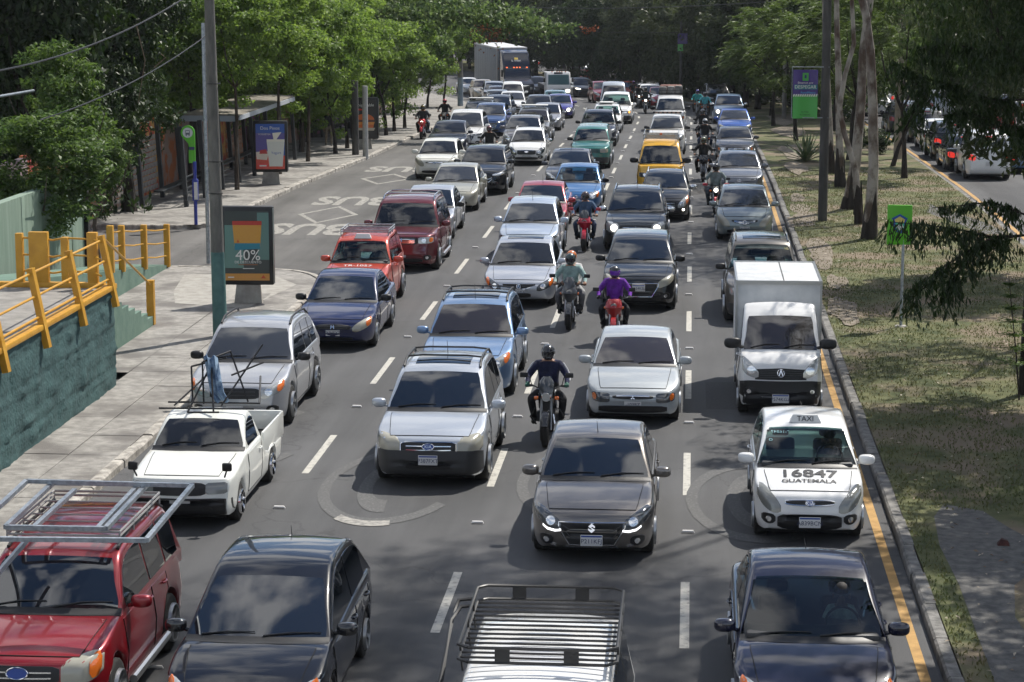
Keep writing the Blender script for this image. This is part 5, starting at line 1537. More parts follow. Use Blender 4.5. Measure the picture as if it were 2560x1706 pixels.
MB().tube([(-.9, 1.8, 1.2), (-.9, 1.8, 2.45), (.9, 1.8, 2.45), (.9, 1.8, 1.2)], .03, 6).build('headboard', M_BLACK, root)

# ================================================================== motorcycles and riders
def bike_meshes():
    d = {}
    m = MB()
    for sg in (-1, 1): m.tube([(sg * .085, 0.0, .30), (sg * .085, .30, .96)], [.024, .02], 8)
    m.tube([(-.10, .22, .80), (.10, .22, .80)], .025, 6); m.tube([(-.10, .29, .94), (.10, .29, .94)], .025, 6)
    d['fork'] = m.mesh('fork')
    m = MB(); m.tube([(-.37, .36, 1.02), (-.26, .30, 1.04), (-.12, .27, .98), (.12, .27, .98), (.26, .30, 1.04), (.37, .36, 1.02)], .013, 6)
    for sg in (-1, 1):
        m.tube([(sg * .26, .305, 1.035), (sg * .38, .365, 1.015)], .02, 8)
        m.tube([(sg * .22, .25, 1.03), (sg * .36, .28, 1.005)], .007, 5)
    d['handlebar'] = m.mesh('handlebar')
    m = MB(); prof = [(.0, .0001), (.0, .075), (.05, .095), (.11, .085), (.16, .03), (.165, .0001)]
    m.lathe(prof, 16, 'y', (0, .08, .86)); d['headlight'] = m.mesh('headlight')
    m = MB(); m.lathe([(-.004, .0001), (-.004, .07), (.012, .074)], 16, 'y', (0, .08, .86)); d['lens'] = m.mesh('lens')
    bm = bmesh.new(); bmesh.ops.create_uvsphere(bm, u_segments=16, v_segments=10, radius=1)
    for v in bm.verts:
        x, y, z = v.co
        w = .15 - .05 * max(0, y)
        v.co = (x * w, y * .27 + .52, max(z, -.5) * .13 + .86 - .04 * y)
    bm.verts.index_update(); m = MB().add([v.co for v in bm.verts], [tuple(v.index for v in f.verts) for f in bm.faces]); bm.free()
    d['fuel_tank'] = m.mesh('fuel_tank')
    m = MB(); m.add(*grid_patch([[(x * w, y, z - .05 * abs(x) ** 2) for x in np.linspace(-1, 1, 7)] for (y, z, w) in ((.70, .82, .10), (.82, .79, .14), (1.0, .80, .15), (1.2, .84, .13), (1.4, .86, .09))], (0, 0, -.07)))
    d['seat'] = m.mesh('seat')
    m = MB(); m.rbox(-.14, .14, .42, .78, .30, .62, .05); m.rbox(-.10, .10, .36, .56, .55, .74, .04); m.lathe([(-.19, .0001), (-.19, .10), (.19, .10), (.19, .0001)], 14, 'x', (0, .62, .42))
    m.tube([(0, .30, .9), (0, .5, .72), (0, .9, .66), (0, 1.3, .78)], .04, 6); m.tube([(-.1, .95, .68), (-.12, 1.28, .32)], .03, 6); m.tube([(.1, .95, .68), (.12, 1.28, .32)], .03, 6)
    m.tube([(-.28, .72, .34), (.28, .72, .34)], .018, 6)
    d['engine'] = m.mesh('engine')
    m = MB(); m.tube([(.10, .40, .5), (.13, .36, .35), (.16, .6, .25), (.19, 1.0, .30), (.21, 1.45, .40)], [.022, .022, .025, .05, .055], 8)
    d['exhaust'] = m.mesh('exhaust')
    m = MB(); n = 9
    rows = [[(x, -.005 + .345 * math.cos(t) * -1 * -1, .30 + .345 * math.sin(t)) for x in (-.065, -.05, 0, .05, .065)] for t in np.linspace(.35, 2.5, n)]
    rows = [[(p[0], -p[1] * 1.0, p[2] + (.012 if abs(p[0]) < .055 else -.01)) for p in r] for r in rows]
    m.add(*grid_patch(rows, (0, 0, -.01))); d['front_fender'] = m.mesh('front_fender')
    m = MB(); m.add(*grid_patch([[(x * w, y, z - .06 * x * x) for x in np.linspace(-1, 1, 5)] for (y, z, w) in ((1.1, .80, .11), (1.35, .86, .10), (1.55, .84, .08), (1.62, .72, .07))], (0, 0, -.05))); d['tail'] = m.mesh('tail')
    m = MB(); m.rbox(-.22, -.14, .17, .24, .80, .86, .02); d['indicator_l'] = m.mesh('indicator'); m = MB(); m.rbox(.14, .22, .17, .24, .80, .86, .02); d['indicator_r'] = m.mesh('indicator')
    for sg, nm in ((-1, 'mirror_l'), (1, 'mirror_r')):
        m = MB(); m.tube([(sg * .27, .31, 1.05), (sg * .30, .28, 1.18), (sg * .36, .27, 1.22)], .008, 5); m.rbox(sg * .40 - .07, sg * .40 + .07, .25, .28, 1.18, 1.27, .03); d[nm] = m.mesh('mirror')
    rows = [[(x * w, y + .05 * x * x, z) for x in np.linspace(-1, 1, 7)] for (w, y, z) in ((.11, .10, .92), (.13, .12, 1.02), (.12, .18, 1.12), (.06, .24, 1.20))]
    m = MB().add(*grid_patch(rows, (0, .02, 0))); d['windscreen'] = m.mesh('windscreen')
    rows = [[(x * w, y + .09 * x * x, z) for x in np.linspace(-1, 1, 7)] for (w, y, z) in ((.10, .14, .60), (.16, .10, .74), (.19, .05, .84), (.17, .10, .96), (.12, .16, 1.02))]
    m = MB().add(*grid_patch(rows, (0, .04, 0))); d['fairing'] = m.mesh('fairing')
    rows = [[(x * w, y, z) for x in (-1, -.5, 0, .5, 1)] for (w, y, z) in ((.04, 0, 0),)]
    for sg, nm in ((-1, 'shroud_l'), (1, 'shroud_r')):
        rows = [[(sg * (.14 + .03 * math.sin(u * 3.14)), lerp(a, b, u), z) for u in (0, .33, .66, 1)] for (a, b, z) in ((.40, .62, .60), (.28, .62, .72), (.22, .6, .86), (.30, .5, .96))]
        m = MB().add(*grid_patch(rows, (-sg * .02, 0, 0))); d[nm] = m.mesh('tank_shroud')
    m = MB()
    for sg in (-1, 1): m.rbox(sg * .36 - .09, sg * .36 + .09, .20, .30, .99, 1.08, .035)
    d['hand_guard'] = m.mesh('hand_guard')
    m = MB(); m.tube([(-.20, .50, .30), (-.30, .42, .45), (-.20, .36, .62)], .014, 6); m.tube([(.20, .50, .30), (.30, .42, .45), (.20, .36, .62)], .014, 6); d['crash_bar'] = m.mesh('crash_bar')
    return d
BK = bike_meshes()
def rider_mesh(walk=False, pillion=False):
    me = bpy.data.meshes.new('body'); ob = bpy.data.objects.new('body', me); COL.objects.link(ob)
    bm = bmesh.new(); sk = bm.verts.layers.skin.verify()
    P = {}
    if not walk:
        sy = .34 if pillion else 0
        J = dict(pel=((0, .80 + sy, .86 + (.05 if pillion else 0)), .155), sp=((0, .78 + sy, 1.03), .15), ch=((0, .72 + sy, 1.24), .18), nk=((0, .67 + sy, 1.42), .06), hd=((0, .635 + sy, 1.55), .09))
        L_ = dict(sh=((.20, .71 + sy, 1.34), .082), el=((.345, .62, 1.15), .06), wr=((.345, .41, 1.045), .038), ha=((.345, .35, 1.03), .038), hp=((.12, .72 + sy, .84), .11), kn=((.285, .36 + sy, .78), .082), an=((.235, .62 + sy * .6, .38), .055), to=((.25, .45 + sy * .6, .33), .048))
        if pillion: L_['el'] = ((.27, .92, 1.10), .055); L_['wr'] = ((.20, .80, 1.0), .04); L_['ha'] = ((.16, .74, .98), .04)
        sides = {s: {k: ((s * p[0], p[1], p[2]), r) for k, (p, r) in L_.items()} for s in (-1, 1)}
    else:
        J = dict(pel=((0, 0, .92), .135), sp=((0, 0, 1.10), .13), ch=((0, .01, 1.30), .15), nk=((0, 0, 1.48), .058), hd=((0, -.02, 1.60), .09))
        sides = {}
        for s in (-1, 1):
            f = s
            sides[s] = dict(sh=((s * .18, .01, 1.40), .07), el=((s * .24, .06 * f, 1.14), .05), wr=((s * .24, -.06 + .12 * f, .92), .036), ha=((s * .24, -.09 + .14 * f, .84), .036), hp=((s * .10, 0, .88), .1), kn=((s * .11, -.12 * f - .03, .50), .07), an=((s * .11, -.16 * f + (.14 if f < 0 else .02), .10), .048), to=((s * .12, -.16 * f - .12 + (.14 if f < 0 else .02), .05), .042))
    def add(k, p, r): v = bm.verts.new(p); v[sk].radius = (r, r); P[k] = v
    for k, (p, r) in J.items(): add(k, p, r)
    E = [('pel', 'sp'), ('sp', 'ch'), ('ch', 'nk'), ('nk', 'hd')]
    for s in (-1, 1):
        for k, (p, r) in sides[s].items(): add((s, k), p, r)
        E += [('ch', (s, 'sh')), ((s, 'sh'), (s, 'el')), ((s, 'el'), (s, 'wr')), ((s, 'wr'), (s, 'ha')), ('pel', (s, 'hp')), ((s, 'hp'), (s, 'kn')), ((s, 'kn'), (s, 'an')), ((s, 'an'), (s, 'to'))]
    for a, b in E: bm.edges.new((P[a], P[b]))
    P['pel'][sk].use_root = True
    kinds = {'sh': 0, 'el': 0, 'wr': 0, 'ha': 3, 'hp': 1, 'kn': 1, 'an': 1, 'to': 2, 'sp': 0, 'ch': 0, 'nk': 4, 'hd': 4}
    segs = [(P[a].co.copy(), P[b].co.copy(), kinds[b if isinstance(b, str) else b[1]]) for a, b in E]
    bm.to_mesh(me); bm.free()
    md = ob.modifiers.new('s', 'SKIN'); md.use_smooth_shade = True
    md2 = ob.modifiers.new('u', 'SUBSURF'); md2.levels = 2; md2.render_levels = 2
    dg = bpy.context.evaluated_depsgraph_get(); dg.update()
    out = bpy.data.meshes.new_from_object(ob.evaluated_get(dg))
    bpy.data.objects.remove(ob)
    out.materials.clear()
    bm = bmesh.new(); bm.from_mesh(out)
    # fingers: five tapered, bent digits per hand
    hands = [(s, sides[s]['ha'][0]) for s in (-1, 1)]
    fm = MB()
    for s, (x, y, z) in hands:
        for i, ln in enumerate((.030, .036, .034, .028)):
            xx = x + s * (-.030 + .020 * i)
            if walk: fm.tube([(xx, y, z), (xx, y - .01, z - .05), (xx, y - .025, z - .05 - ln)], [.011, .010, .007], 6)
            else: fm.tube([(xx, y + .005, z + .02), (xx, y - .035, z + .012), (xx, y - .04, z - ln * .6), (xx, y - .012, z - ln)], [.012, .011, .010, .007], 6)
        fm.tube([(x - s * .035, y + .03, z), (x - s * .055, y + .0, z - .012), (x - s * .05, y - .025, z - .025)], [.013, .011, .008], 6)
    n0 = len(bm.verts)
    bm.verts.ensure_lookup_table()
    nv = [bm.verts.new(v) for v in fm.v]
    for f in fm.f:
        try: q = bm.faces.new([nv[i] for i in f]); q.material_index = 3; q.smooth = True
        except Exception: pass
    for f in bm.faces:
        c = f.calc_center_median()
        best, bi = 1e9, 0
        for a, b, k in segs:
            ab = b - a; t = max(0, min(1, (c - a).dot(ab) / ab.length_squared)); d = (c - (a + ab * t)).length
            if d < best: best, bi = d, k
        if bi == 4 and c.z < J['nk'][0][2] - .015: bi = 0
        f.material_index = bi; f.smooth = True
    bm.to_mesh(out); bm.free()
    return out
RIDER = rider_mesh(); PILL = rider_mesh(pillion=True); WALK = rider_mesh(walk=True)
def helmet_meshes():
    bm = bmesh.new(); bmesh.ops.create_uvsphere(bm, u_segments=20, v_segments=14, radius=1)
    for v in bm.verts:
        x, y, z = v.co
        yy = y * (.155 if y > 0 else .15); zz = z * (.135 if z > 0 else .15); xx = x * .125
        if z < -.35 and y < -.2: yy -= .03 * (-y)
        if z < -.75: zz = -.118
        v.co = (xx, yy, zz)
    bm.verts.index_update(); m = MB().add([v.co for v in bm.verts], [tuple(v.index for v in f.verts) for f in bm.faces]); bm.free()
    rows = []
    for a in np.linspace(-.55, .25, 5):
        rows.append([(.131 * math.cos(a) * math.sin(t), -.158 * math.cos(a) * math.cos(t) - (.012 if a < -.2 else 0), .14 * math.sin(a) + .01) for t in np.linspace(-1.15, 1.15, 11)])
    return m.mesh('helmet'), MB().add(*grid_patch(rows, (0, .02, 0))).mesh('visor')
HELM, VISOR = helmet_meshes()
M_SKIN = plain('skin', (.30, .16, .10, 1), .55); M_SHOE = plain('dark_shoe', (.02, .02, .02, 1), .6)
M_VIS = plain('helmet_visor', (.01, .01, .014, 1), .05, coat=1)
def mcol(c, n='cloth'):
    key = '%s_%d_%d_%d' % (n, *[int(v * 999) for v in c[:3]])
    return noisy(key, tuple(v * .7 for v in c[:3]) + (1,), tuple(min(1, v * 1.25) for v in c[:3]) + (1,), scale=9, rough=.85, bump=1.0, bscale=11)
def person_on(loc, rz, me, label, top, legs, helm, visor=None, hands=None, hy=0.0, hz=0.0, name='person', tilt=0, shoe=None):
    r = empty(name, loc, rz, label, 'person')
    use_mesh('body', me, [mcol(top), mcol(legs), shoe or M_SHOE, hands or M_SKIN, M_SKIN], r)
    tilt = tilt or random.uniform(-.3, .3)
    hl = use_mesh('helmet', HELM, plain('helmet_%d_%d_%d' % tuple(int(v * 999) for v in helm[:3]), helm, .2, coat=.8), r, (0, .62 + hy, 1.575 + hz), (.12, 0, tilt))
    use_mesh('visor', VISOR, visor or M_VIS, hl)
    return r
BLK = (.012, .012, .014, 1); JEAN = (.05, .07, .12, 1)
def moto(px_, py_, label, plabel, body, top, legs, helm, lit=False, yaw=0., scr=False, fair=False, guards=None, mir=None, visor=None, hands=None, pill=None, fend=None, rounded=False, scale=1.0):
    P = pix(px_, py_)
    h = road_heading(P.y) + yaw
    r = empty('motorcycle', P, h, label, 'motorcycle')
    bm_ = plain('bike_%d_%d_%d' % tuple(int(v * 999) for v in body[:3]), body, .25, metal=.2, coat=1)
    use_mesh('fork', BK['fork'], M_ALU, r); use_mesh('handlebar', BK['handlebar'], M_BLACK, r)
    hl = use_mesh('headlight', BK['headlight'], M_BLACK if not rounded else M_CHROME, r); use_mesh('lens', BK['lens'], M_LIT if lit else M_LAMP, hl)
    use_mesh('fuel_tank', BK['fuel_tank'], bm_, r); use_mesh('seat', BK['seat'], M_BLACK, r); use_mesh('engine', BK['engine'], M_DARKPL, r); use_mesh('exhaust', BK['exhaust'], M_CHROME, r)
    use_mesh('front_fender', BK['front_fender'], plain('bike_%d_%d_%d' % tuple(int(v * 999) for v in (fend or body)[:3]), fend or body, .25, coat=1), r); use_mesh('tail', BK['tail'], bm_, r)
    use_mesh('indicator', BK['indicator_l'], M_AMBER, r); use_mesh('indicator', BK['indicator_r'], M_AMBER, r)
    mm = mir or M_BLACK
    use_mesh('mirror', BK['mirror_l'], mm, r); use_mesh('mirror', BK['mirror_r'], mm, r)
    use_mesh('tank_shroud', BK['shroud_l'], bm_, r); use_mesh('tank_shroud', BK['shroud_r'], bm_, r)
    use_mesh('crash_bar', BK['crash_bar'], M_BLACK, r)
    if scr: use_mesh('windscreen', BK['windscreen'], plain('smoked_screen', (.05, .055, .06, 1), .06, coat=1), r)
    if fair: use_mesh('fairing', BK['fairing'], bm_, r)
    if guards: use_mesh('hand_guard', BK['hand_guard'], guards, r)
    for cy in (0, 1.30):
        w = use_mesh('wheel', TYRE, M_RUBBER, r, (0, cy, .30), (0, 0, 0), (.17 if cy == 0 else .2, .30, .30)); use_mesh('rim', RIMS[5], M_BLACK, w)
    if plabel: person_on(P, h, RIDER, plabel, top, legs, helm, visor, hands)
    if pill: person_on(P, h, PILL, pill[0], pill[1], pill[2], pill[3], hy=.35, hz=.02)
    return r
M_RED = plain('red_plastic', (.45, .015, .03, 1), .3, coat=.6)
moto(1364, 1117, 'black and chrome roadster motorcycle, nearest to the camera', 'rider in navy jacket with white sleeve stripes and black helmet', BLK, (.010, .013, .045, 1), BLK, BLK, rounded=True, scr=True, hands=plain('green_glove', (.02, .10, .07, 1), .7))
moto(1422, 826, 'grey motorcycle carrying two people between the sedans', 'rider in pale green T-shirt on the grey motorcycle', (.06, .06, .062, 1), (.28, .40, .38, 1), (.10, .10, .11, 1), (.015, .03, .03, 1), scr=True, fair=True, pill=('passenger in white shirt with orange helmet', (.62, .62, .62, 1), (.3, .3, .3, 1), (.55, .16, .04, 1)))
moto(1533, 866, 'red and black motorcycle behind the weathered silver sedan', 'rider in purple shirt with purple visor', (.35, .02, .02, 1), (.13, .02, .30, 1), BLK, (.02, .02, .022, 1), fair=True, visor=plain('purple_visor', (.12, .01, .35, 1), .08, coat=1), hands=plain('black_glove', (.015, .015, .015, 1), .8))
moto(1460, 630, 'red motorcycle with red mirrors in the middle of traffic', 'rider in blue denim shirt on the red motorcycle', (.40, .01, .03, 1), (.06, .11, .19, 1), JEAN, (.03, .012, .015, 1), scr=True, fair=True, mir=M_RED)
moto(1789, 541, 'motorcycle with red hand guards and lit lamp by the dashed line', 'rider in grey jacket with reflective band', BLK, (.20, .24, .24, 1), (.07, .09, .11, 1), BLK, lit=True, guards=M_RED, fend=(.40, .01, .03, 1))
moto(1758, 455, 'black motorcycle with slim mirrors ahead of a queue of bikes', 'rider in black vest with white sleeves and olive helmet', BLK, (.03, .03, .03, 1), BLK, (.10, .11, .05, 1), fair=True)
moto(1762, 394, 'black motorcycle second in the queue along the dashed line', 'rider in black with silver helmet and bare forearms', BLK, (.02, .02, .022, 1), JEAN, (.30, .31, .32, 1))
moto(1756, 362, 'dark motorcycle third in the queue with bulky hand guards', 'rider in black jacket with grey helmet', BLK, (.015, .016, .018, 1), BLK, (.07, .07, .08, 1), guards=M_BLACK)
moto(1762, 303, 'motorcycle ridden by the nearer rider in turquoise', 'rider in turquoise shirt with black helmet', BLK, (.08, .42, .48, 1), (.03, .03, .03, 1), BLK)
moto(1744, 294, 'motorcycle ridden by the farther rider in turquoise', 'rider in sea green shirt with blue helmet', BLK, (.06, .40, .40, 1), (.03, .03, .03, 1), (.04, .03, .22, 1))
moto(1614, 285, 'motorcycle with warm round lamp lit left of the baggage van', 'rider in dark clothes behind the warm round lamp', BLK, (.03, .035, .03, 1), BLK, BLK, lit=True, rounded=True)
moto(1598, 272, 'motorcycle with white lamp lit just behind the warm-lamp one', 'rider in black behind the white lamp', BLK, (.02, .02, .02, 1), BLK, (.03, .03, .035, 1), lit=True)
moto(1587, 258, 'distant motorcycle last in the gap beside the high-roof van', 'distant rider with violet helmet beside the high-roof van', BLK, (.02, .02, .025, 1), BLK, (.10, .01, .16, 1))
moto(1054, 349, 'bright red scooter motorcycle with lit lamp by the pavement', 'rider with black and yellow helmet on the bright red motorcycle', (.55, .02, .03, 1), (.03, .03, .035, 1), BLK, (.12, .09, .015, 1), lit=True, fair=True, mir=M_BLACK, pill=('passenger in pale jacket behind the black and yellow helmet', (.25, .28, .30, 1), JEAN, (.02, .025, .03, 1)))
moto(1109, 327, 'dark motorcycle beside the large white off-roader', 'rider with red and white helmet beside the large white off-roader', BLK, (.012, .012, .014, 1), BLK, (.42, .06, .08, 1))
moto(1220, 418, 'motorcycle hidden behind the black crossover with slanted lights', 'rider with dark red helmet showing over the black crossover', BLK, (.02, .02, .02, 1), BLK, (.10, .015, .02, 1))
# pedestrian on the pavement
P = pix(822, 366, .15)
r = empty('person', P, .25, 'pedestrian in dark shirt and beige shorts walking under the trees', 'person')
use_mesh('body', WALK, [mcol((.02, .022, .028, 1)), mcol((.20, .17, .13, 1)), M_SHOE, M_SKIN, M_SKIN], r)
hm = MB(); bm = bmesh.new(); bmesh.ops.create_uvsphere(bm, u_segments=14, v_segments=8, radius=1)
bm.verts.index_update(); hm.add([(v.co.x * .088, v.co.y * .10 + .015, max(v.co.z, -.15) * .11) for v in bm.verts], [tuple(v.index for v in f.verts) for f in bm.faces]); bm.free()
HAIR = hm.mesh('hair'); use_mesh('hair', HAIR, plain('dark_hair', (.01, .008, .007, 1), .7), r, (0, -.01, 1.645))
fc = MB(); fc.tube([(0, -.105, 1.62), (0, -.125, 1.585), (0, -.105, 1.575)], [.01, .014, .01], 6)
for sg in (-1, 1): fc.rbox(sg * .095 - .012, sg * .095 + .012, -.03, .02, 1.565, 1.62, .008)
FACE = fc.mesh('nose_and_ears'); use_mesh('nose_and_ears', FACE, M_SKIN, r)
fe = MB()
for sg in (-1, 1): fe.rbox(sg * .035 - .014, sg * .035 + .014, -.108, -.095, 1.612, 1.624, .004)
fe.rbox(-.028, .028, -.105, -.09, 1.545, 1.553, .003)
fe.build('eyes_and_mouth', M_INK, r)

# drivers seen through the clear windscreens
def driver(key, label, top):
    root, S, K = A[key]
    r = empty('person', (0, 0, 0), 0, label, 'person')
    r.matrix_basis = root.matrix_basis @ Matrix.Translation((.36, S.sp['yc'] + .22, S.sp['H'] - 1.78))
    use_mesh('body', RIDER, [mcol(top), mcol(JEAN), M_SHOE, M_SKIN, M_SKIN], r, (0, 0, 0), (0, 0, 0), (.66, 1, .97))
    use_mesh('hair', HAIR, plain('dark_hair', (.01, .008, .007, 1), .7), r, (0, .64, 1.55))
    use_mesh('nose_and_ears', FACE, M_SKIN, r, (0, .66, -.10))
driver('A1', 'driver in white shirt at the wheel of the dark navy sedan', (.62, .62, .60, 1))
driver('A2', 'driver in lilac shirt at the wheel of the white taxi', (.38, .32, .48, 1))
driver('D5', 'driver at the wheel of the orange red taxi', (.25, .25, .27, 1))
# white stripes down the nearest rider's sleeves
st = MB()
for sg in (-1, 1): st.tube([(sg * .265, .70, 1.375), (sg * .345, .645, 1.26), (sg * .392, .60, 1.15), (sg * .392, .50, 1.09)], [.012, .014, .014, .012], 6)
rid = [o for o in bpy.data.objects if o.get('label', '').startswith('rider in navy jacket')][0]
st.build('sleeve_stripe', plain('stripe_white', (.6, .6, .62, 1), .8), rid)
# ================================================================== left side: ramp, walls, bus stop, poles
M_TEAL = noisy('teal_roughcast', (.030, .070, .072, 1), (.052, .112, .112, 1), scale=2.0, rough=.85, bump=.7, bscale=14)
M_GREEN = noisy('pale_green_wall', (.17, .235, .185, 1), (.24, .31, .25, 1), scale=1.6, rough=.85, bump=.15, stretch=(1, 3, .25))
M_MID = noisy('sage_green_wall', (.10, .17, .135, 1), (.15, .23, .185, 1), scale=2, rough=.85, bump=.2)
M_RAIL = noisy('ochre_yellow_paint', (.44, .215, .018, 1), (.60, .32, .035, 1), scale=3, rough=.45, lo=.3, hi=.7)
M_DECK = noisy('ramp_concrete', (.19, .18, .165, 1), (.29, .275, .25, 1), scale=3, rough=.9)
XW = pix(293, 963, .14).x                       # face of the ramp wall
YE = pix(293, 963, .14).y                       # its far end
ZT = 2.12
ramp = empty('footbridge_ramp', (XW, YE, 0), 0, 'footbridge ramp with teal roughcast wall and ochre railings', 'ramp')
# roughcast wall as real relief
ny, nz = 230, 36
rv = []
from mathutils import noise as mnoise
for j in range(nz):
    z = lerp(0.05, ZT, j / (nz - 1))
    for i in range(ny):
        y = lerp(-24, 0, i / (ny - 1))
        d = mnoise.noise(Vector((y * 1.5, z * 4.5, 1.3))) * .5 + mnoise.noise(Vector((y * 3.6, z * 9, 4.1))) * .35 + mnoise.noise(Vector((y * 9, z * 20, 8.1))) * .2
        ci_ = int(z / .26); course = abs(((z / .26) % 1) - .5) * 2; d -= .55 * max(0, course - .80) / .2; bl_ = abs((((y + .37 * ci_) / .62) % 1) - .5) * 2; d -= .5 * max(0, bl_ - .88) / .12
        rv.append((.05 * d + .018 * (d > .3), y, z))
F = [(j * ny + i, j * ny + i + 1, (j + 1) * ny + i + 1, (j + 1) * ny + i) for j in range(nz - 1) for i in range(ny - 1)]
rw = mesh_obj('roughcast_wall', rv, F, M_TEAL, ramp, angle=80)
MB().box(-4.6, -.03, -24, -.02, .0, ZT - .12).build('ramp_core', M_TEAL, ramp, smooth=False)
MB().box(-4.6, -.14, -24, 0, ZT - .11, ZT - .04).build('ramp_deck', M_DECK, ramp, smooth=False)
MB().rbox(-.16, .05, -24, .04, ZT - .06, ZT + .04, .015).build('coping', M_RAIL, ramp)
MB().rbox(-4.6, -.17, -.12, .05, ZT - .05, ZT + .06, .015).build('coping', M_RAIL, ramp)
def lpt(px_, py_, x):
    """photo pixel on the vertical plane x = const -> local point of the ramp"""
    d = ray(px_, py_); t = x / d.x
    return Vector((x - XW, d.y * t - YE, CAMH + d.z * t))
def post(p, q, w=.14, t=.12, name='railing_post'):
    m = MB(); bar(m, p, q, w, t); m.build(name, M_RAIL, ramp, smooth=False)
    m = MB(); bar(m, q, q + (q - p).normalized() * .03, w * 1.05, t * 1.05); m.build('post_cap', M_RAIL, ramp, smooth=False)
# leaning posts along the roughcast wall
tops, bots = [], []
for (bx_, by_, tx_, ty_) in ((283, 689, 260, 546), (203, 740, 176, 588), (112, 820, 83, 662), (10, 905, -25, 735)):
    b = lpt(bx_, by_, XW + .05); y_ = b.y
    b = Vector((.09, y_, ZT - .38)); tp = Vector((-.17, y_ + .02, ZT + .98))
    tops.append(tp); bots.append(b); post(b, tp, .135, .11)
y_ = bots[-1].y - 2.6
for i in range(6):
    bots.append(Vector((.09, y_, ZT - .38))); tops.append(Vector((-.17, y_ + .02, ZT + .98))); post(bots[-1], tops[-1], .135, .11); y_ -= 2.6
for f in (.95, .66, .40):
    for a, b, c, d in zip(bots[:-1], tops[:-1], bots[1:], tops[1:]):
        MB().tube([a.lerp(b, f) + Vector((-.02, 0, 0)), c.lerp(d, f) + Vector((-.02, 0, 0))], .024, 8).build('rail', M_RAIL, ramp)
# railing across the far end of the landing
yl = -.04
def lx(px_): 
    d = ray(px_, 640); return d.x / d.y * (YE + yl) - XW
lp = []
for (px_, w, h) in ((50, .14, 1.02), (98, .38, 1.05), (163, .14, .95), (232, .2, 1.05)):
    x = lx(px_); lp.append(x)
    MB().rbox(x - w / 2, x + w / 2, yl - .07, yl + .07, ZT - .03, ZT + h, .012).build('railing_post', M_RAIL, ramp)
for h in (.93, .60, .28):
    MB().tube([(lp[0], yl, ZT + h), (lp[1], yl, ZT + h - .01)], .02, 8).build('rail', M_RAIL, ramp)
    MB().tube([(lp[1], yl, ZT + h - .01), (lerp(lp[1], lp[2], .5), yl + .05, ZT + h - .05), (lp[2], yl, ZT + h)], .02, 8).build('rail', M_RAIL, ramp)
    MB().tube([(lp[2], yl, ZT + h), (lp[3], yl, ZT + h - .02)], .02, 8).build('rail', M_RAIL, ramp)
    MB().tube([(lp[3], yl, ZT + h - .02), (-.17, -.3, ZT + h - .05)], .02, 8).build('rail', M_RAIL, ramp)
# stairs going down away from the camera
xs1 = pix(378, 812, .14).x - XW; ye = pix(378, 812, .14).y - YE
xs0 = xs1 - 1.75
ns = 13
Vs = [(0, .1, .14)]
m = MB(); pr = [(0.02, .12)]
for i in range(ns):
    y0_ = lerp(.02, ye, i / ns); y1_ = lerp(.02, ye, (i + 1) / ns); z_ = lerp(ZT - .05, .14, (i + 1) / ns) + (ZT - .19) / ns
    MB().box(xs0 + .06, xs1 - .06, y0_, y1_ + .02, z_ - .17, z_).build('step', M_DECK, ramp, smooth=False)
    pr += [(y0_, z_ + .06), (y1_, z_ + .06)]
pr += [(ye + .05, .12)]
for xa, xb, mt in ((xs1 - .06, xs1 + .06, M_MID),):
    n = len(pr)
    V = [(xa, y, z) for y, z in pr] + [(xb, y, z) for y, z in pr]
    F = [tuple(range(n)), tuple(range(2 * n - 1, n - 1, -1))] + [(i, i + n, (i + 1) % n + n, (i + 1) % n) for i in range(n)]
    mesh_obj('stair_stringer', V, F, mt, ramp, smooth=False)
MB().box(xs1 - .1, -.02, -.6, .0, .05, ZT - .06).build('landing_end', M_TEAL, ramp, smooth=False)
bx0 = Vector((xs1, ye + .02, .14)); post(bx0, bx0 + Vector((0, 0, 1.0)), .17, .15)
MB().tube([(-.17, -.1, ZT + .95), (xs1, ye, 1.08)], .024, 8).build('rail', M_RAIL, ramp)
# second ramp beyond the stairs
x2 = pix(429, 664, .14).x - XW; y2 = pix(429, 664, .14).y - YE
V = [(x2 - 1.6, .1, .0), (x2, .1, .0), (x2, y2, .0), (x2 - 1.6, y2, .0), (x2 - 1.6, .1, ZT - .05), (x2, .1, ZT - .05), (x2, y2, .16), (x2 - 1.6, y2, .16)]
mesh_obj('lower_ramp', V, [(0, 3, 2, 1), (4, 5, 6, 7), (0, 1, 5, 4), (1, 2, 6, 5), (2, 3, 7, 6), (3, 0, 4, 7)], M_MID, ramp, smooth=False)
rp = []
for (px_, w) in ((277, .16), (305, .15), (361, .15), (418, .15)):
    d = ray(px_, 640); t = (x2 + XW) / d.x; y_ = d.y * t - YE
    zb_ = lerp(ZT - .05, .16, (y_ - .1) / (y2 - .1)); rp.append((y_, zb_))
    MB().rbox(x2 - w / 2, x2 + w / 2, y_ - .07, y_ + .07, zb_ - .05, zb_ + 1.12, .012).build('railing_post', M_RAIL, ramp)
for h in (.98, .62, .26):
    for a, b in zip(rp[:-1], rp[1:]):
        mid = ((a[0] + b[0]) / 2, (a[1] + b[1]) / 2 + h - .03)
        MB().tube([(x2, a[0], a[1] + h), (x2, mid[0], mid[1]), (x2, b[0], b[1] + h)], .02, 8).build('rail', M_RAIL, ramp)
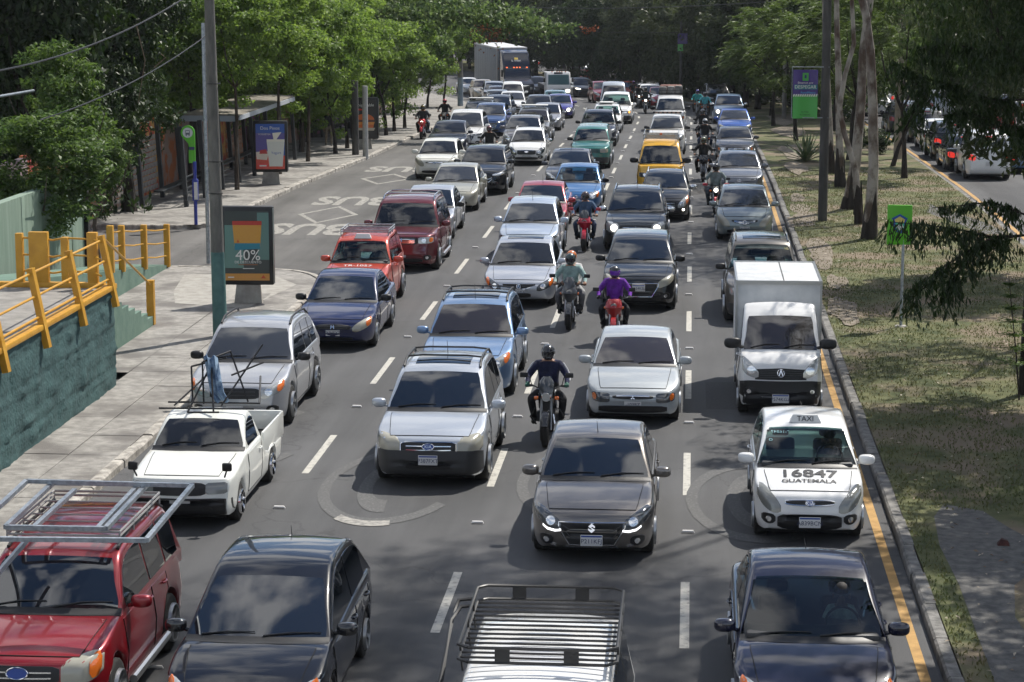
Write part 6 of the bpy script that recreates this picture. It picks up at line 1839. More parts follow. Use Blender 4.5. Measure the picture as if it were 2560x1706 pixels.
# pale green ribbed wall behind
XG = -16.3
g0, g1 = 40.0, (lambda d: d.y * XG / d.x)(ray(212, 620))
gw = empty('green_wall', (XG, g1, 0), 0, 'pale green boundary wall behind the footbridge ramp', 'wall')
MB().box(-.25, 0, g0 - g1, 0, 0, 2.7).build('wall_panel', M_GREEN, gw, smooth=False)
for y in np.arange(g0 - g1 + .3, -.1, 2.2): MB().rbox(-.01, .014, y - .12, y + .12, .05, 2.68, .006).build('rib', M_GREEN, gw)
MB().box(-.1, .12, -.02, .14, 0, 2.65).build('gate_post', M_VOID, gw, smooth=False)
qa, qb = pixY(-10, 243, 55), pixY(84, 227, 57.5)
o = MB(); o.tube([Vector((0, 0, 0)), qb - qa], .035, 8)
tag(o.build('fence_rail', M_GALV, None, loc=qa), 'galvanised fence rail at the left edge above the pale green wall', 'fence')
# ---- painted mural wall along the bus stop
MUR = [('grey_render', (.20, .15, .15, 1), (.32, .25, .25, 1)), ('red_mural', (.40, .06, .05, 1), (.50, .28, .08, 1)), ('white_brick_mural', (.09, .06, .05, 1), (.30, .25, .22, 1)), ('orange_mural', (.40, .12, .03, 1), (.30, .22, .18, 1)),
       ('pink_mural', (.34, .08, .14, 1), (.20, .07, .20, 1)), ('salmon_wall', (.30, .17, .12, 1), (.42, .27, .20, 1)), ('purple_mural', (.16, .08, .24, 1), (.42, .36, .34, 1)), ('tan_wall', (.32, .22, .16, 1), (.44, .34, .26, 1))]
mats_m = [noisy(n, a, b, scale=1.1, rough=.85, lo=.44, hi=.54, detail=3) for n, a, b in MUR]
wm = empty('mural_wall', (-19.3, 62, 0), 0, 'long boundary wall painted with murals behind the bus stop', 'wall')
order = [0, 1, 1, 3, 1, 3, 0, 1, 3, 4, 6, 5, 5, 4, 7, 6, 5, 7, 5, 5, 6, 7, 4, 7, 5, 6, 7, 0, 7, 6]
y = 60.0
for i in range(30):
    L_ = 4.0
    c = [W3(-19.3, yy) for yy in (y + .01, y + L_ - .01)]
    V = []
    for (x_, yy, g) in c:
        for (dx, z) in ((0, 0), (0, 2.7 + .06 * (i % 2)), (-.25, 2.7 + .06 * (i % 2)), (-.25, 0)): V.append((x_ + dx + 19.3, yy - 62, g + z))
    mesh_obj('mural_panel', V, [(0, 4, 5, 1), (1, 5, 6, 2), (2, 6, 7, 3), (3, 2, 1, 0), (4, 7, 6, 5)][0:1] + [(1, 5, 6, 2), (2, 6, 7, 3), (0, 1, 2, 3), (7, 6, 5, 4)], mats_m[order[i]], wm, smooth=False)
    y += L_
# painted bricks standing proud of the wall behind the shelter
BRK = MB().rbox(0, .03, -.21, .21, -.085, .085, .012).mesh('brick')
bmat = [noisy('brick_white', (.24, .21, .18, 1), (.38, .34, .30, 1), scale=6, rough=.85), noisy('brick_tan', (.26, .15, .10, 1), (.40, .27, .2, 1), scale=6, rough=.85)]
for (y0_, y1_, mt) in ((73.0, 79.5, 0), (92.0, 95.0, 1), (70.0, 73.0, 1)):
    for j in range(10):
        yy = y0_ + (.23 if j % 2 else 0)
        while yy < y1_:
            use_mesh('brick', BRK, bmat[mt], wm, (.0, yy - 62 + .21, .35 + j * .2 + ground(yy)), (random.uniform(-.02, .02), 0, 0)); yy += .46
# ---- bus shelters
def shelter(y0_, y1_, label, nb, ra=None, rb=None):
    r = empty('bus_shelter', (-17.0, y0_, ground(y0_) + .15), 0, label, 'bus shelter')
    g = lambda y: ground(y) - ground(y0_)
    Ls = y1_ - y0_
    M_SH = plain('shelter_steel', (.035, .04, .045, 1), .45, metal=.3)
    for i in range(nb):
        yy = Ls * i / (nb - 1)
        for x in (-.02, -1.55):
            m = MB(); bar(m, Vector((x, yy, g(y0_ + yy))), Vector((x - .16, yy, 2.72)), .16, .14); m.build('post', M_SH, r, smooth=False)
    rf = MB(); R0, R1 = (ra - y0_, rb - y0_) if ra else (-.5, Ls + .4)
    rows = [[(x, yy, 2.72 - .08 * ((x + .55) / 1.4) ** 2 + .02 * k) for x in np.linspace(-1.6, .6, 8)] for k, yy in enumerate(np.linspace(R0, R1, 3))]
    rf.add(*grid_patch(rows, (0, 0, -.09))); rf.build('roof', noisy('dusty_roof', (.15, .135, .115, 1), (.26, .235, .195, 1), scale=2, rough=.85), r)
    MB().box(.57, .64, R0, R1, 2.50, 2.66).build('roof_edge', plain('edge_grey', (.45, .48, .52, 1), .4), r, smooth=False)
    MB().box(-1.6, .56, R0 - .03, R0 + .05, 2.45, 2.66).build('fascia', plain('fascia_grey', (.26, .30, .34, 1), .5), r, smooth=False)
    for i in range(nb - 1):
        for z in (.45, .62, 1.0):
            MB().tube([(-.03, Ls * i / (nb - 1), z), (-.03, Ls * (i + .5) / (nb - 1), z)], .025, 6).build('guard_bar', M_SH, r) if i % 2 == 0 else None
    MB().rbox(-1.3, -.95, .6, Ls - .6, .42, .48, .02).build('bench', M_SH, r)
    return r
shelter(74.5, 95.5, 'long dark steel bus shelter with dusty flat roof', 8, 80.6, 92.0)
shelter(112.0, 124.0, 'farther bus shelter under the bright green trees', 5)
# ---- advertising panels
def ad_panel(px_, py_, label, art, w=1.28, h=1.92, yaw=0.0, foot=.45):
    P = pix(px_, py_, .15)
    r = empty('advertising_panel', P, yaw, label, 'advertising panel')
    MB().add([(-.34, -.10, 0), (.34, -.10, 0), (.34, .10, 0), (-.34, .10, 0), (-.28, -.08, foot + .02), (.28, -.08, foot + .02), (.28, .08, foot + .02), (-.28, .08, foot + .02)], [(0, 3, 2, 1), (0, 1, 5, 4), (1, 2, 6, 5), (2, 3, 7, 6), (3, 0, 4, 7)]).build('pedestal', M_CONCL, r, smooth=False)
    MB().rbox(-w / 2, w / 2, -.12, .12, foot, foot + h, .04).build('case', M_BLACK, r)
    MB().tube([(w / 2 + .01, -.1, foot + .05), (w / 2 + .01, -.1, foot + h - .05)], .02, 6).build('edge_strip', M_ALU, r)
    y = -.124; iw, ih = w * .84, h * .88
    k = [0]
    def rect(x0, x1, z0, z1, mat, name='poster_print'):
        k[0] += 1; yy = y - .002 * k[0]
        mesh_obj(name, [(-iw / 2 + x0 * iw, yy, foot + h * .06 + z0 * ih), (-iw / 2 + x1 * iw, yy, foot + h * .06 + z0 * ih), (-iw / 2 + x1 * iw, yy, foot + h * .06 + z1 * ih), (-iw / 2 + x0 * iw, yy, foot + h * .06 + z1 * ih)], [(0, 1, 2, 3)], mat, r, smooth=False)
    def poly(pts, mat, name='poster_print'):
        k[0] += 1; yy = y - .002 * k[0]
        mesh_obj(name, [(-iw / 2 + a * iw, yy, foot + h * .06 + b * ih) for a, b in pts], [tuple(range(len(pts)))], mat, r, smooth=False)
    def txt(t, x, z, size, mat, wid=None):
        k[0] += 1; yy = y - .002 * k[0]
        me = text_mesh(t, size)
        s = 1.0
        if wid:
            co = np.array([v.co[0] for v in me.vertices]); s = wid * iw / (co.max() - co.min())
        use_mesh('poster_lettering', me, mat, r, (-iw / 2 + x * iw, yy, foot + h * .06 + z * ih), (math.pi / 2, 0, 0), (s, s, s))
    art(rect, poly, txt)
    return r
def pr(n, r, g, b): return plain('print_' + n, srgb(r, g, b), .35, coat=.4)
WTX = pr('white', 220, 220, 215)
def art40(rect, poly, txt):
    rect(0, 1, 0, 1, pr('slate', 52, 60, 60)); rect(0, .42, .18, .80, pr('seagreen', 92, 130, 122)); rect(.74, 1, .30, .98, pr('seagreen2', 88, 122, 116))
    rect(0, 1, 0, .10, pr('ochre', 196, 138, 60)); poly([(.80, .03), (.92, .03), (.86, .08)], pr('brick', 190, 70, 40))
    poly([(.22, .48), (.80, .48), (.84, .84), (.18, .84)], pr('gold', 196, 142, 58)); poly([(.18, .80), (.84, .80), (.84, .86), (.18, .86)], pr('crimson', 176, 52, 44))
    poly([(.22, .44), (.80, .46), (.80, .54), (.22, .54)], pr('aqua', 40, 120, 140)); poly([(.27, .55), (.33, .55), (.30, .60)], pr('brick', 190, 70, 40))
    txt('40%', .52, .36, .42, WTX, .56); txt('DE DESCUENTO', .52, .265, .15, WTX, .60);
    rect(.30, .74, .225, .235, pr('rust', 150, 90, 50)); rect(.40, .66, .17, .18, WTX); rect(.06, .20, .04, .055, WTX)
def art_yog(rect, poly, txt):
    rect(0, 1, 0, 1, pr('violet', 86, 78, 150)); rect(0, 1, .80, 1, pr('azure', 40, 84, 170)); rect(0, 1, 0, .30, pr('tomato', 208, 66, 44)); poly([(.66, .30), (1, .30), (1, .62), (.7, .5)], pr('azure', 40, 84, 170))
    poly([(.02, .22), (.38, .20), (.46, .40), (.0, .38)], pr('bowl', 214, 200, 186)); poly([(.12, .34), (.40, .34), (.36, .44), (.14, .42)], pr('berry', 178, 40, 44))
    poly([(.46, .06), (.92, .06), (1.0, .62), (.38, .62)], pr('cup', 214, 216, 208)); poly([(.38, .61), (1.0, .61), (1.0, .66), (.38, .66)], pr('lid', 228, 226, 212)); poly([(.62, .66), (.72, .66), (.90, .82), (.58, .80)], pr('lid', 228, 226, 212))
    txt('Dos Pinos', .5, .905, .12, WTX, .66); txt('YOGURTEA', .30, .77, .12, WTX, .44); txt('Yogurt', .70, .36, .1, pr('azure', 40, 84, 170), .34); rect(.06, .40, .03, .12, pr('label', 224, 60, 60)); rect(.12, .36, .06, .09, WTX)
def art_burger(rect, poly, txt):
    rect(0, 1, 0, 1, pr('nearblack', 20, 20, 22)); n = 18
    poly([(.5 + .42 * math.cos(t), .46 + .16 * math.sin(t)) for t in np.linspace(0, math.pi, n)], pr('bun', 206, 104, 40)); poly([(.08, .40), (.92, .40), (.92, .46), (.08, .46)], pr('patty', 90, 44, 24)); poly([(.10, .33), (.90, .33), (.94, .40), (.06, .40)], pr('cheese', 220, 140, 50)); poly([(.12, .24), (.88, .24), (.90, .33), (.10, .33)], pr('bun', 206, 104, 40))
    poly([(.1, .18), (.9, .16), (.96, .24), (.05, .24)], pr('plate', 180, 170, 150)); txt('Inigualable', .55, .86, .13, WTX, .72); rect(.15, .5, .72, .76, pr('scarlet', 200, 40, 36))
ad_panel(622, 757, 'advertising panel with 40% discount poster by the concrete pole', art40, yaw=.06)
ad_panel(678, 460, 'advertising panel with blue and orange yogurt poster at the shelter', art_yog, yaw=.1)
ad_panel(912, 372, 'advertising panel with burger poster behind the lamp pole', art_burger, yaw=.12)
# ---- poles
M_POLE = noisy('concrete_pole', (.13, .125, .115, 1), (.24, .23, .21, 1), scale=5, rough=.9, bump=.2, stretch=(1, 1, .3))
M_POLED = noisy('dark_pole', (.05, .05, .048, 1), (.10, .095, .09, 1), scale=4, rough=.85, stretch=(1, 1, .2))
M_TEALP = noisy('teal_paint', (.05, .12, .115, 1), (.09, .18, .17, 1), scale=4, rough=.7)
def pole(px_, py_, h, r0, r1, label, mat, band=None, name='utility_pole', bh=1.6, hh=.14, lean=0):
    P = pix(px_, py_, hh)
    r = empty(name, P, 0, label, 'pole')
    MB().tube([(0, 0, -.1), (lean * .5, 0, h * .5), (lean, 0, h)], [r0, lerp(r0, r1, .5), r1], 14).build('shaft', mat, r)
    if band: MB().tube([(0, 0, 0), (lean * bh / h, 0, bh)], [r0 + .004, lerp(r0, r1, bh / h) + .004], 14, cap=False).build('painted_band', band, r)
    return r, P
rp_, PP = pole(551, 842, 11, .16, .085, 'tall concrete pole with teal foot in front of the 40% poster', noisy('weathered_pole', (.085, .085, .078, 1), (.165, .16, .145, 1), scale=5, rough=.9, bump=.2, stretch=(1, 1, .3)), M_TEALP, bh=1.9, lean=-.12)
for z in (3.2, 3.9, 5.6): MB().tube([(-.15 * math.cos(t) - .03, .15 * math.sin(t), z) for t in np.linspace(0, 2 * math.pi, 13)], .012, 5, cap=False).build('steel_band', M_BLACK, rp_)
r_, P_ = pole(521, 650, 6.55, .055, .05, 'thin galvanised pole just left of the concrete pole', M_GALV, name='metal_pole')
r_, P_ = pole(914, 392, 3.1, .13, .12, 'pale lamp pole standing on the whitewashed kerb', noisy('pale_pole', (.34, .34, .33, 1), (.46, .46, .45, 1), scale=4, rough=.7))
r_, P_ = pole(889, 388, 3.3, .16, .15, 'dark thick pole beside the pale lamp pole', M_POLED)
pole(1151, 266, 10, .2, .13, 'grey concrete pole with faded blue poster at its foot', M_POLE, noisy('blue_poster', (.16, .24, .32, 1), (.3, .34, .38, 1), scale=3), bh=2.0)
pole(2244, 397, 10, .19, .13, 'concrete pole standing in the lawn beside the opposite road', noisy('warm_pole', (.24, .20, .165, 1), (.36, .30, .25, 1), scale=4, rough=.85))
r_, P_ = pole(1960, 298, 9, .14, .1, 'slender concrete pole far along the median', M_POLE)
r_, P_ = pole(1885, 235, 9.5, .13, .1, 'pale street lamp pole among the far median trees', M_GALV)
MB().tube([(0, 0, 9.3), (-.6, -.2, 9.6), (-1.6, -.4, 9.6)], .04, 6).build('lamp_arm', M_GALV, r_)
MB().rbox(-2.2, -1.5, -.6, -.25, 9.52, 9.66, .05).build('lamp_head', M_GALV, r_)
# banner pole on the median
rb_, PB = pole(2056, 552, 9.5, .15, .125, 'dark concrete banner pole at the edge of the lawn', M_POLED)
kz = 1 / (FPX / (PB.y * math.cos(PITCH) + 4))
def bx_(px_): return pixY(px_, 240, PB.y - .1).x - PB.x
def bz_(py_): return pixY(2056, py_, PB.y - .1).z - PB.z
xl, xr, zt, zb_ = bx_(1982), bx_(2044), bz_(175), bz_(297)
for z in (bz_(168), bz_(295)): MB().tube([(.1, -.1, z), (xl - .03, -.1, z)], .018, 6).build('banner_arm', M_GALV, rb_)
MB().tube([(xl - .03, -.1, bz_(168)), (xl - .03, -.1, bz_(295))], .012, 6).build('banner_rod', M_GALV, rb_)
def ban(x0, x1, z0, z1, mat, o, name='banner_cloth'):
    rows = [[(x, -.1 - o + .02 * math.sin(x * 9) - .012, z) for x in np.linspace(x0, x1, 9)] for z in np.linspace(z0, z1, 3)]
    V, F = grid_patch(rows, (0, .004, 0)); return mesh_obj(name, V, F, mat, rb_)
zm = bz_(238)
ban(xl, xr, zm, zt, pr('purple', 66, 48, 124), 0); ban(xl, xr, zb_, zm - .002, pr('leafgreen', 74, 168, 76), 0)
wd = xr - xl
ban(xl + wd * .38, xl + wd * .62, zt - .16 - wd * .24, zt - .10, pr('leafgreen', 74, 168, 76), .012, 'banner_badge'); ban(xl + wd * .46, xl + wd * .54, zt - .27, zt - .16, pr('navyp', 40, 60, 110), .022, 'banner_badge')
for i in range(11):
    x0 = xl + wd * i / 11
    mesh_obj('banner_stripe', [(x0, -.145, zm - .05), (x0 + wd * .05, -.145, zm - .05), (x0 + wd * .085, -.145, zm + .03), (x0 + wd * .035, -.145, zm + .03)], [(0, 1, 2, 3)], WTX, rb_, smooth=False)
ban(xl + .04, xr - .02, zt - .62, zt - .47, pr('tealstripe', 40, 120, 130), .012, 'banner_badge')
def btxt(t, x, z, wid, mat, size=.1):
    me = text_mesh(t, size); co = np.array([v.co[0] for v in me.vertices]); s = wid / (co.max() - co.min())
    use_mesh('banner_lettering', me, mat, rb_, (x, -.155, z), (math.pi / 2, 0, 0), (s, s, s))
xc = (xl + xr) / 2
btxt('Estamos por', xc, zt - .41, wd * .62, WTX); btxt('DESPEGAR', xc, zt - .545, wd * .86, WTX); btxt('AeroMetro', xc + .08, zt - .72, wd * .6, pr('skyblue', 80, 170, 220)); btxt('RUTAS', xc, zb_ + .21, wd * .28, pr('darkgreen', 20, 70, 30)); btxt('ALTERNAS', xc, zb_ + .12, wd * .42, pr('darkgreen', 20, 70, 30))
# second banner far along the median
PB2 = pixY(1702, 200, 172); PB2.z = ground(172) + .14
r_ = empty('banner_pole', PB2, 0, 'far banner pole with purple and green banner among dark trees', 'pole')
MB().tube([(0, 0, 0), (0, 0, 9)], [.12, .09], 10).build('shaft', M_POLED, r_)
kz2 = 172 / 5650
for (x0, x1, y0_, y1_, mt) in ((1694, 1719, 84, 110, pr('purple', 66, 48, 124)), (1694, 1708, 111, 128, pr('leafgreen', 74, 168, 76))):
    a = pixY(x0, y1_, 171.8) - PB2; b = pixY(x1, y0_, 171.8) - PB2
    MB().box(a.x, b.x, -.21, -.19, a.z, b.z).build('banner_cloth', mt, r_, smooth=False)
# bus stop sign
PS = pix(490, 562, .15)
r_ = empty('bus_stop_sign', PS, 0, 'green bus stop sign with bus emblem on a blue post', 'sign')
M_BLP = plain('blue_post', (.03, .05, .30, 1), .35); M_GRS = plain('sign_green', srgb(86, 172, 40), .4)
MB().tube([(0, 0, 0), (0, 0, 2.0)], .055, 10).build('post', M_BLP, r_)
MB().rbox(-.09, .10, -.06, .06, .75, 1.45, .03).build('info_case', M_BLP, r_); MB().box(-.02, .09, -.068, -.061, .80, 1.35).build('info_sheet', WTX, r_, smooth=False)
n = 20; hd = [(-.22 + .21 * math.cos(t), 2.86 + .22 * math.sin(t)) for t in np.linspace(.0, math.pi * 1.25, n)]
sgn_ = [(.03, 1.95), (.03, 2.9)] + [(-.19 + .22 * math.cos(t), 2.9 + .23 * math.sin(t)) for t in np.linspace(0, math.pi * 1.18, n)] + [(-.17, 2.55), (-.17, 1.95)]
MB().prism(sgn_, -.03, .03).build('sign_board', M_GRS, r_, smooth=False)
MB().prism([(-.19 + .16 * math.cos(t), 2.9 + .16 * math.sin(t)) for t in np.linspace(0, 2 * math.pi, 24)[:-1]], -.036, -.031).build('emblem_disc', plain('pale_disc', (.55, .58, .58, 1), .5), r_, smooth=False)
m = MB().box(-.26, -.12, -.042, -.037, 2.84, 2.98); m.box(-.25, -.22, -.042, -.037, 2.80, 2.84); m.box(-.16, -.13, -.042, -.037, 2.80, 2.84); m.build('bus_emblem', plain('emblem_grey', (.10, .12, .14, 1), .5), r_, smooth=False)
MB().box(-.24, -.14, -.047, -.043, 2.90, 2.96).build('bus_emblem_window', plain('pale_disc', (.55, .58, .58, 1), .5), r_, smooth=False)
MB().box(-.165, .02, -.036, -.031, 2.36, 2.46).build('name_strip', pr('navystrip', 28, 38, 90), r_, smooth=False)
# green crest sign on the lawn
PC = pix(2252, 816, .14)
r_ = empty('park_sign', PC, 0, 'green park sign with shield emblem on a thin post in the lawn', 'sign')
kk = (PC.y * math.cos(PITCH) + 1.2) / FPX
def sx_(px_): return pixY(px_, 560, PC.y).x - PC.x
def sz_(py_): return pixY(2252, py_, PC.y).z - PC.z
MB().tube([(0, 0, 0), (0, 0, sz_(600))], .032, 8).build('post', M_GALV, r_)
MB().rbox(sx_(2218), sx_(2280), -.03, .03, sz_(612), sz_(513), .012).build('sign_board', plain('park_green', srgb(92, 178, 42), .45), r_)
def scr(pts, mat, o):
    mesh_obj('shield_emblem', [(sx_(a), -.034 - o, sz_(b)) for a, b in pts], [tuple(range(len(pts)))], mat, r_, smooth=False)
scr([(2228, 546), (2240, 540), (2249, 535), (2258, 540), (2269, 546), (2264, 556), (2264, 570), (2258, 580), (2250, 585), (2240, 578), (2234, 566), (2234, 555)], pr('shieldblue', 36, 84, 170), .004)
scr([(2236, 549), (2249, 541), (2262, 549), (2260, 556), (2238, 556)], pr('shieldgold', 214, 196, 110), .008)
scr([(2238, 557), (2260, 557), (2260, 569), (2250, 580), (2240, 572)], pr('shieldgreen', 80, 190, 150), .008)
scr([(2241, 568), (2246, 560), (2250, 566), (2254, 559), (2259, 568), (2250, 577)], WTX, .012)
MB().rbox(-.13, .13, -.12, .12, -.05, .02, .02).build('footing', M_CONCL, r_)
# overhead cables
def cable(a, b, sag, label, r=.012):
    a, b = Vector(a), Vector(b)
    pts = [a.lerp(b, t) - Vector((0, 0, sag * 4 * t * (1 - t))) for t in np.linspace(0, 1, 17)]
    tag(MB().tube([p - a for p in pts], r, 6).build('overhead_cable', M_BLACK, None, loc=a), label, 'cable')
top = PP + Vector((-.1, 0, 9.2))
cable(pixY(-30, 182, 42), pixY(470, -10, 52), .25, 'thick overhead cable crossing the dark tree at upper left', .018)
cable(pixY(100, 300, 45), pixY(512, 92, 56), .2, 'lower overhead cable running to the thin galvanised pole', .014)
cable(pixY(1100, 6, 150), pixY(1960, 2, 118), .4, 'thin overhead cable across the far end of the road', .02)
cable(pixY(1260, 60, 170), pixY(1900, 70, 165), .5, 'second thin cable against the far dark trees', .02)
# ================================================================== trees and plants
def leaf_mesh(name, C_, A_, N_, ln, wd, tone, fold=.25):
    """one mesh of diamond leaves: centres, long axes, normals, length, width, tone"""
    n = len(C_)
    A_ = A_ / (np.linalg.norm(A_, axis=1, keepdims=True) + 1e-9)
    B_ = np.cross(N_, A_); B_ /= (np.linalg.norm(B_, axis=1, keepdims=True) + 1e-9)
    N2 = np.cross(A_, B_)
    l = np.asarray(ln).reshape(-1, 1); w = np.asarray(wd).reshape(-1, 1)
    V = np.empty((n, 4, 3))
    V[:, 0] = C_ - A_ * l * .5
    V[:, 1] = C_ + B_ * w * .5 + N2 * w * fold
    V[:, 2] = C_ + A_ * l * .5 - N2 * l * .08
    V[:, 3] = C_ - B_ * w * .5 + N2 * w * fold
    me = bpy.data.meshes.new(name)
    me.vertices.add(n * 4); me.loops.add(n * 4); me.polygons.add(n)
    me.vertices.foreach_set('co', V.reshape(-1).astype(np.float32))
    me.loops.foreach_set('vertex_index', np.arange(n * 4, dtype=np.int32))
    me.polygons.foreach_set('loop_start', np.arange(0, n * 4, 4, dtype=np.int32))
    at = me.attributes.new('tone', 'FLOAT', 'POINT')
    at.data.foreach_set('value', np.repeat(np.clip(tone, 0, 1), 4).astype(np.float32))
    me.update(calc_edges=True)
    return me
def unit(n):
    v = RNG.normal(size=(n, 3)); return v / np.linalg.norm(v, axis=1, keepdims=True)
def crown_mesh(name, r=(3, 3, 3), ncl=90, per=130, cr=.55, ln=.16, wd=.075, kind='broad', inner=.35, lump=.25):
    """crown of leaf clumps spread through an uneven ellipsoid, centred on the origin"""
    d = unit(ncl)
    rad = (RNG.uniform(inner ** 3, 1, ncl)) ** (1 / 3)
    lob = 1 + lump * np.sin(d[:, 0] * 3.1 + 1.3) * np.cos(d[:, 1] * 2.7 + .4) + lump * .8 * np.sin(d[:, 2] * 4.2 + d[:, 0] * 2)
    cc = d * (rad * lob).reshape(-1, 1) * np.array(r)
    tot = ncl * per
    ci = np.repeat(np.arange(ncl), per)
    crr = RNG.uniform(.6, 1.35, ncl)[ci].reshape(-1, 1) * cr
    off = unit(tot) * (RNG.uniform(0, 1, (tot, 1)) ** .45) * crr
    off[:, 2] *= .7
    tone = np.clip(RNG.normal(.5, .16, ncl)[ci] + RNG.normal(0, .17, tot), 0, 1)
    if kind == 'droop':
        # leaves strung along hanging twigs
        tw = tot // 14
        base = np.repeat(cc[RNG.integers(0, ncl, tw)] + unit(tw) * cr, 14, axis=0)[:tot]
        k = np.tile(np.linspace(0, 1, 14), tw)[:tot].reshape(-1, 1)
        hd = np.repeat(unit(tw), 14, axis=0)[:tot]
        C_ = base + hd * k * .35 + np.array([0, 0, -1]) * k * k * .7 + RNG.normal(0, .05, (len(base), 3))
        A_ = np.array([0, 0, -1.0]) + RNG.normal(0, .38, (len(C_), 3))
        N_ = unit(len(C_)); N_[:, 2] *= .3
        tone = tone[:len(C_)]
    elif kind == 'frond':
        nf = tot // 16
        fi = RNG.integers(0, ncl, nf)
        fb = cc[fi] + unit(nf) * cr * .5
        out = cc[fi] / (np.linalg.norm(cc[fi], axis=1, keepdims=True) + 1e-6)
        fd = out * .8 + unit(nf) * .7; fd[:, 2] = fd[:, 2] * .5 + .1; fd /= np.linalg.norm(fd, axis=1, keepdims=True)
        sd = np.cross(fd, np.array([0, 0, 1.0])); sd /= (np.linalg.norm(sd, axis=1, keepdims=True) + 1e-6)
        k = np.tile(np.repeat(np.linspace(.1, 1, 8), 2), nf).reshape(-1, 1)
        sgn = np.tile(np.array([-1, 1]), 8 * nf).reshape(-1, 1)
        FB, FD, SD = (np.repeat(q, 16, axis=0) for q in (fb, fd, sd))
        C_ = FB + FD * k * .55 + SD * sgn * .09 * (1.2 - k) - np.array([0, 0, .25]) * k * k
        A_ = SD * sgn + FD * .5
        N_ = np.tile(np.array([[0, 0, 1.0]]), (len(C_), 1)) + RNG.normal(0, .25, (len(C_), 3))
        tone = np.clip(np.repeat(RNG.normal(.5, .2, nf), 16) + RNG.normal(0, .08, len(C_)), 0, 1)
    else:
        C_ = cc[ci] + off
        outw = C_ / (np.linalg.norm(C_, axis=1, keepdims=True) + 1e-6)
        N_ = outw * .6 + np.array([0, 0, .7]) + RNG.normal(0, .55, (tot, 3))
        A_ = RNG.normal(0, 1, (tot, 3)) + np.array([0, 0, -.5]) + outw * .6
    m = len(C_)
    return leaf_mesh(name, C_, A_, N_, ln * RNG.uniform(.7, 1.3, m), wd * RNG.uniform(.7, 1.3, m), tone)
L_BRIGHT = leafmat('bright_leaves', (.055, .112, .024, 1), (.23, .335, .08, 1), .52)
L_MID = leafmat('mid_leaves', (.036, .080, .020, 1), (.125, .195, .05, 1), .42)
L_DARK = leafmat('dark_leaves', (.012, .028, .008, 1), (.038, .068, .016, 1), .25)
L_FAR = leafmat('dull_green_leaves', (.028, .042, .018, 1), (.085, .105, .046, 1), .35)  # leaf colour lifted to stand in for distance haze on far trees
L_OLIVE = leafmat('olive_leaves', (.026, .040, .016, 1), (.075, .095, .038, 1), .3)
L_FERN = leafmat('feathery_leaves', (.034, .066, .014, 1), (.10, .15, .036, 1), .38)
L_VINE = leafmat('vine_leaves', (.05, .10, .03, 1), (.16, .22, .08, 1), .4)
L_RUST = leafmat('rust_leaves', (.15, .05, .02, 1), (.32, .13, .06, 1), .35)
CR = {
 'bright': [crown_mesh('crown', (2.7, 2.7, 2.4), 165, 115, .46, .17, .085, lump=.42) for _ in range(3)],
 'big': [crown_mesh('crown', (4.2, 4.2, 3.6), 230, 105, .7, .24, .12, lump=.42) for _ in range(2)],
 'dark': [crown_mesh('crown', (3.1, 3.1, 3.1), 165, 95, .72, .26, .11, lump=.35) for _ in range(3)],
 'droop': [crown_mesh('crown', (2.8, 2.8, 2.2), 90, 150, .6, .17, .035, 'droop') for _ in range(2)],
 'fern': [crown_mesh('crown', (2.6, 2.6, 2.0), 80, 160, .5, .20, .05, 'frond') for _ in range(2)],
 'bush': [crown_mesh('crown', (1.3, 1.3, 1.9), 110, 90, .36, .15, .06, inner=.2)],
}
M_BARK = noisy('brown_bark', (.035, .026, .02, 1), (.10, .08, .062, 1), scale=6, rough=.95, bump=.6, stretch=(1, 1, .25))
M_BARKD = noisy('dark_bark', (.014, .011, .009, 1), (.045, .036, .03, 1), scale=6, rough=.95, bump=.5, stretch=(1, 1, .25))
M_EUC = noisy('mottled_pale_bark', (.09, .065, .048, 1), (.34, .31, .27, 1), scale=2.4, rough=.8, bump=.3, lo=.40, hi=.54, stretch=(1, 1, .6), c3=(.085, .055, .04, 1), scale3=1.1)
def tree(loc, h, r0, kind, label, mat, cz, cs=(1, 1, 1), bark=M_BARK, group=None, lean=(0, 0), limbs=4, name='tree', rot=None, trunk_pts=None, crown_off=(0, 0)):
    r = empty(name, loc, 0, label, 'tree', group)
    pts = trunk_pts or [(0, 0, -.2), (lean[0] * .2 + random.uniform(-.06, .06), lean[1] * .2, h * .3), (lean[0] * .55 + random.uniform(-.1, .1), lean[1] * .55, h * .65), (lean[0], lean[1], h)]
    m = MB(); n = len(pts)
    m.tube(pts, [r0 * 1.35] + [r0 * lerp(1, .6, i / (n - 1)) for i in range(1, n)], 9)
    top = Vector(pts[-1])
    for i in range(limbs):
        a = 2 * math.pi * i / max(1, limbs) + random.uniform(-.5, .5)
        e = top + Vector((math.cos(a) * cs[0] * 1.5, math.sin(a) * cs[1] * 1.5, (cz - h) * random.uniform(.6, 1.2)))
        mid = top.lerp(e, .5) + Vector((math.cos(a) * .2, math.sin(a) * .2, -.1))
        m.tube([top - Vector((0, 0, .15)), mid, e], [r0 * .5, r0 * .33, r0 * .12], 6)
    m.build('trunk', bark, r)
    if kind:
        me = random.choice(CR[kind])
        use_mesh('crown', me, mat, r, (top.x + crown_off[0], top.y + crown_off[1], cz), (0, 0, random.uniform(0, 6.28) if rot is None else rot), cs)
    return r
random.seed(21)
def at(x, y, h=0.0): return W3(x, y, h)
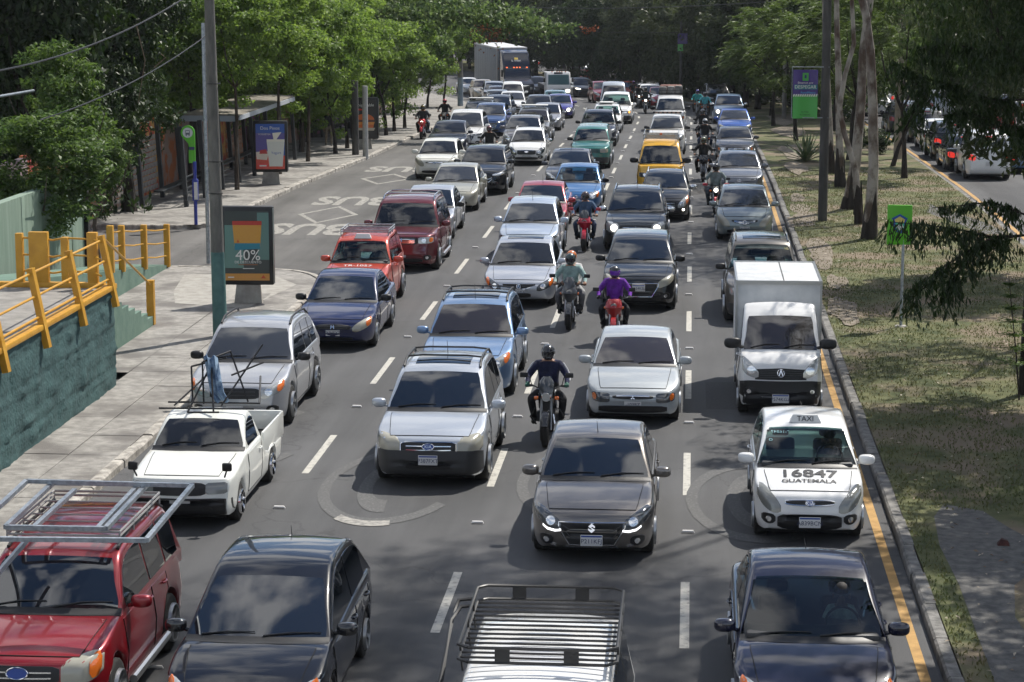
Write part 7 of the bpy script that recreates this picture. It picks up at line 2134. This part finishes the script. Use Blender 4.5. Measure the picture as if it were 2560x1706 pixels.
# --- left: street trees on the pavement, trunk feet read from the photo
ST = [(839, 384, 'leaning street tree left of the lamp poles by the shelter'), (868, 371, 'street tree with forked trunk right behind the pedestrian'), (937, 349, 'street tree with kinked trunk right of the burger panel'), (965, 338, 'slim street tree second right of the burger panel'), (986, 329, 'slim street tree third right of the burger panel'), (1012, 320, 'straight slim street tree fourth right of the burger panel'),
      (1068, 270, 'street tree above the two motorcycle riders on the pavement'), (1110, 268, 'dark trunked street tree left of the blue poster pole')]
for i, (a, b, lab) in enumerate(ST):
    P = pix(a, b, .15)
    far = i >= 6
    tree(P, 2.1 + .2 * (i % 3), .09, 'bright', lab, L_MID if i in (3, 5) else L_BRIGHT, 4.5 + .25 * (i % 2), (.92 + .12 * (i % 3), .95, .98), bark=M_BARKD, lean=(random.uniform(-.4, .4), random.uniform(-.3, .3)), crown_off=(-.3, .3))
# --- left: bigger trees behind the mural wall
LB = [(-21.3, 80, 'big', 1.0, 5.6), (-20.6, 88, 'big', .85, 5.2), (-21.8, 96, 'big', 1.0, 6.0), (-19.6, 100, 'bright', 1.15, 5.4), (-20.8, 106, 'big', .9, 5.6), (-19.0, 112, 'bright', 1.2, 5.2), (-21.5, 118, 'big', 1.0, 5.4), (-19.2, 124, 'bright', 1.2, 5.0), (-20.5, 132, 'big', .9, 5.0), (-19.4, 141, 'bright', 1.2, 4.6), (-21.5, 149, 'big', 1.0, 4.6), (-19.6, 158, 'bright', 1.25, 4.6), (-22, 167, 'big', 1.0, 4.6), (-20.4, 176, 'bright', 1.3, 4.4), (-27, 92, 'big', 1.4, 7), (-27, 112, 'big', 1.4, 7), (-28, 135, 'big', 1.4, 7)]
for i, (x, y, k, s, z) in enumerate(sorted(LB, key=lambda q: q[1])):
    tree(at(x, y), 2.6, .16, k, ORD[i] + ' bright green leafy tree behind the mural wall, counted from the ramp', L_BRIGHT if i % 3 else L_MID, z, (s, s, s), group='bright trees behind the mural wall')
for (x, y, k, s, z, lab) in ((-19.2, 96.5, 'bright', 1.05, 4.3, 'low bright shrubby tree spilling over the shelter roof'), (-17.6, 100.5, 'bright', .95, 4.95, 'round bright tree between the shelter and the lamp poles'), (-18.6, 108, 'bright', 1.1, 4.0, 'low bright tree behind the lamp poles'), (-16.5, 80.5, 'bright', .95, 6.5, 'bright street tree whose crown hangs over the shelter front'), (-16.2, 87.5, 'bright', 1.0, 6.1, 'bright street tree over the middle of the shelter'), (-16.3, 94.5, 'bright', 1.0, 5.6, 'bright street tree over the far end of the shelter'), (-19.0, 84, 'bright', 1.1, 5.6, 'bright tree rising between the shelter and the wall'), (-20.5, 93, 'bright', 1.2, 4.6, 'wide bright tree behind the end of the shelter'), (-18.2, 104, 'bright', .95, 4.2, 'light green tree whose low boughs brush the first shelter'), (-17.7, 117, 'bright', .9, 4.4, 'light green tree half covering the farther shelter')):
    tree(at(x, y), 2.4 if z < 5 else 4.0, .12 if z < 5 else .08, k, lab, L_BRIGHT, z, (s, s, s * .9))
# --- left: dark tree and bush by the green wall
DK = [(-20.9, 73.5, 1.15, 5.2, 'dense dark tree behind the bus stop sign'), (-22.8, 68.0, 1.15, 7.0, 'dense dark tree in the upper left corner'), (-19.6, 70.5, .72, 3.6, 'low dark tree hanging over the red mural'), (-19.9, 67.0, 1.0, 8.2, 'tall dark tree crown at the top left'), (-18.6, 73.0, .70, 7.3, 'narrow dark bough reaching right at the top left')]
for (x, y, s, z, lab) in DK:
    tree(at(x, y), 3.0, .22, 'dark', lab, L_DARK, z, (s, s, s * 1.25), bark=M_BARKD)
tree(at(-16.9, 59.5), 2.0, .09, 'bush', 'light green upright bush growing over the pale green wall', L_MID, 4.35, (1.0, 1.0, 1.0), name='bush')
tree(at(-16.6, 56.0), 1.8, .08, 'bush', 'low green bush spilling over the wall at the left edge', L_MID, 3.0, (1.25, 1.3, .85), name='bush')
tree(at(-16.6, 61.5), 1.6, .08, 'bush', 'small green bush above the gate post in the wall', L_MID, 3.0, (.75, .8, .55), name='bush')
# bare hanging twigs in the dark tree
for (a, b, c, d, lab) in ((340, 60, 345, 260, 'bare vine hanging in the dark tree'), (385, 170, 402, 135, 'pale broken twig in the dark tree')):
    p, q = pixY(a, b, 66), pixY(c, d, 66); m_ = p.lerp(q, .5) + Vector((.25, 0, .1))
    tag(MB().tube([Vector((0, 0, 0)), m_ - p, q - p], [.02, .015, .01], 6).build('twig', plain('pale_twig', (.16, .12, .08, 1), .9), None, loc=p), lab, 'twig')
# --- vine garland over the road
def garland(name, label, pts, n, spread, ln, wd, mat, droop=.3):
    P = np.array([tuple(p) for p in pts]); seg = np.linspace(0, len(P) - 1, 200)
    path = np.stack([np.interp(seg, np.arange(len(P)), P[:, i]) for i in range(3)], 1)
    idx = RNG.integers(0, 200, n); k = np.abs(RNG.normal(0, 1, n))
    C_ = path[idx] + RNG.normal(0, 1, (n, 3)) * np.array([spread, spread, spread * .55]); C_[:, 2] -= k * droop * RNG.uniform(0, 1, n)
    o = path[0].copy()
    me = leaf_mesh('leaves', C_ - o, RNG.normal(0, 1, (n, 3)) + np.array([0, 0, -.6]), RNG.normal(0, .6, (n, 3)) + np.array([0, -.5, .7]), ln * RNG.uniform(.7, 1.3, n), wd * RNG.uniform(.7, 1.3, n), np.clip(RNG.normal(.5, .25, n), 0, 1))
    r = empty(name, o, 0, label, 'vine'); use_mesh('leaves', me, mat, r)
    MB().tube([Vector(q) - Vector(o) for q in path[::12]], .02, 5).build('stem', M_BARKD, r)
YV = 112
garland('vine', 'leafy vine garland sagging on cables over the road', [pixY(900, 20, YV), pixY(1030, 28, YV), pixY(1150, 30, YV), pixY(1260, 52, YV), pixY(1370, 60, YV)], 2600, .38, .24, .15, L_VINE, .5)
garland('vine', 'thin trailing vine tip reaching farthest right over the road', [pixY(1300, 62, YV - 1), pixY(1380, 72, YV - 1), pixY(1440, 62, YV - 1)], 260, .16, .2, .12, L_VINE, .3)
garland('vine', 'upper vine garland along the top of the picture', [pixY(880, -20, YV + 1), pixY(1010, -6, YV + 1), pixY(1130, 8, YV + 1), pixY(1240, 22, YV + 1), pixY(1330, 30, YV + 1)], 2200, .35, .24, .15, L_VINE, .5)
garland('vine', 'rust red withered flowers hanging below the vine', [pixY(1190, 66, YV - .5), pixY(1230, 72, YV - .5), pixY(1260, 78, YV - .5)], 150, .22, .14, .08, L_RUST, .8)
garland('vine', 'small rust red withered sprig at the end of the vine', [pixY(1455, 66, YV - .5), pixY(1475, 74, YV - .5), pixY(1492, 66, YV - .5)], 70, .08, .12, .07, L_RUST, .2)
# --- right: pale-barked trees on the median
def trunk(px_list, hh=.14, kz_=None, foot=None):
    """trunk polyline read from photo pixels at the distance of its foot"""
    P = pix(*px_list[0], hh)
    return P, [Vector((0, 0, -.2))] + [pixY(a, b, P.y) - P for a, b in px_list[1:]]
EU = [([(2077, 434), (2074, 330), (2068, 200), (2062, 70), (2060, -120)], .15, 'rough reddish barked tree directly behind the banner pole'),
      ([(2101, 468), (2098, 330), (2096, 180), (2092, 60), (2090, -120)], .145, 'straight dark footed tree second behind the banner pole'),
      ([(2120, 522), (2140, 400), (2152, 260), (2158, 130), (2172, 20), (2190, -120)], .19, 'thick pale tree with broad dark base among the median trunks'),
      ([(2150, 560), (2140, 430), (2110, 330), (2098, 270), (2112, 190), (2135, 110), (2130, 10), (2128, -120)], .10, 'sinuous pale trunk snaking between the thick median trees'),
      ([(2172, 597), (2184, 420), (2182, 260), (2176, 130), (2165, 40), (2146, -40), (2140, -140)], .165, 'nearest pale mottled trunk with flared dark foot')]
for i, (pl, r0, lab) in enumerate(EU):
    P, pts = trunk(pl)
    r_ = tree(P, 9, r0, 'droop', lab, L_OLIVE, pts[-1].z + 2.2, (1.05, 1.05, .9), bark=M_EUC, trunk_pts=pts, limbs=5)
    k = len(pts)
    r1 = lerp(1, .6, 1 / (k - 1)); ts = (0, .3, .62)
    fm = MB().tube([pts[0].lerp(pts[1], t) for t in ts], [r0 * lerp(1.35, r1, t) + .022 + .03 * (t == 0) for t in ts], 14, cap=False)
    fm.v[-14:] = [(a_, b_, c_ + random.uniform(-.75, .55)) for a_, b_, c_ in fm.v[-14:]]
    fm.build('dark_foot', M_BARKD, r_)
P, pts = trunk([(2172, 597), (2182, 260)])
for pl, r0 in (([(2178, 130), (2200, 60), (2222, -20), (2240, -100)], .13), ([(2160, 140), (2142, 100), (2132, 40)], .1)):
    pass
tree(pix(2229, 415, .14), 2.6, .09, 'fern', 'small dark leaning tree beside the concrete pole in the lawn', L_MID, 4.6, (.7, .7, .6), bark=M_BARKD, lean=(1.3, 0))
FN = [(6.8, 98, 1.1, 5.6, 'feathery bright tree behind the pale trunks'), (8.2, 108, 1.15, 5.4, 'feathery bright tree beside the opposite road'), (5.2, 112, 1.1, 5.2, 'feathery tree left of the pale trunks'), (4.6, 127, 1.1, 4.6, 'feathery bright tree overhanging the far kerb'), (7.6, 122, 1.2, 4.6, 'second row feathery tree behind the banner'), (5.0, 140, 1.25, 3.9, 'feathery tree above the last cars of the right lane'), (8.3, 88, .8, 5.9, 'feathery tree right of the pale trunks high up')]
for (x, y, s, z, lab) in FN:
    tree(at(x, y, .13), 2.8, .11, 'fern', lab, L_FERN, z, (s, s, s * .95), bark=M_BARKD, lean=(random.uniform(-.4, .4), 0))
# --- the dark row following the bend of the median
random.seed(5)
yy = 133.0; i = 0
while yy < 330:
    for x in (random.uniform(4.0, 5.6), random.uniform(7.2, 9.3)):
        if x < 6 and yy < 146: continue
        s = random.uniform(1.0, 1.5)
        tree(at(x, yy + random.uniform(-1.5, 1.5), .1), random.uniform(3.0, 3.8), random.uniform(.12, .24), 'dark', 'dark slender tree in the row along the far bend of the median', (L_DARK, L_FAR, L_FAR, L_OLIVE)[random.randrange(4)], random.uniform(5.7, 7.0), (s * .95, s * .95, s), bark=M_BARKD, group='dark trees along the far bend', lean=(random.uniform(-.5, .5), 0), limbs=3)
    yy += random.uniform(4.2, 6.0)
for i in range(46):
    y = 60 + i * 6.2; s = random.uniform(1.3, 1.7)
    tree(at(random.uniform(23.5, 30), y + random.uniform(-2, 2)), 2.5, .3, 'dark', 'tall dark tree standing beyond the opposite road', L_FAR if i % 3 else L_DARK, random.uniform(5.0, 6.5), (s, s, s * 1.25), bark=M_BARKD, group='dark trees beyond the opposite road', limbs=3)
for i in range(22):
    y = 150 + i * 11; x = random.uniform(-34, -24); s = random.uniform(1.3, 1.8)
    tree(at(x, y), 2.5, .3, 'dark', 'tall dark tree standing far behind the left pavement', L_DARK if i % 3 else L_MID, 6.5, (s, s, s * 1.2), bark=M_BARKD, group='dark trees far on the left', limbs=2)
# --- right foreground: dark tree with hanging boughs
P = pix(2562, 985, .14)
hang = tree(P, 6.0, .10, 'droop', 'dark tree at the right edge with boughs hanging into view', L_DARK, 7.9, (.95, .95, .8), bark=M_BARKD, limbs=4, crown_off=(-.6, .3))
Yb = P.y - 1.0
def bough(pl, n, ln=.16, wd=.038, hangl=.45, mat=L_DARK):
    n = int(n * 1.35); hangl *= .95
    pts = [pixY(a, b, Yb + c) - P for a, b, c in pl]
    MB().tube(pts, [lerp(.022, .006, k / (len(pts) - 1)) for k in range(len(pts))], 6).build('bough', M_BARKD, hang)
    Pn = np.array([tuple(p) for p in pts]); t = RNG.uniform(.12, 1, n) * (len(pts) - 1)
    base = np.stack([np.interp(t, np.arange(len(pts)), Pn[:, j]) for j in range(3)], 1)
    k = RNG.uniform(0, 1, (n, 1)); tid = RNG.integers(0, max(4, n // 16), n)
    tw = unit(max(4, n // 16)); tpos = RNG.uniform(.1, 1, max(4, n // 16)) * (len(pts) - 1)
    base = np.stack([np.interp(tpos[tid], np.arange(len(pts)), Pn[:, j]) for j in range(3)], 1)
    C_ = base + tw[tid] * k * .42 * np.array([1, 1, .45]) - np.array([0, 0, 1]) * k ** 1.3 * hangl + RNG.normal(0, .03, (n, 3))
    A_ = np.array([0, 0, -1.0]) + RNG.normal(0, .32, (n, 3)) + tw[tid] * .3
    N_ = unit(n); N_[:, 2] *= .2
    me = leaf_mesh('foliage', C_, A_, N_, ln * RNG.uniform(.7, 1.3, n), wd * RNG.uniform(.7, 1.3, n), np.clip(RNG.normal(.45, .2, n), 0, 1))
    use_mesh('foliage', me, mat, hang)
bough([(2570, 588, .8), (2480, 592, .5), (2400, 575, .3), (2310, 562, 0), (2225, 555, -.2)], 900)
bough([(2570, 588, .8), (2470, 600, .4), (2400, 640, .2), (2330, 690, 0), (2260, 740, -.1)], 800, hangl=.6)
bough([(2480, 592, .5), (2420, 650, .3), (2380, 700, .2), (2350, 760, .1)], 320, hangl=.4)
bough([(2570, 540, .9), (2480, 505, .6), (2400, 515, .3), (2330, 520, .1)], 420, hangl=.35)
bough([(2580, 250, 1.2), (2480, 250, .8), (2380, 215, .5), (2290, 190, .2), (2230, 150, 0)], 1100, hangl=.5)
bough([(2580, 120, 1.2), (2470, 130, .8), (2380, 110, .5), (2290, 120, .2)], 1000, hangl=.5)
bough([(2580, 330, 1.2), (2500, 310, .8), (2420, 280, .5), (2350, 290, .2)], 600, hangl=.4)
bough([(2260, 330, .3), (2290, 270, .2), (2330, 220, .2)], 260, hangl=.4)
# dark crowns close by on the right, filling the corner and shading lawn and road; the tall sparse trees are added unseen to dapple it
SH = [(8.4, 50, 1.05, 7.6, 'dark leafy tree behind the hanging boughs'), (9.4, 60, 1.1, 7.2, 'dark tree farther behind the hanging boughs'), (9.2, 43.0, 1.05, 9.4, 'tree right of view shading the lawn'), (9.9, 36.5, 1.15, 9.2, 'second tree right of view shading the lawn'), (10.4, 30, 1.2, 9.8, 'tree right of view shading the footpath'), (6.9, 36.5, 1.15, 18.5, 'tall sparse tree added out of view to dapple the road'), (7.2, 41, 1.2, 22.5, 'second tall sparse tree added out of view to dapple the road'), (7.0, 41.5, 1.2, 28.5, 'tallest sparse tree added out of view to dapple the left lanes')]
for (x, y, s, z, lab) in SH:
    tree(at(x, y, .13), z - 2.6, .16 if z < 15 else .07, 'dark' if 'shad' in lab or 'dark t' in lab else 'droop', lab, L_DARK if 'shad' in lab else L_OLIVE, z, (s, s, s * .9), bark=M_BARKD, crown_off=(-.4, 0))
# --- sapling at the right edge
P = pix(2548, 1000, .14)
r_ = empty('sapling', P, 0, 'small fern-leaved sapling at the right edge of the lawn', 'tree')
pts = [pixY(a, b, P.y) - P for a, b in ((2548, 1000), (2540, 880), (2530, 780), (2522, 690))]
MB().tube(pts, [.018, .014, .01, .005], 6).build('stem', M_BARKD, r_)
n = 1500; k = RNG.uniform(.25, 1, n); az = RNG.integers(0, 16, n) * 2.4; rr_ = RNG.uniform(0, 1, n) * .55 * (1.15 - k)
lev = np.floor(k * 9) / 9 + .03
Pn = np.array([tuple(p) for p in pts]); b_ = np.stack([np.interp(lev * 3, np.arange(4), Pn[:, j]) for j in range(3)], 1)
C_ = b_ + np.stack([np.cos(az) * rr_, np.sin(az) * rr_, .12 * rr_ - .1 * rr_ ** 2], 1) + RNG.normal(0, .012, (n, 3))
A_ = np.stack([-np.sin(az), np.cos(az), np.zeros(n)], 1) * np.where(RNG.random(n) < .5, -1, 1).reshape(-1, 1) + np.stack([np.cos(az), np.sin(az), np.zeros(n)], 1) * .6
use_mesh('crown', leaf_mesh('crown', C_, A_, np.tile([[0, 0, 1.0]], (n, 1)) + RNG.normal(0, .2, (n, 3)), np.full(n, .09), np.full(n, .022), np.clip(RNG.normal(.5, .2, n), 0, 1)), L_MID, r_)
# --- agave and low shrub
P = pix(2015, 404, .14)
r_ = empty('agave', P, 0, 'spiky agave with pale edged leaves beside the banner pole', 'plant')
M_AG = noisy('agave_leaf', (.10, .15, .07, 1), (.34, .36, .20, 1), scale=3, rough=.6, lo=.45, hi=.6)
for k in range(34):
    a = k * 2.399; el = lerp(1.45, .25, k / 34); L_ = random.uniform(1.1, 1.6)
    d = Vector((math.cos(a) * math.cos(el), math.sin(a) * math.cos(el), math.sin(el))); s = Vector((-math.sin(a), math.cos(a), 0))
    V = []
    for t, w in ((0, .07), (.35, .075), (.7, .05), (1, .004)):
        c_ = d * L_ * t - Vector((0, 0, .35 * t * t * (1.4 - el)))
        V += [c_ - s * w, c_ - Vector((0, 0, .025)), c_ + s * w]
    F = []
    for q in range(3):
        F += [(q * 3, q * 3 + 1, q * 3 + 4, q * 3 + 3), (q * 3 + 1, q * 3 + 2, q * 3 + 5, q * 3 + 4)]
    mesh_obj('leaf', V, F, M_AG, r_)
for (a, b, s, lab) in ((2187, 385, .55, 'low dark shrub at the foot of the pale trunks'), (1905, 262, .6, 'dark shrub at the foot of the pale street lamp')):
    P = pix(a, b, .14)
    r_ = empty('shrub', P, 0, lab, 'shrub'); use_mesh('foliage', CR['bush'][0], L_DARK, r_, (0, 0, 1.0 * s), (0, 0, 1), (s, s, s * .6))
    MB().tube([(0, 0, -.05), (0, 0, .5)], .03, 6).build('stem', M_BARKD, r_)
# --- red brick fragment on the lawn
P = pix(2508, 1362, .14)
tag(MB().add([(-.09, -.07, 0), (.08, -.08, 0), (.10, .08, 0), (-.08, .09, 0), (-.04, -.04, .09), (.06, -.05, .07), (.06, .05, .06), (-.02, .05, .09)], [(0, 3, 2, 1), (4, 5, 6, 7), (0, 1, 5, 4), (1, 2, 6, 5), (2, 3, 7, 6), (3, 0, 4, 7)]).build('broken_brick', noisy('old_brick', (.04, .016, .014, 1), (.09, .036, .03, 1), scale=8, rough=.9), None, smooth=False, loc=P), 'dark red broken brick lying on the bare lawn', 'brick')
# --- grass blades and fallen leaves
n = 65000
gx = RNG.uniform(3.27, 9.7, n); gy = 22 + (RNG.uniform(0, 1, n) ** 1.6) * 70
def inpath(x, y): return (y < 33.6) & (x > 3.6) & (x < 4.9 + .1 * np.sin(y))
tn = np.array([mnoise.noise(Vector((a * .45, b * .45, 2.0))) + .6 * mnoise.noise(Vector((a * 1.7, b * 1.7, 5.0))) for a, b in zip(gx, gy)])
keep = (~inpath(gx, gy)) & (RNG.uniform(-.75, .35, n) < tn + .1)
gx, gy, tn = gx[keep], gy[keep], tn[keep]; n = len(gx)
gz = np.interp(gy, _ys, _zs) + .135
hh = RNG.uniform(.03, .085, n)
C_ = np.stack([gx, gy, gz + hh * .4], 1)
A_ = np.stack([RNG.normal(0, .5, n), RNG.normal(0, .5, n), np.ones(n)], 1)
N_ = np.stack([RNG.normal(0, .6, n), -np.ones(n), RNG.normal(0, .3, n)], 1)
o = bpy.data.objects.new('grass', leaf_mesh('grass', C_, A_, N_, hh, np.full(n, .022), np.clip(.45 + tn * .5 + RNG.normal(0, .12, n), 0, 1))); link(o)
o.data.materials.append(leafmat('grass_blades', (.17, .15, .075, 1), (.075, .11, .034, 1), .3)); tag(o, 'short patchy half-dry grass growing on the median lawn', 'grass', kind='stuff')
n = 1500
gx = RNG.uniform(3.2, 9.6, n); gy = RNG.uniform(20, 75, n)
o = bpy.data.objects.new('fallen_leaves', leaf_mesh('fallen_leaves', np.stack([gx, gy, np.full(n, .165)], 1), RNG.normal(0, 1, (n, 3)) * np.array([1, 1, .1]), RNG.normal(0, .25, (n, 3)) + np.array([0, 0, 1]), RNG.uniform(.04, .10, n), RNG.uniform(.02, .04, n), RNG.uniform(0, 1, n))); link(o)
o.data.materials.append(leafmat('dry_leaves', (.14, .07, .03, 1), (.50, .44, .34, 1), .1)); tag(o, 'dry fallen leaves scattered over the median lawn', 'leaves', kind='stuff')
# ================================================================== faint haze between here and the far trees
hz = MB().box(-330, 330, -60, 520, -6.5, 40).build('haze', None, None, smooth=False)
hm_ = bpy.data.materials.new('haze'); hm_.use_nodes = True
hm_.node_tree.nodes.remove(hm_.node_tree.nodes['Principled BSDF'])
pv = hm_.node_tree.nodes.new('ShaderNodeVolumePrincipled'); pv.inputs['Color'].default_value = (.82, .88, .95, 1); pv.inputs['Density'].default_value = .00013; pv.inputs['Anisotropy'].default_value = .2
hm_.node_tree.links.new(pv.outputs[0], [x for x in hm_.node_tree.nodes if x.type == 'OUTPUT_MATERIAL'][0].inputs['Volume'])
hz.data.materials.append(hm_); tag(hz, kind='stuff')
